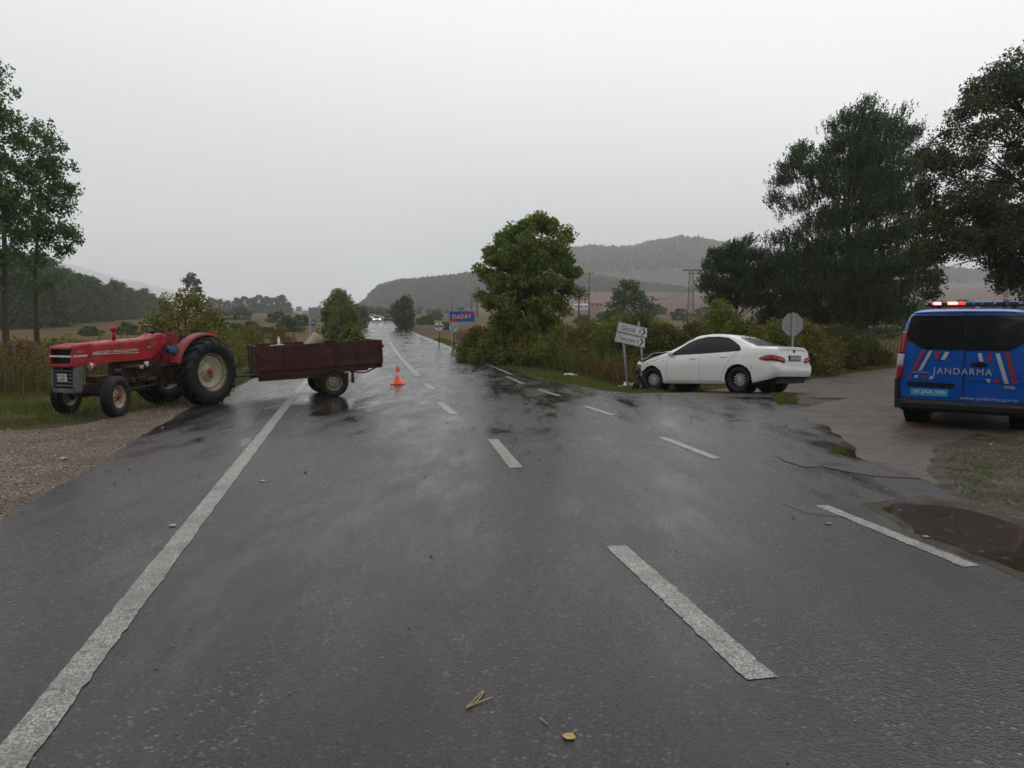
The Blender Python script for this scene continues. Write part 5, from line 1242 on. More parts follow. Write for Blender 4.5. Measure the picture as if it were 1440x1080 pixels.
def saloon_pt(x, C):
    wt = float(smooth(-.55, -1.0, x)) if False else float(np.clip((-.55-x)/.45, 0, 1))
    wt = wt*wt*(3-2*wt)
    fx = np.interp(C[:, 1], [.3,.4,.5,.64,.68,.82,1.0,1.06], [.05,-.03,-.055,-.045,.0,.008,.03,.06])
    X = x+fx*wt
    V = np.stack([X, C[:, 0], C[:, 1]], 1)
    if x > 2.7:      # crumpled front end
        k = (x-2.7)/.5
        for v in V:
            nn = mnoise.noise_vector(Vector((v[0]*5, v[1]*4, v[2]*5)))
            v[0] += nn.x*.09*k; v[1] += nn.y*.05*k-.02*k*(v[1] > .3); v[2] += nn.z*.07*k
    return V
def saloon_y(x, z):
    C = saloon_half(x); best = 0
    for a, b in zip(C[:-1], C[1:]):
        if (a[1]-z)*(b[1]-z) <= 0 and abs(a[1]-b[1]) > 1e-6:
            t = (z-a[1])/(b[1]-a[1]); best = max(best, a[0]+(b[0]-a[0])*t)
    return best
def surf_line(mb, pts, r=.005, side=1, off=.0):
    mb.tube([(x, side*(saloon_y(x, z)+off), z) for x, z in pts], r, 5)
SWIN = [(2.06,.945),(1.80,1.13),(1.58,1.265),(1.38,1.345),(1.1,1.392),(.75,1.388),(.45,1.345),(.24,1.25),(.02,1.13),(-.05,1.035),(.00,1.012),(1.0,.972)]
def snap_poly(V2, poly, tol):
    """moves grid points lying near an outline onto it"""
    for i, p in enumerate(V2):
        best = None
        for k in range(len(poly)):
            a = np.array(poly[k]); b = np.array(poly[k-1]); ab = b-a; t = np.clip(np.dot(p-a, ab)/np.dot(ab, ab), 0, 1); q = a+ab*t; d = np.hypot(*(p-q))
            if d < tol and (best is None or d < best[0]): best = (d, q)
        if best is not None: V2[i] = best[1]
    return V2
def make_saloon():
    TB = R(4.3); al = R(49)
    fw = Vector((-math.cos(al), math.sin(al), 0)); rt = Vector((math.sin(al), math.cos(al), 0))
    base = Vector((5.57, 18.65, 0)); c = base+rt*.76
    Rm = Matrix.Rotation(-TB, 4, 'X') @ Matrix.Rotation(math.atan2(fw.y, fw.x), 4, 'Z')
    # slope of the verge: the whole car follows it
    cz = -(c.y-18.5)*math.tan(TB)*.9
    t = thing('saloon_car', 'white saloon car with smashed front resting against the leaning road sign', 'car', (c.x, c.y, cz), rot=Rm.to_euler())
    xs = np.concatenate([np.linspace(-.98, -.83, 12), np.linspace(-.81, 3.03, 185)])
    RA, ZA, XF = .372, .315, 2.64
    body = MB(); glass = MB(); rglass = MB(); hood = MB(); wscreen = MB(); qglass = MB(); rdglass = MB()
    for side in (1, -1):
        grid = np.array([saloon_pt(x, saloon_half(x)) for x in xs]); nx, nr, _ = grid.shape
        flat = grid.reshape(-1, 3)
        # snap to window outline and wheel arches
        sidemask = (flat[:, 2] > .90) & (flat[:, 1] > .45)
        idx = np.where(sidemask)[0]; idx = [i for i in idx if (i % nr) in range(26, 50)]
        w2 = flat[idx][:, [0, 2]].copy(); snap_poly(w2, SWIN, .014); flat[idx, 0] = w2[:, 0]; flat[idx, 2] = w2[:, 1]
        for xc in (0, XF):
            d = np.hypot(flat[:, 0]-xc, flat[:, 2]-ZA); k = (abs(d-RA) < .015) & (flat[:, 1] > .6)
            s = RA/np.maximum(d, .01); flat[k, 0] = xc+(flat[k, 0]-xc)*s[k]; flat[k, 2] = ZA+(flat[k, 2]-ZA)*s[k]
        flat[:, 1] *= side
        cen = lambda q: flat[list(q)].mean(0)
        vs = [tuple(v) for v in flat]
        buckets = {}
        for i in range(nx-1):
            for j in range(nr-1):
                q = (i*nr+j, i*nr+j+1, (i+1)*nr+j+1, (i+1)*nr+j); m_ = cen(q); x, y, z = m_; ay = abs(y)
                if ay > .55 and (math.hypot(x, z-ZA) < RA or math.hypot(x-XF, z-ZA) < RA): continue
                tgt = 'low' if (j < 6 and x < -.42) else 'body'
                if 30 <= j <= 50:
                    if in_poly(np.array([[x, z]]), SWIN)[0] and ay > .5:
                        tgt = 'fg' if x > 1.115 else ('rg' if x > .40 else 'qg')
                        if abs(x-1.115) < .045 or abs(x-.40) < .016: tgt = 'pillar'
                topj = j >= 46
                yl = .60
                if topj and -.36 < x < .20 and ay < np.interp(x, [-.36,.20], [.615,.50]): tgt = 'rear'
                if topj and 1.50 < x < 2.12 and ay < np.interp(x, [1.50,2.12], [.54,.67]): tgt = 'ws'
                if j >= 44 and x > 2.30 and ay < .70: tgt = 'hood'
                buckets.setdefault(tgt, []).append(q)
        def put(mb, key, lift=0.0):
            if key in buckets:
                used = sorted({k for q in buckets[key] for k in q}); mp = {k: n for n, k in enumerate(used)}
                mb.add([vs[k] for k in used], [[mp[k] for k in q] for q in buckets[key]], True)
        put(body, 'body'); put(glass, 'fg'); put(rdglass, 'rg'); put(qglass, 'qg'); put(rglass, 'rear'); put(wscreen, 'ws'); put(hood, 'hood')
        pil = MB(); put(pil, 'pillar'); pil.build('pillar', M_BLACK, t); glass.build('window', M_TINT, t); rdglass.build('window', M_TINT, t); qglass.build('window', M_TINT, t); glass = MB(); rdglass = MB(); qglass = MB()
        lowm = MB() if side == 1 else lowm
        put(lowm, 'low')
        # rear face of the body: rings shrinking towards the middle
        rg0 = flat.reshape(nx, nr, 3)[0]; prev = rg0
        kb = 6
        for s_, dx in ((.93,-.006),(.6,-.018),(.25,-.024),(0.0,-.026)):
            cur = rg0.copy(); cur[:, 1] = rg0[:, 1]*s_; cur[:, 0] = rg0[:, 0]+dx
            n = len(prev); body.add([tuple(v) for v in prev]+[tuple(v) for v in cur], [(k, k+1, n+k+1, n+k) for k in range(kb, n-1)], True); lowm.add([tuple(v) for v in prev]+[tuple(v) for v in cur], [(k, k+1, n+k+1, n+k) for k in range(kb)], True); prev = cur
        g0 = flat.reshape(nx, nr, 3)[-1]
    bo = body.build('body', M_WPAINT, t)
    lowm.build('lower_bumper', M_BLACK, t); rglass.build('rear_window', plain('rear_glass', (.085,.083,.092), .16, var=.3, scale=2), t); wscreen.build('windscreen', M_TINT, t)  # rear window: sky reflection put into the glass as a paler base colour
    ho = hood.build('bonnet', M_WPAINT, t)
    for v in ho.data.vertices:
        x, y, z = v.co; k = max(0, x-2.35)
        v.co.z += .045+.13*k+.045*math.sin(k*7+.5)*min(1, k*3)-.05*k*abs(y)+.05*k*mnoise.noise(Vector((x*5, y*3, 1))); v.co.x += .28*k*(1-abs(y)*.6)
    so = ho.modifiers.new('solid', 'SOLIDIFY'); so.thickness = .012
    # dark cavity and wreckage in front
    b = MB(); b.box((1.05,0,.36), (3.9,1.30,.28)); b.box((2.66,0,.60), (.80,1.30,.40)); b.box((-.55,0,.45), (.75,1.3,.30))
    for xc in (0, XF):
        for sg in (1, -1):
            b.lathe([(RA+.004,sg*.52),(RA+.004,sg*.855)], (xc,0,ZA), 40); b.lathe([(0,sg*.52),(RA+.004,sg*.52)], (xc,0,ZA), 40)
    b.build('underbody', M_BLACK, t)
    b = MB(); rnd = random.Random(5)
    b.box((2.98,0,.55), (.30,1.35,.46)); b.box((3.12,.1,.62), (.10,1.2,.06), rot=(4,8,6)); b.box((3.18,.05,.42), (.08,1.25,.10), rot=(-5,0,-7))
    for k in range(26):
        x = rnd.uniform(2.95, 3.28); y = rnd.uniform(-.7, .82); z = rnd.uniform(.28, .72); b.box((x,y,z), (rnd.uniform(.04,.2), rnd.uniform(.04,.18), rnd.uniform(.03,.14)), rot=(rnd.uniform(-50,50), rnd.uniform(-50,50), rnd.uniform(-50,50)))
    for k in range(10):
        p0 = Vector((rnd.uniform(3.0,3.2), rnd.uniform(-.6,.8), rnd.uniform(.4,.8))); b.tube([p0, p0+Vector((rnd.uniform(.0,.15), rnd.uniform(-.15,.15), -.1)), p0+Vector((rnd.uniform(.0,.2), rnd.uniform(-.2,.2), -.28))], .012, 5)
    eo = b.build('engine_bay', M_TORN, t)
    b = MB()
    for k in range(9):
        x = rnd.uniform(3.05, 3.28); y = rnd.uniform(.2, .85); z = rnd.uniform(.36, .72); b.box((x,y,z), (rnd.uniform(.04,.16), rnd.uniform(.03,.10), rnd.uniform(.02,.10)), rot=(rnd.uniform(-50,50), rnd.uniform(-50,50), rnd.uniform(-50,50)))
    b.build('bent_bracket', M_BENT, eo)
    b = MB(); b.lathe([(0,0),(.05,.0),(.09,.06),(.10,.10),(.095,.11)], (3.16,.60,.66), 14, axis='X'); b.box((3.20,.66,.72), (.12,.20,.10), rot=(20,-30,20)); b.build('broken_headlight', M_GLASSL, eo)
    b = MB(); b.box((3.16,.72,.70),(.14,.08,.04), rot=(0,20,20)); b.box((3.08,-.1,.72), (.12,.5,.03), rot=(5,-12,4)); b.build('bent_panel', M_WPAINT, t, bevel=.01)
    # seams, trims, handles, lamps for both sides
    for sd in (1, -1):
        b = MB()
        surf_line(b, [(1.115,z) for z in np.linspace(.955,.26,22)], .0045, sd, -.001)
        surf_line(b, [(2.12,z) for z in np.linspace(.90,.26,22)], .0045, sd, -.001)
        surf_line(b, [(.02+.0,.99),(.10,.93),(.18,.84),(.27,.74),(.36,.62),(.42,.50),(.45,.38),(.45,.27)], .0045, sd, -.001)
        surf_line(b, [(x,.262+.004*math.sin(x)) for x in np.linspace(.45,2.12,24)], .004, sd, -.001)
        surf_line(b, [(2.2,.89),(2.45,.84),(2.8,.76)], .005, sd, -.001)
        surf_line(b, [(-.40,.965),(-.60,.94),(-.8,.925)], .003, sd, -.001)
        b.build('door_seam', M_SEAM, t)
        b = MB(); surf_line(b, [(x,.795-.008*x) for x in np.linspace(-.45,2.1,36)], .006, sd, -.0035); b.build('body_crease', M_WPAINT, t)
        for hx, hz in ((1.32,.845),(.40,.872)):
            b = MB(); y = sd*(saloon_y(hx, hz)+.012); b.box((hx,y,hz), (.19,.022,.030)); hd = b.build('door_handle', M_WPAINT, t, bevel=.009)
            b = MB(); b.ball((hx-.02, sd*(saloon_y(hx, hz)-.004), hz-.006), .032, 12, sc=(1.7,.25,.7)); b.build('handle_recess', M_SEAM, hd)
        b = MB(); yy = sd*(saloon_y(2.0,.96)+.085); b.ball((1.99,yy,.985), .10, 14, sc=(.62,.95,.68)); mo = b.build('mirror', M_WPAINT, t)
        b = MB(); b.box((2.01,sd*(saloon_y(2.0,.95)+.0),.945), (.09,.12,.035)); b.build('mirror_arm', M_BLACK, mo)
        # window rubber line around the side glass
        b = MB(); ring = SWIN+[SWIN[0]]; pts = []
        for (a, b2) in zip(ring[:-1], ring[1:]):
            for k in range(5): tt = k/5; pts.append((a[0]+(b2[0]-a[0])*tt, a[1]+(b2[1]-a[1])*tt))
        b.tube([(x, sd*(saloon_y(x, z)+.001), z) for x, z in pts], .009, 5, closed=True); b.build('window_trim', M_BLACK, t)
        # sill and indicator badge on the wing
        b = MB(); surf_line(b, [(x,.225) for x in np.linspace(.42,2.22,20)], .018, sd, -.012); b.build('sill', M_WPAINT, t)
        b = MB(); y = sd*(saloon_y(2.28,.80)+.002); b.box((2.28,y,.80), (.13,.01,.03), rot=(0,18,0)); b.build('wing_badge', M_CHROME, t)
        # tail lamp wrapping round the corner
        path = [(x, None) for x in np.linspace(-.56,-.965,18)]+[(None, y) for y in np.linspace(.72,.46,8)]
        vs = []; fs = []; n = len(path)
        for k, (px_, py_) in enumerate(path):
            s = k/(n-1); zc = .815+.025*math.sin(s*2.2)-.075*max(0, s-.55)/.45; hh = .070*min(1, (s/.30))**.75*(1-.18*max(0, s-.6)/.4)
            if px_ is not None and s > .85: hh *= 1
            for zz in (zc-hh-.004, zc-hh*.3, zc+hh*.35, zc+hh*.85):
                if px_ is not None:
                    yv = saloon_y(px_, zz); v = saloon_pt(px_, np.array([[yv, zz]]))[0]; vs.append((v[0]-.006*s, sd*(yv+.009), zz))
                else:
                    v = saloon_pt(-.98, np.array([[py_, zz]]))[0]; f_ = 1-min(1, py_/.68); vs.append((v[0]-.016-.016*f_, sd*py_, zz))
        fs = [(k*4+j, k*4+j+1, (k+1)*4+j+1, (k+1)*4+j) for k in range(n-1) for j in range(3)]
        b = MB(); b.add(vs, fs, True); to = b.build('tail_lamp', M_TAILRED, t); q = to.modifiers.new('solid', 'SOLIDIFY'); q.thickness = .02; q.offset = 0
    for sd in (1, -1): wheel_parts(t, (0,sd*.765,.31), .31, .20, .212, sd, M_SILVER, M_RUBBERC, 'car')
    wheel_parts(t, (XF,.765,.31), .31, .20, .212, 1, M_SILVER, M_RUBBERC, 'car', yaw=R(14)); wheel_parts(t, (XF,-.765,.31), .31, .20, .212, -1, M_SILVER, M_RUBBERC, 'car', yaw=R(14))
    # boot lid, plate, bumper
    def rx(y, z): v = saloon_pt(-.98, np.array([[0, z]]))[0]; return v[0]-.026+.02*(abs(y)/.68)**2
    b = MB(); b.box((rx(.1,.82)-.010,0,.822), (.02,.54,.125), rot=(0,0,0)); b.build('plate_recess', M_BLACK, t, bevel=.004)
    b = MB(); b.box((rx(.1,.82)-.022,0,.82), (.008,.50,.108)); po = b.build('number_plate', M_PLATED, t, bevel=.002)
    text_part('37 AC 163', M_PLATEW, po, (rx(.1,.82)-.0265,0,.82), (0,-1,0), (0,0,1), width=.40, height=.06, name='lettering', bold=.01)
    b = MB(); b.lathe([(0,-.012),(.035,-.012),(.042,-.004),(.042,.0)], (rx(0,.985)-.002,0,.985), 20, axis='X'); b.build('badge', M_BLACKM, t)
    b = MB(); b.tube([(rx(y,.745)-.004, y, .748-.02*max(0, abs(y)-.5)) for y in np.linspace(-.66,.66,23)], .005, 5)
    b.tube([(rx(y,1.0)-.002, y, 1.022-.015*(y/.6)**2) for y in np.linspace(-.60,.60,21)], .004, 5); b.build('boot_seam', M_SEAM, t)
    b = MB(); b.cyl((.22,0,1.385), (.20,0,1.43), .02, n=10); b.tube([(.20,0,1.42), (.12,0,1.50)], .005, 5); b.build('aerial', M_BLACK, t)
    return t, Matrix.Translation((c.x, c.y, cz)) @ Rm
SAL, SAL_M = make_saloon()
# wreckage lying in front of the saloon: broken plastic pieces, each on its own
def shard(name, label, cat, px, py, size, mat, seed, z=None, h=.10):
    rnd = random.Random(seed); x, y = G(px, py, -.15); b = MB(); n = 9; vs = []; P = []
    for i in range(n):
        a = 2*math.pi*i/n; r = size*rnd.uniform(.45, 1.1); P.append((r*math.cos(a), r*math.sin(a)*.6, h*rnd.uniform(0, 1)))
    Q = [(p[0]*.93, p[1]*.93, p[2]+.018) for p in P]; b.add(P+Q, [tuple(range(n)), tuple(range(2*n-1, n-1, -1))]+[(i, (i+1) % n, n+(i+1) % n, n+i) for i in range(n)], False)
    for k in range(4): b.box((rnd.uniform(-.6,.6)*size, rnd.uniform(-.4,.4)*size, h*.5+.02), (size*.5, .03, .05), rot=(rnd.uniform(-40,40), rnd.uniform(-40,40), rnd.uniform(-80,80)))
    o = b.build(name, mat, bevel=.004); o.location = (x, y, Hf(x, y)-.02); o.rotation_euler.z = rnd.uniform(0, 6); return tag(o, label, cat, 'pieces broken off the white car')
shard('bumper_fragment', 'grey mesh bumper fragment lying farthest left below the leaning sign', 'debris', 882, 541, .30, M_BENT, 3, h=.16)
shard('bumper_fragment', 'dark plastic fragment between the grey fragment and the car wheel', 'debris', 894, 545, .28, M_TORN, 4, h=.22)
shard('bumper_fragment', 'pale plastic fragment next to the front wheel of the white car', 'debris', 903, 545, .22, M_BENT, 5, h=.15)
shard('bumper_fragment', 'small bright scrap at the left end of the car wreckage', 'debris', 873, 543, .10, M_BENT, 6, h=.07)
shard('bumper_fragment', 'small bright scrap on the verge just below the front wheel of the white car', 'debris', 908, 548, .10, M_BENT, 7, h=.05)
shard('bumper_fragment', 'dark twisted strip leaning on the left sign post', 'debris', 889, 536, .22, M_TORN, 8, h=.34)

# ------------------------------------------------------------------ blue van
M_VBLUE = plain('gendarmerie_blue_paint', (.002,.066,.335), .28, var=.10, scale=2.2, coat=.2, spec=.3, dirt=(.01,.045,.17), dirt_amt=.2)
M_VTXT = plain('white_reflective_film', (.32,.35,.38), .4, var=.15, scale=10)
M_VTXT2 = plain('faded_film', (.22,.30,.40), .4, var=.12, scale=10)
M_VRED = plain('red_reflective_film', (.25,.010,.018), .4, var=.15, scale=10)
M_CYANPL = plain('light_blue_plate', (.02,.26,.46), .35, var=.08, scale=10)
M_GREYPL = plain('grey_bumper_plastic', (.016,.018,.022), .55, spec=.2, var=.25, scale=8)
M_LENSG = plain('clear_lamp_lens', (.42,.36,.38), .12, var=.25, scale=18, coat=.5)
def van_half(x):
    k = float(np.interp(x, [0,.02,.06,.14,3.9,4.5,4.8,4.97], [.945,.962,.985,1.0,1.0,.97,.90,.78]))
    top = float(sm_interp(x, [0,.05,.2,3.0,3.35,3.9,4.15,4.6,4.9,4.97], [1.885,1.915,1.935,1.95,1.90,1.50,1.28,1.13,.98,.8], .05))
    zb = float(np.interp(x, [0,4.6,4.97], [.30,.28,.36]))
    def s(z): return z if z < 1.05 else 1.05+(z-1.05)*(top-1.05)/(1.95-1.05)
    P = [(0,zb),(.75,zb),(.90,zb+.02),(.955,.44),(.985,.70),(.985,1.0),(.962,1.25),(.915,1.58),(.868,1.76),(.80,1.885),(.68,1.935),(.4,1.948),(0,1.95)]
    P = [(a*k, s(b)) for a, b in P]
    if top < 1.3: P = [(a*(1-.18*max(0, (b-.9)/.4)) if b > .9 else a, b) for a, b in P]
    return seg_curve(P, [3,2,3,5,6,6,8,5,4,3,3,3])
def van_rx(z): return .115*max(0, (z-1.10)/.85)**1.25+ .02*max(0, (.9-z))
def make_van():
    f = Vector((math.cos(R(53)),math.sin(R(53)),0)); l = Vector((-f.y,f.x,0)); c = Vector((6.40,12.78,0))-l*.985; yaw = math.atan2(f.y, f.x)
    t = thing('police_van', 'blue gendarmerie van seen from behind with its red roof light lit', 'van', (c.x, c.y, 0), yaw)
    xs = np.concatenate([np.linspace(0, .14, 9), np.linspace(.17, 4.97, 180)]); WB0, WB1, RA, ZA = .93, 3.86, .40, .34
    VW = [(.42,1.16),(.42,1.62),(1.55,1.66),(2.75,1.66),(3.30,1.62),(3.72,1.30),(3.80,1.16)]
    body = MB(); win = MB(); ws = MB()
    for side in (1, -1):
        g = []
        for x in xs:
            C = van_half(x); wt = max(0., 1-x/.5); wt = wt*wt*(3-2*wt)
            g.append([(x+van_rx(z)*wt, y, z) for y, z in C])
        g = np.array(g); nx, nr, _ = g.shape; fl = g.reshape(-1, 3)
        idx = [i for i in range(len(fl)) if fl[i, 1] > .6 and 1.0 < fl[i, 2] < 1.8]; w2 = fl[idx][:, [0, 2]].copy(); snap_poly(w2, VW, .014); fl[idx, 0] = w2[:, 0]; fl[idx, 2] = w2[:, 1]
        for xc in (WB0, WB1):
            d = np.hypot(fl[:, 0]-xc, fl[:, 2]-ZA); k = (abs(d-RA) < .016) & (fl[:, 1] > .6); s = RA/np.maximum(d, .01)
            fl[k, 0] = xc+(fl[k, 0]-xc)*s[k]; fl[k, 2] = ZA+(fl[k, 2]-ZA)*s[k]
        fl[:, 1] *= side; bk = {'b': [], 'w': [], 's': []}
        for i in range(nx-1):
            for j in range(nr-1):
                q = (i*nr+j, i*nr+j+1, (i+1)*nr+j+1, (i+1)*nr+j); x, y, z = fl[list(q)].mean(0)
                if abs(y) > .6 and (math.hypot(x-WB0, z-ZA) < RA or math.hypot(x-WB1, z-ZA) < RA): continue
                tg = 'b'
                if abs(y) > .6 and j < 42 and in_poly(np.array([[x, z]]), VW)[0] and not (abs(x-1.6) < .03 or abs(x-2.75) < .05): tg = 'w'
                if j > 40 and 3.38 < x < 4.08 and abs(y) < .76: tg = 's'
                bk[tg].append(q)
        win = MB()
        for key, mb in (('b', body), ('w', win), ('s', ws)):
            used = sorted({k for q in bk[key] for k in q}); mp = {k: n for n, k in enumerate(used)}
            mb.add([tuple(fl[k]) for k in used], [[mp[k] for k in q] for q in bk[key]], True)
        win.build('side_window', M_TINT, t)
        r0 = fl.reshape(nx, nr, 3)[0]; prev = r0
        for s_ in (.96, .6, .25, 0.0):
            cur = r0.copy(); cur[:, 1] *= s_; cur[:, 0] -= .012*(1-s_**2)+.004; n = len(prev)
            body.add([tuple(v) for v in prev]+[tuple(v) for v in cur], [(k, k+1, n+k+1, n+k) for k in range(n-1)], True); prev = cur
        rN = fl.reshape(nx, nr, 3)[-1]; cur = rN.copy(); cur[:, 1] *= 0.0; n = len(rN); body.add([tuple(v) for v in rN]+[tuple(v) for v in cur], [(k, k+1, n+k+1, n+k) for k in range(n-1)], True)
    body.build('body', M_VBLUE, t); ws.build('windscreen', M_TINT, t)
    b = MB(); b.box((2.45,0,.42), (4.3,1.5,.26))
    for xc in (WB0, WB1):
        for sg in (1, -1): b.lathe([(RA+.004,sg*.6),(RA+.004,sg*.93)], (xc,0,ZA), 36); b.lathe([(0,sg*.6),(RA+.004,sg*.6)], (xc,0,ZA), 36)
    b.build('underbody', M_BLACK, t)
    for xc in (WB0, WB1):
        for sg in (1, -1): wheel_parts(t, (xc,sg*.865,.335), .335, .215, .215, sg, M_SILVER, M_RUBBERC, 'car')
    # rear face: positions measured on the photograph, turned into metres on the door plane
    dL, dR = 12.78, 11.61
    def RV(X, Y):
        a = (X-113)/(1150-113); ff = a*dL/(dR+a*(dL-dR)); d = dL+(dR-dL)*ff; z = CAM_H-((410+Y/5.4)-450)*d/FPX
        return (.975-1.95*ff, z)
    def face(name, pts, mat, off, parent=t, th=.006, sub=1, bevel=0.0):
        """flat piece laid on the rear doors (doors lean forward towards the roof)"""
        bm = bmesh.new(); vs = [bm.verts.new((0, y, z)) for y, z in pts]; bm.faces.new(vs)
        zs = [p[1] for p in pts]; z = math.floor(min(zs)*20)/20
        while z < max(zs):
            z += .05
            if min(zs) < z < max(zs): bmesh.ops.bisect_plane(bm, geom=list(bm.verts)+list(bm.edges)+list(bm.faces), plane_co=(0,0,z), plane_no=(0,0,1))
        for v in bm.verts: v.co.x = van_rx(v.co.z)-.016-.012*(1-(v.co.y/.95)**2)*1.0-off
        bmesh.ops.recalc_face_normals(bm, faces=bm.faces)
        for f_ in bm.faces:
            if f_.normal.x > 0: f_.normal_flip()
        me = bpy.data.meshes.new(name); bm.to_mesh(me); bm.free(); me.materials.append(mat); o = bpy.data.objects.new(name, me); COL.objects.link(o); o.parent = parent
        s = o.modifiers.new('solid', 'SOLIDIFY'); s.thickness = th; s.offset = -1
        return o
    zt = 1.80; zl = 1.27
    M_VGLASS = plain('van_rear_glass', (.012,.012,.014), .05, var=.25, scale=1.2)
    L_ = [(.80,1.79),(.765,1.82),(.012,1.825),(.012,1.275),(.52,1.275),(.62,1.295),(.825,1.43),(.845,1.50)]
    Rr = [(-y, z) for y, z in L_]
    for P in (L_, Rr[::-1]):
        wq = face('rear_window', P, M_VGLASS, .004)
        yc = .43 if P is L_ else -.43
        fr = MB(); pts_ = [(yc+.30*math.cos(q)*abs(math.cos(q))**-.55*.98, 1.555+.20*math.sin(q)*abs(math.sin(q))**-.5) for q in np.linspace(.02, 2*math.pi+.02, 37)[:-1]]
        fr.tube([(van_rx(z_)-.0225-.012*(1-(y_/.95)**2), y_, z_) for y_, z_ in pts_], .004, 4, closed=True); fr.build('window_seal', M_GREYPL, wq)
    b = MB()
    def rl(mb, pts, r): mb.tube([(van_rx(z)-.017-.012*(1-(y/.95)**2), y, z) for y, z in pts], r, 5)
    rl(b, [(.0,z) for z in np.linspace(1.86,.46,20)], .007)
    for sg in (1, -1): rl(b, [(sg*y, z) for y, z in ((.0,1.868),(.4,1.868),(.80,1.86),(.865,1.82),(.905,1.6),(.925,1.3),(.93,.9),(.92,.5),(.9,.465),(.4,.455),(0,.455))], .006)
    b.build('door_seam', M_BLACK, t)
    b = MB(); rl(b, [(-y, .80+.0*y) for y in np.linspace(.02,.9,12)], .006); rl(b, [(y,.475) for y in np.linspace(.15,.85,8)], .004); b.build('door_crease', M_VBLUE, t)
    # stripes
    def quad(X0, Y0, X1, Y1, X2, Y2, X3, Y3): return [RV(X0, Y0), RV(X1, Y1), RV(X2, Y2), RV(X3, Y3)]
    for q, m_ in (((300,442,322,442,250,598,222,596), M_VRED), ((348,448,372,448,298,600,272,600), M_VTXT), ((398,455,432,455,412,510,382,508), M_VRED), ((462,458,496,458,468,515,435,515), M_VTXT),
                  ((700,466,730,466,748,530,718,530), M_VTXT), ((768,468,796,468,812,526,784,522), M_VRED), ((830,468,862,468,942,700,908,698), M_VTXT), ((900,462,930,460,1004,702,972,700), M_VRED),
                  ((200,628,222,628,218,652,196,650), M_VRED), ((250,632,275,632,268,656,243,654), M_VTXT), ((302,636,332,638,328,660,300,658), M_VRED), ((362,640,392,642,382,666,352,664), M_VTXT),
                  ((772,662,800,664,808,690,782,688), M_VTXT), ((834,668,872,670,876,694,838,692), M_VRED), ((228,606,355,612,355,618,228,612), M_CHROME), ((910,716,985,720,992,742,905,736), M_CHROME)):
        face('stripe' if m_ is not M_CHROME else 'badge', quad(*q), m_, .0035, th=.003)
    p0, p1 = RV(380, 605), RV(815, 622); cy, cz_ = (p0[0]+p1[0])/2, (p0[1]+p1[1])/2
    text_part('JANDARMA', M_VTXT, t, (van_rx(cz_)-.0335,cy,cz_), (0,-1,0), (0,0,1), width=abs(p0[0]-p1[0])*1.0, height=.138, name='lettering', depth=.004, spacing=1.18)
    p0, p1 = RV(590, 805), RV(1020, 832); cy, cz_ = (p0[0]+p1[0])/2, (p0[1]+p1[1])/2
    text_part('www.jandarma.gov.tr', M_VTXT2, t, (van_rx(cz_)-.0335,cy,cz_-.005), (0,-1,0), (0,0,1), width=abs(p0[0]-p1[0]), height=.075, name='lettering', depth=.004)
    a, b_ = RV(200, 690), RV(540, 712); face('handle_recess', [(a[0],a[1]+.02),(b_[0],a[1]+.015),(b_[0],a[1]-.055),(a[0],a[1]-.05)], M_BLACK, .006, th=.02)
    a, b_ = RV(222, 755), RV(500, 775); zc = (a[1]+b_[1])/2; pl = face('number_plate', [(a[0],zc+.058),(b_[0],zc+.058),(b_[0],zc-.058),(a[0],zc-.058)], M_CYANPL, .004, th=.004)
    text_part('37 JAA 240', M_PLATEW, pl, (van_rx(zc)-.034,(a[0]+b_[0])/2,zc), (0,-1,0), (0,0,1), width=abs(a[0]-b_[0])*.84, height=.070, name='lettering', bold=.012, depth=.003)
    a, b_ = RV(650, 553), RV(780, 553); o = face('door_handle', [(a[0],a[1]+.022),(a[0]-.05,a[1]+.028),((a[0]+b_[0])/2-.02,a[1]+.045),(b_[0]+.03,a[1]+.028),(b_[0],a[1]+.01),(b_[0]+.02,a[1]-.03),(a[0]-.03,a[1]-.03)], M_BLACK, .008, th=.02)
    # tail lamps on the corners
    for sg in (1, -1):
        for nm, m_, z0, z1 in (('tail_lamp', M_TAILRED, 1.20, 1.56), ('tail_lamp', M_LENSG, 1.00, 1.19), ('tail_lamp', M_TAILRED, .80, .99)):
            vs = []; n = 8; rows = 10
            for i in range(rows+1):
                z = z0+(z1-z0)*i/rows
                for j in range(n+1):
                    s = j/n; C = van_half(.0+.16*max(0, (s-.35)/.65)**1.2) ; yv = max(np.interp(z, C[:, 1][3:45], C[:, 0][3:45]), .1)
                    if s < .35: y = yv-.055*(1-s/.35)*(1.0 if z < 1.35 else max(.25, (1.7-z)/.35)); x = van_rx(z)-.008
                    else: y = yv+.006; x = van_rx(z)+.16*((s-.35)/.65)**1.2-.004
                    vs.append((x-.008, sg*y, z))
            b = MB(); b.add(vs, [(i*(n+1)+j, i*(n+1)+j+1, (i+1)*(n+1)+j+1, (i+1)*(n+1)+j) for i in range(rows) for j in range(n)], True); o = b.build(nm, m_, t)
            s = o.modifiers.new('solid', 'SOLIDIFY'); s.thickness = .02; s.offset = 0
        b = MB(); b.box((.05,sg*.955,.63), (.20,.07,.34)); b.build('corner_trim', M_GREYPL, t, bevel=.025, seg=3)
    b = MB(); b.prism([(-.115,.33),(-.125,.40),(-.10,.455),(.10,.455),(.12,.30),(-.06,.27)], -.88, .88); b.box((.12,.915,.38), (.40,.12,.16)); b.box((.12,-.915,.38), (.40,.12,.16))
    b.box((-.07,0,.365),(.10,1.6,.015)); bo = b.build('rear_bumper', M_GREYPL, t, bevel=.02, seg=3)
    for y in (.72,-.72): b = MB(); b.box((-.118,y,.405), (.012,.15,.03)); b.build('reflector', M_TAILRED, bo, bevel=.003)
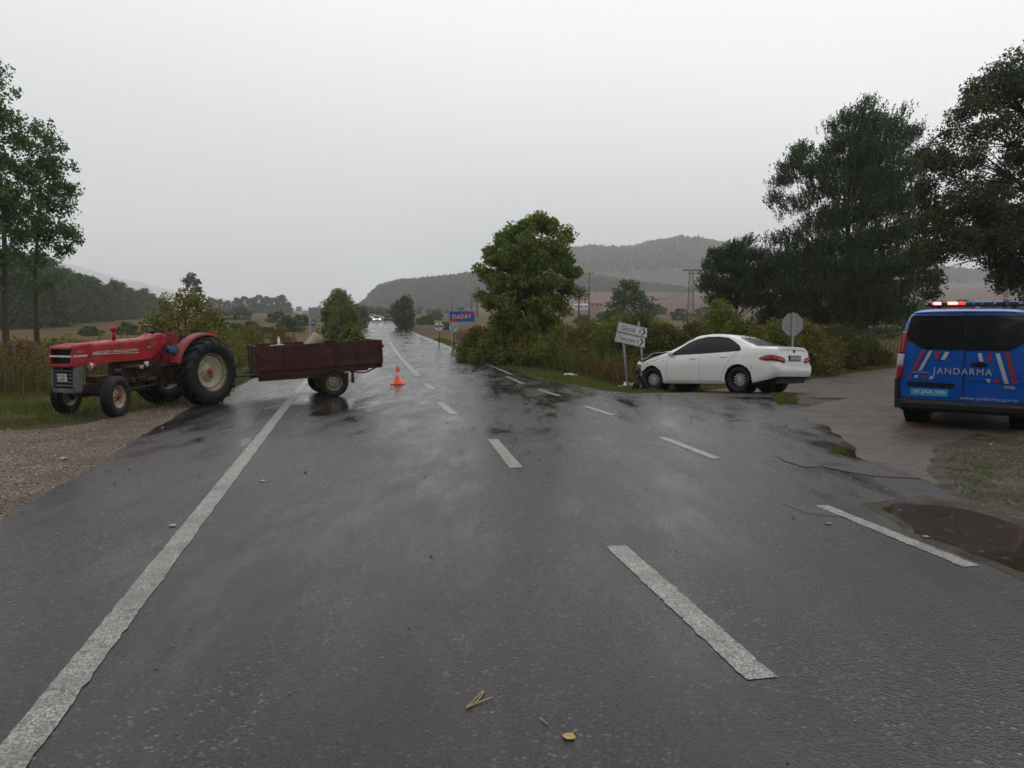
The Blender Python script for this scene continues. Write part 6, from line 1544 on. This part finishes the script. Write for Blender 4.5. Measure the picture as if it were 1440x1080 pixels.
    b = MB(); b.tube([(.35,.3,.3),(-.04,.42,.27)], .03, 10); b.build('exhaust_pipe', M_BLACKM, t)
    # roof bar with lamps
    b = MB(); b.box((1.15,0,1.995), (.26,1.50,.035)); b.box((1.15,.55,1.97), (.08,.06,.05)); b.box((1.15,-.55,1.97), (.08,.06,.05)); lb = b.build('light_bar', M_GREYPL, t, bevel=.01)
    m1 = emis('lit_red_lamp', (1.0,.015,.02), 4); m2 = emis('lit_red_lamp_core', (1.0,.055,.045), 14); m3 = plain('blue_lamp_lens', (.02,.05,.22), .15, var=.3, scale=20, coat=.5); mred = plain('unlit_red_lens', (.22,.01,.02), .15, var=.3, scale=20, coat=.5)
    for y, w, m_ in ((.575,.10,m2), (.46,.10,mred), (.345,.13,m2), (.215,.08,m1), (.10,.10,m3), (-.03,.10,m3), (-.18,.14,m3), (-.36,.14,m3), (-.54,.14,m3), (.68,.08,m3)):
        q = MB(); q.box((1.15,y,2.035), (.24,w,.045)); q.build('lamp', m_, lb, bevel=.012)
    b = MB(); b.tube([(1.0,-.42,1.95),(.95,-.42,2.1),(.90,-.43,2.6)], [.012,.004,.002], 6); b.build('aerial', M_BLACK, t)
    for sg in (1, -1): b = MB(); b.ball((3.55,sg*1.13,1.25), .14, 14, sc=(.5,.75,1.1)); b.box((3.55,sg*1.0,1.18), (.08,.14,.05)); b.build('mirror', M_BLACK, t)
    return t
make_van()
# ------------------------------------------------------------------ cars far down the road
def far_car(name, label, px, d, yaw, mat, lit, w=1.8, L=4.3, h=1.5):
    x, y = AT(px, d); t = thing(name, label, 'car', (x, y, road_z(x, y)+.01), yaw)
    b = MB(); b.prism([(-L/2,.35),(-L/2,.85),(-L*.36,.95),(-L*.30,1.0),(L*.22,.98),(L*.44,.82),(L/2,.62),(L/2,.30),(L*.4,.2),(-L*.4,.2)], -w/2, w/2)
    b.prism([(-L*.34,.96),(-L*.24,h-.04),(-L*.05,h),(L*.06,h-.02),(L*.26,.96)], -w*.42, w*.42); b.build('body', mat, t, bevel=.10, seg=3)
    b = MB(); b.prism([(L*.10,h-.08),(L*.245,.99),(L*.255,.99),(L*.115,h-.07)], -w*.37, w*.37); b.build('windscreen', M_TINT, t)
    b = MB(); b.prism([(-L*.265,h-.12),(-L*.345,1.0),(-L*.335,1.0),(-L*.25,h-.10)], -w*.36, w*.36); b.build('rear_window', M_TINT, t)
    for sg in (1, -1):
        b = MB(); b.prism([(-L*.26,1.0),(-L*.2,h-.12),(L*.05,h-.12),(L*.2,1.0)], sg*w*.42, sg*(w*.42+.01)); b.build('side_window', M_TINT, t)
        b = MB(); b.box((L/2-.03,sg*w*.36,.66), (.06,.34,.13)); b.build('headlight', emis('lit_headlight', (1,.98,.92), 3.0) if lit else M_GLASSL, t, bevel=.02)
        b = MB(); b.box((-L/2+.01,sg*w*.38,.78), (.06,.30,.14)); b.build('tail_lamp', M_TAILRED, t, bevel=.02)
        for xx in (L*.31,-L*.30):
            b = MB(); b.cyl((xx,sg*(w/2-.2),.31), (xx,sg*(w/2+.005),.31), .31, n=20); b.build('wheel', M_RUBBERC, t)
    b = MB(); b.box((L/2+.0,0,.45), (.05,w*.6,.16)); b.build('grille', M_BLACK, t, bevel=.02)
    return t
p_, tg_, r_ = axis_pt(172); hd = math.atan2(tg_.y, tg_.x)
far_car('car', 'small white car with headlights on coming towards the camera far down the road', 530.5, 172, hd+math.pi, M_WPAINT, True)
M_DKCAR = plain('dark_car_paint', (.02,.022,.03), .3, var=.2, scale=3, coat=.5)
far_car('car', 'small dark car driving away in the right lane far down the road', 545.5, 182, hd, M_DKCAR, False, h=1.6)
far_car('car', 'second pale car half hidden behind the small white car', 525, 205, hd+math.pi, M_WPAINT, True)

# ------------------------------------------------------------------ traffic cone
M_CONE = plain('orange_cone_plastic', (.80,.060,.022), .4, var=.10, scale=6, dirt=(.45,.05,.03), dirt_amt=.2)
M_CONEB = plain('cone_reflective_band', (.42,.40,.40), .4, var=.2, scale=10)
cx_, cy_ = G(559.5, 540.5); t = thing('traffic_cone', 'orange traffic cone with a grey band standing on the wet road behind the trailer', 'cone', (cx_, cy_, 0))
b = MB(); b.lathe([(.150,.03),(.140,.035),(.085,.22),(.082,.22)], n=28, axis='Z'); b.lathe([(.066,.335),(.040,.335+.11),(.022,.515),(.012,.52),(0,.52)], n=28, axis='Z'); b.lathe([(.082,.22),(.066,.335)], n=28, axis='Z'); b.build('cone', M_CONE, t)
b = MB(); b.lathe([(.0865,.215),(.0695,.330),(.0675,.330),(.0845,.215)], n=28, axis='Z'); b.build('band', M_CONEB, t)
b = MB(); b.box((0,0,.016), (.36,.36,.032)); b.build('base', M_CONE, t, bevel=.01)

# ------------------------------------------------------------------ signs
M_STEEL = plain('galvanised_steel', (.30,.31,.32), .5, .4, var=.2, scale=8)
M_SIGNW = plain('white_sign_face', (.46,.475,.46), .45, var=.08, scale=5, dirt=(.30,.30,.27), dirt_amt=.2)
M_SIGNB = plain('blue_sign_face', (.012,.060,.30), .4, var=.08, scale=5)
M_SIGNBK = plain('grey_sign_back', (.22,.235,.24), .6, .2, var=.15, scale=5)
M_INK = plain('black_sign_film', (.012,.013,.018), .45, var=.1)
M_SIGNRED = plain('red_sign_film', (.34,.02,.04), .45, var=.1)
# leaning direction sign
xs_, ys_ = AT(896, 21.6)
Mx = Matrix.Rotation(R(-9), 4, 'Y') @ Matrix.Rotation(R(5), 4, 'X')
t = thing('direction_sign', 'leaning white direction sign with two arrow boards knocked by the white car', 'sign', (xs_, ys_, Hf(xs_, ys_)-.03), rot=(R(4), R(-10), R(24)))
TILT = Matrix.Translation((0,0,1.6)) @ Matrix.Rotation(R(21), 4, 'Y') @ Matrix.Translation((0,0,-1.6))
def arrow_board(z0, z1, txt, x0=-.50, x1=.48, skew=.03, dx=0.0):
    tip = .09; b = MB(); P = [(x0+dx,z0),(x1-tip+dx,z0),(x1+dx,(z0+z1)/2),(x1-tip+dx,z1),(x0+dx,z1)]
    P = [(x0+dx,z0),(x1+.02+dx,z0),(x1-.03+dx,z1),(x0+dx-.0,z1)]
    b.prism(P, -.035, -.012); bo = b.build('board', M_SIGNW, t, bevel=.004)
    e = MB(); m_ = .018
    for a, c in (((x0+m_+dx,z0+m_),(x1-.01+dx,z0+m_)), ((x0+m_+dx,z1-m_),(x1-.05+dx,z1-m_)), ((x0+m_+dx,z0+m_),(x0+m_+dx,z1-m_))): e.tube([(a[0],-.0365,a[1]), (c[0],-.0365,c[1])], .0045, 4)
    zc = (z0+z1)/2; hh = (z1-z0)*.36
    e.add([(x1-.19+dx,-.039,zc+hh),(x1-.135+dx,-.039,zc+hh),(x1-.045+dx,-.039,zc),(x1-.135+dx,-.039,zc-hh),(x1-.19+dx,-.039,zc-hh),(x1-.10+dx,-.039,zc),
           (x1-.19+dx,-.036,zc+hh),(x1-.135+dx,-.036,zc+hh),(x1-.045+dx,-.036,zc),(x1-.135+dx,-.036,zc-hh),(x1-.19+dx,-.036,zc-hh),(x1-.10+dx,-.036,zc)],
          [(0,1,2,5),(5,2,3,4),(0,6,7,1),(1,7,8,2),(2,8,9,3),(3,9,10,4),(4,10,11,5),(5,11,6,0)])
    e.build('arrow', M_INK, bo)
    nm, km = txt
    text_part(nm, M_INK, bo, (x0+.36+dx,-.0352,zc), (1,0,0), (0,0,1), width=.58 if len(nm) > 6 else .48, height=(z1-z0)*.50, name='lettering', bold=.008, spacing=1.15)
    text_part(km, M_INK, bo, (x1-.245+dx,-.0352,zc), (1,0,0), (0,0,1), height=(z1-z0)*.40, width=.03, name='lettering', bold=.012)
    bk = MB(); bk.prism([(x0+dx+.004,z0+.004),(x1+.014+dx,z0+.004),(x1-.034+dx,z1-.004),(x0+dx+.004,z1-.004)], -.0118, -.004); bk.build('board_back', M_SIGNBK, bo)
arrow_board(1.62, 1.885, ('Görük', '1')); arrow_board(1.335, 1.60, ('Yumurtacı', '1'), dx=.0)
for o_ in children(t): o_.matrix_local = TILT
for x in (-.26,.30):
    b = MB(); b.box((x,.025,.93), (.05,.045,1.98)); b.box((x,-.0,1.45), (.09,.006,.03)); b.box((x,-.0,1.75), (.09,.006,.03)); b.build('post', M_STEEL, t, bevel=.006)

# stop sign seen from behind
xs_, ys_ = AT(1114, 24.6); t = thing('stop_sign', 'octagonal traffic sign seen from its grey back beside the hedge', 'sign', (xs_, ys_, Hf(xs_, ys_)), R(8))
b = MB(); P = [(.385*math.cos(R(22.5+45*k)), 1.82+.385*math.sin(R(22.5+45*k))) for k in range(8)]; b.prism(P, .03, .036); b.build('plate', M_SIGNBK, t)
b = MB(); P = [(.385*math.cos(R(22.5+45*k)), 1.82+.385*math.sin(R(22.5+45*k))) for k in range(8)]; b.prism(P, .0365, .039); b.build('plate_face', M_SIGNRED, t)
b = MB(); b.box((0,0,1.05), (.055,.05,2.3)); b.box((0,.027,1.95), (.24,.012,.03)); b.box((0,.027,1.68), (.24,.012,.03)); b.build('post', M_STEEL, t, bevel=.006)

# town sign
def two_post_sign(name, label, px0, px1, y0, y1, d, face, posts, yaw=0.0, back=False, txt=None, strip=None, parent_posts=None):
    pass
D = 41.0; xs_, ys_ = AT(650, D); k = D/FPX; z1, z0 = CAM_H+(450-436.2)*k, CAM_H+(450-454)*k; gh = Hf(xs_, ys_)
t = thing('town_sign', 'blue town sign reading DADAY crossed by a red diagonal, left of the walnut tree', 'sign', (xs_, ys_, gh), R(-6))
z0 -= gh; z1 -= gh; W = 38.5*k/2
b = MB(); b.box((0,0,(z0+z1)/2), (2*W,.03,z1-z0)); b.build('panel', M_SIGNB, t, bevel=.01)
b = MB()
for a, c in (((-W+.04,z0+.04),(W-.04,z0+.04)),((-W+.04,z1-.04),(W-.04,z1-.04)),((-W+.04,z0+.04),(-W+.04,z1-.04)),((W-.04,z0+.04),(W-.04,z1-.04))): b.box(((a[0]+c[0])/2,-.017,(a[1]+c[1])/2), (abs(a[0]-c[0])+.03,.004,abs(a[1]-c[1])+.03))
b.build('border', M_SIGNW, t)
b = MB(); b.prism([(-W+.07,z0+.06),(-W+.34,z0+.06),(W-.07,z1-.19),(W-.07,z1-.06),(W-.34,z1-.06),(-W+.07,z0+.19)], -.0185, -.0155); b.build('red_strip', M_SIGNRED, t)
text_part('DADAY', M_SIGNW, t, (0,-.0195,(z0+z1)/2), (1,0,0), (0,0,1), width=1.02, height=.23, name='lettering', bold=.02, spacing=1.25, depth=.004)
for x in (-.55,.55): b = MB(); b.box((x,.04,z1/2-.15), (.06,.05,z1+.2)); b.build('post', M_STEEL, t)
def round_sign(label, px, py, rpx, D, two):
    xs_, ys_ = AT(px, D); k = D/FPX; gh = Hf(xs_, ys_); zc = CAM_H+(450-py)*k-gh; r = rpx*k
    t = thing('round_sign', label, 'sign', (xs_, ys_, gh), R(-6))
    b = MB(); b.cyl((0,0,zc), (0,.012,zc), r, n=36); b.build('disc', M_SIGNW, t)
    b = MB(); b.prism([(-.085,zc-r*.98),(-.035,zc-r*.99),(.085,zc+r*.98),(.035,zc+r*.99)], -.006, -.002); b.build('diagonal_bar', M_INK, t)
    if two == '50':
        text_part('5', M_INK, t, (-r*.52,-.004,zc), (1,0,0), (0,0,1), height=r*.85, width=r*.42, bold=.03, depth=.003)
        text_part('0', M_INK, t, (r*.55,-.004,zc), (1,0,0), (0,0,1), height=r*.85, width=r*.42, bold=.03, depth=.003)
    else:
        b = MB()
        for sx in (-1, 1):
            cx = sx*r*.55; b.prism([(cx-.12,zc-.05),(cx+.12,zc-.05),(cx+.12,zc+.01),(cx+.06,zc+.06),(cx-.06,zc+.06),(cx-.12,zc+.01)], -.005, -.001)
        b.build('car_symbol', M_INK, t)
    b = MB(); b.cyl((0,.03,-.1), (0,.03,zc+r*.7), .03, n=10); b.build('post', M_BLACKM, t)
round_sign('round white sign with two small cars and a black bar, leftmost on right verge', 617.5, 459, 6.3, 50, 'cars')
round_sign('round white sign reading 50 with a black bar, below the blue town sign', 638.3, 460, 6.3, 47, '50')
# signs on the left side, seen from behind
D = 60; xs_, ys_ = AT(443.5, D); k = D/FPX; gh = Hf(xs_, ys_)
t = thing('sign_board', 'pale signboard on two posts seen from behind, left of the willow bush', 'sign', (xs_, ys_, gh), R(3)); z0, z1 = CAM_H+(450-446)*k-gh, CAM_H+(450-432.5)*k-gh
b = MB(); b.box((0,0,(z0+z1)/2), (.82,.03,z1-z0)); b.build('board', M_SIGNBK, t, bevel=.01)
for x in (-.42,.42): b = MB(); b.box((x,-.03,z1/2), (.07,.06,z1+.05)); b.build('post', M_STEEL, t)
D = 55; xs_, ys_ = AT(440.5, D); k = D/FPX; gh = Hf(xs_, ys_)
t = thing('arrow_sign', 'small blue and white arrow board tilted on its post, below the pale signboard', 'sign', (xs_, ys_, gh), R(2)); zc = CAM_H+(450-453.5)*k-gh
b = MB(); b.prism([(-.20,zc-.20),(.17,zc+.02),(.20,zc+.20),(-.17,zc-.02)], -.02, .01); b.build('board', M_SIGNB, t)
b = MB(); b.prism([(-.12,zc-.10),(.10,zc+.03),(.12,zc+.12),(-.10,zc-.01)], -.026, -.0205); b.build('arrow', M_SIGNW, t)
b = MB(); b.cyl((-.16,.04,-.1), (-.16,.04,zc+.35), .025, n=8); b.build('post', M_STEEL, t)

# roadside marker posts
M_POSTW = plain('white_marker_post', (.42,.41,.37), .6, var=.15, scale=9, dirt=(.2,.18,.14), dirt_amt=.4)
def marker(label, px, py, D, hpx, red=False, lean=0.0):
    x, y = G(px, py) if D is None else AT(px, D); D = y; h = hpx*D/FPX; z = Hf(x, y)
    t = thing('marker_post', label, 'post', (x, y, z), rot=(0, R(lean), R(-11)), group='white marker posts along the road')
    b = MB(); w = .05; b.prism([(-w,-.05),(w,-.05),(w,h-.06),(-w,h)], -.03, .03); b.build('post', M_POSTW, t, bevel=.006)
    b = MB(); b.box((0,-.031,h-.20), (.05,.006,.10)); b.build('reflector', M_SIGNRED if red else M_INK, t)
marker('largest white marker post, leaning a little at the right road edge before the hedge', 641, 500, 38, 17, True, 5)
marker('second marker post on the right, between the round sign and the road', 593, 474, 62, 9, True)
marker('small distant white marker post beside the dark roadside tree', 568, 463, 96, 6)
marker('white marker post on the left road edge in front of the willow bush', 504, 471, 62, 10)
marker('small white marker post on the left road edge beyond the willow bush', 516, 462, 100, 6)

# ------------------------------------------------------------------ fences
M_OLDWOOD = plain('weathered_wood', (.075,.062,.050), .9, var=.4, scale=10, bump=.6)
M_WIRE = plain('rusty_wire', (.05,.042,.036), .6, .5, var=.3)
def fence(label, pts, h, wires=3, r=.04, seed=0):
    rnd = random.Random(seed); c = Vector((*pts[0], 0)); t = thing('wire_fence', label, 'fence', (pts[0][0], pts[0][1], Hf(*pts[0]))); tops = []
    for x, y in pts:
        z = Hf(x, y)-t.location.z; hh = h*rnd.uniform(.85, 1.1); lx, ly = rnd.uniform(-.07, .07), rnd.uniform(-.05, .05)
        b = MB(); b.tube([(x-c.x, y-c.y, z-.2), (x-c.x+lx*.5, y-c.y+ly*.5, z+hh*.5), (x-c.x+lx, y-c.y+ly, z+hh)], [r, r*.95, r*.8], 8); b.build('post', M_OLDWOOD, t)
        tops.append((Vector((x-c.x, y-c.y, z)), Vector((x-c.x+lx, y-c.y+ly, z+hh))))
    b = MB()
    for k in range(wires):
        f = .35+.6*k/max(1, wires-1)
        for (a0, a1), (b0, b1) in zip(tops[:-1], tops[1:]):
            p, q = a0.lerp(a1, f), b0.lerp(b1, f); m_ = (p+q)/2-Vector((0,0,.04)); b.tube([p, m_, q], .006, 4)
    b.build('wire', M_WIRE, t)
fence('old wire fence with dark wooden posts behind the tractor, along the field', [AT(px, d) for px, d in ((-40,21),(20,23),(75,24),(121,25.5),(143,29),(172,33),(205,37),(240,42),(275,47),(320,54),(360,62))], 1.25, seed=1)
fence('wire fence with dark posts at the field edge between hedge and van', [AT(px, d) for px, d in ((1100,29),(1132,30),(1160,31),(1187,33),(1213,34.5),(1232,37),(1252,36),(1275,38),(1310,41),(1350,44),(1400,48))], 1.15, seed=2)
fence('short row of dark fence posts between the town sign and the walnut tree', [AT(px, d) for px, d in ((643,44),(647.5,43),(653,42),(658,41),(664,40),(671,39))], 1.25, seed=3, r=.035)

# ------------------------------------------------------------------ power line
M_DARKPOLE = plain('dark_pole', (.06,.052,.046), .8, var=.3, scale=5); M_LATT = plain('rusty_lattice', (.16,.085,.070), .7, .3, var=.3, scale=5)
def pole(label, px, ybot, ytop, D, arms=True):
    x, y = AT(px, D); k = D/FPX; zt = CAM_H+(450-ytop)*k; z = Hf(x, y); t = thing('power_pole', label, 'pole', (x, y, z), group='power poles in the field'); h = zt-z
    b = MB(); b.cyl((0,0,-.3), (0,0,h), .17*D/150+.04, .10*D/150+.03, n=10); b.build('pole', M_DARKPOLE, t)
    if arms:
        b = MB(); b.box((0,0,h-.5), (6.0*k*1.9,.12,.14))
        for s in (-1,-.0,1): b.cyl((s*5.2*k,0,h-.5), (s*5.2*k,0,h+.1), .07, n=6)
        b.build('crossarm', M_DARKPOLE, t)
    return Vector((x, y, zt-.4))
pA = pole('tall power pole with a crossarm above the red roofed farm', 828, 440, 383, 190); pB = pole('leaning bare pole just left of the red roofed farm', 813.5, 447, 403, 120, False)
pC = pole('thin distant power pole above the blue town sign', 663.5, 436, 412, 330); pD = pole('thin distant power pole left of the blue town sign', 636.5, 436, 418, 400); pE = pole('thin distant pole between the town sign and the walnut tree', 671.5, 436, 412, 300, False)
def lattice(label, px, ytop, D):
    x, y = AT(px, D); k = D/FPX; zt = CAM_H+(450-ytop)*k; z = Hf(x, y); h = zt-z; t = thing('lattice_pylon', label, 'pylon', (x, y, z)); b = MB()
    w0, w1, r = 4.6*k, 2.6*k, .35*k
    cs = ((-1,-1),(1,-1),(1,1),(-1,1)); n = 9
    def P(c_, f): w = w0+(w1-w0)*f; return Vector((c_[0]*w, c_[1]*w*.5, f*h))
    for c_ in cs: b.tube([P(c_, 0), P(c_, 1)], r, 4)
    for i in range(n):
        f0, f1 = i/n, (i+1)/n
        for a, c_ in zip(cs, cs[1:]+cs[:1]): b.tube([P(a, f0), P(c_, f1)], r*.6, 4); b.tube([P(c_, f0), P(a, f1)], r*.6, 4); b.tube([P(a, f1), P(c_, f1)], r*.5, 4)
    b.build('tower', M_LATT, t); b = MB(); b.box((2.5*k,0,h), (30*k,.16,.18)); b.box((2.5*k,0,h-.5), (14*k,.12,.12))
    for s in (-12,-7,-1,5,11,16): b.cyl((s*k,0,h), (s*k,0,h+2.6*k), .5*k, n=6)
    b.build('crossarm', M_DARKPOLE, t); return Vector((x, y, zt))
pL = lattice('rusty lattice pylon with a broad crossarm left of the small pine', 970, 381, 130)
def wires(label, a, b_, off, sag, r):
    t = MB(); 
    for o in off:
        pts = [a.lerp(b_, s)+Vector((o, 0, -sag*4*s*(1-s))) for s in np.linspace(0, 1, 22)]; t.tube(pts, r, 4)
    return tag(t.build('power_line', M_WIRE), label, 'cable')
x1, y1 = AT(1130, 70); wires('sagging power cables crossing behind the small pine to the lattice pylon', pL+Vector((0,0,-.9)), Vector((x1, y1, 6.2)), (-.2,.5), 1.2, .022)
wires('sagging power cables between the tall pole and the lattice pylon', pA+Vector((0,0,-1)), pL+Vector((0,0,-3.3)), (-.4,.5), 3.4, .030)

# ------------------------------------------------------------------ farm far away
M_ROOFR = plain('red_roof_sheet', (.17,.035,.038), .6, var=.2, scale=2); M_HWALL = plain('white_house_wall', (.40,.37,.36), .8, var=.1, scale=2); M_PINKW = plain('red_house_wall', (.22,.10,.09), .8, var=.15, scale=2)
def house(label, px, D, wpx, hpx, rpx, ybase, wall, roof):
    x, y = AT(px, D); k = D/FPX; z = Hf(x, y); zb = max(z, CAM_H+(450-ybase)*k); t = thing('farm_building', label, 'building', (x, y, z-.2), R(6), group='farm buildings under the hill')
    W, h, r = wpx*k/2, (zb-z)+hpx*k, rpx*k; dp = max(4, W*.9)
    b = MB(); b.box((0,dp/2,h/2), (2*W,dp,h)); b.build('wall', wall, t)
    b = MB(); b.prism([(-.35,h),(dp/2,h+r),(dp+.35,h),(dp+.35,h+.15),(dp/2,h+r+.18),(-.35,h+.15)], -W-.3, W+.3, 'YZ'); b.build('roof', roof, t)
    for s in np.linspace(-.7, .7, max(2, int(wpx/6))): q = MB(); q.box((s*W,-.02,h-hpx*k*.5), (.9,.06,min(1.1, hpx*k*.5))); q.build('window', M_TINT, t)
house('farm building with a red roof under the tall power pole', 836, 400, 24, 5, 4, 431, M_PINKW, M_ROOFR); house('low white shed left of the red roofed farm building', 817, 390, 20, 3.5, 2.0, 432.5, M_HWALL, M_HWALL)
house('white farm building with a pale roof in front of the red roofed one', 826, 405, 10, 6, 3, 428, M_HWALL, M_ROOFR)
house('tiny pale house on the horizon left of the road', 421, 420, 5, 4, 3, 438, M_HWALL, M_ROOFR)

# ------------------------------------------------------------------ litter on the road
M_LEAFY = plain('yellow_dead_leaf', (.42,.29,.06), .55, var=.3, scale=40); M_STRAW = plain('dry_straw', (.42,.32,.15), .6, var=.25, scale=30)
def leaf_obj(label, px, py, s, rot, mat=None, cat='leaf'):
    x, y = G(px, py); b = MB(); P = [(-.5,.0,.10),(-.28,.30,.05),(.05,.42,.12),(.30,.22,.22),(.52,.0,.10),(.30,-.20,.02),(.0,-.40,.06),(-.30,-.30,.16)]
    top = [(a*s, c*s, d*s*.5+.006) for a, c, d in P]; n = len(top); b.add(top+[(a, c, d-.0015) for a, c, d in top], [tuple(range(n)), tuple(range(2*n-1, n-1, -1))]+[(i, n+i, n+(i+1) % n, (i+1) % n) for i in range(n)])
    b.tube([(-.0*s,.3*s,.008), (.02*s,.62*s,.006), (.12*s,.95*s,.012)], s*.028, 5)
    o = b.build('fallen_leaf', mat or M_LEAFY); o.location = (x, y, .001); o.rotation_euler.z = rot; return tag(o, label, cat, 'fallen leaves')
leaf_obj('yellow fallen leaf with its stalk at the bottom of the photo', 800, 1038, .062, -.5)
leaf_obj('pale fallen leaf on the left edge line', 243, 740, .07, 1.2, plain('pale_dead_leaf', (.38,.33,.22), .6, var=.3, scale=40))
leaf_obj('small pale leaf on the tarmac right of the left edge line', 369, 677, .07, .4, plain('pale_dead_leaf', (.36,.31,.2), .6, var=.3, scale=40))
leaf_obj('orange fallen leaf on the gravel shoulder', 90, 645, .12, 2.0)
leaf_obj('brown fallen leaf in front of the right edge dash', 1165, 737, .07, 2.5, plain('brown_dead_leaf', (.22,.13,.07), .6, var=.3, scale=40))
leaf_obj('brown leaf beside the muddy puddle', 1303, 756, .07, .9, plain('brown_dead_leaf', (.25,.16,.08), .6, var=.3, scale=40))
def straw(label, pts, r):
    b = MB()
    for seg in pts: b.tube([(*G(*q), .004+r) for q in seg], r, 5)
    return tag(b.build('dry_straw', M_STRAW), label, 'straw', 'dry straw on the road')
straw('bundle of three dry straws lying at the bottom centre of the road', [((655,997),(668,985),(679,973)), ((657,996),(672,987),(681,974)), ((656,998),(672,990),(692,982))], .0026)
straw('single short dry straw left of the yellow leaf', [((759,1011),(771,1021))], .0026)
b = MB(); M_RAG = plain('white_litter', (.42,.40,.36), .6, var=.2, scale=20)
def litter(name, label, px, py, s, seed):
    x, y = G(px, py, -.1); b = MB(); b.ball((0,0,s*.15), s, 12, sc=(1,.6,.22)); o = b.build(name, M_RAG)
    for v in o.data.vertices: v.co += mnoise.noise_vector(v.co*14/ max(s, .1)*.12+Vector((seed,0,0)))*s*.4
    o.location = (x, y, Hf(x, y)); return tag(o, label, 'litter', 'litter on the verge')
litter('plastic_bag', 'crumpled white plastic bag on the grass at the right end of the hedge', 1151, 518, .28, 1)
litter('paper_scrap', 'flat white scrap on the verge below the hedge, left of the leaning sign', 803, 533, .20, 2)
litter('paper_scrap', 'pale scrap on the verge beside the far round sign', 605, 479, .25, 3)

# ------------------------------------------------------------------ moist air
m = bpy.data.materials.new('moist_air'); m.use_nodes = True; n = m.node_tree; n.nodes.clear()
o = n.nodes.new('ShaderNodeOutputMaterial'); v = n.nodes.new('ShaderNodeVolumePrincipled'); v.inputs['Density'].default_value = HAZE; v.inputs['Color'].default_value = (.90,.915,.93,1); v.inputs['Anisotropy'].default_value = .0
n.links.new(v.outputs[0], o.inputs['Volume'])
b = MB(); b.box((0,2700,158), (13000,5640,390)); hz = b.build('haze', m); tag(hz, 'thin grey mist over the fields and hills', 'haze', kind='stuff')
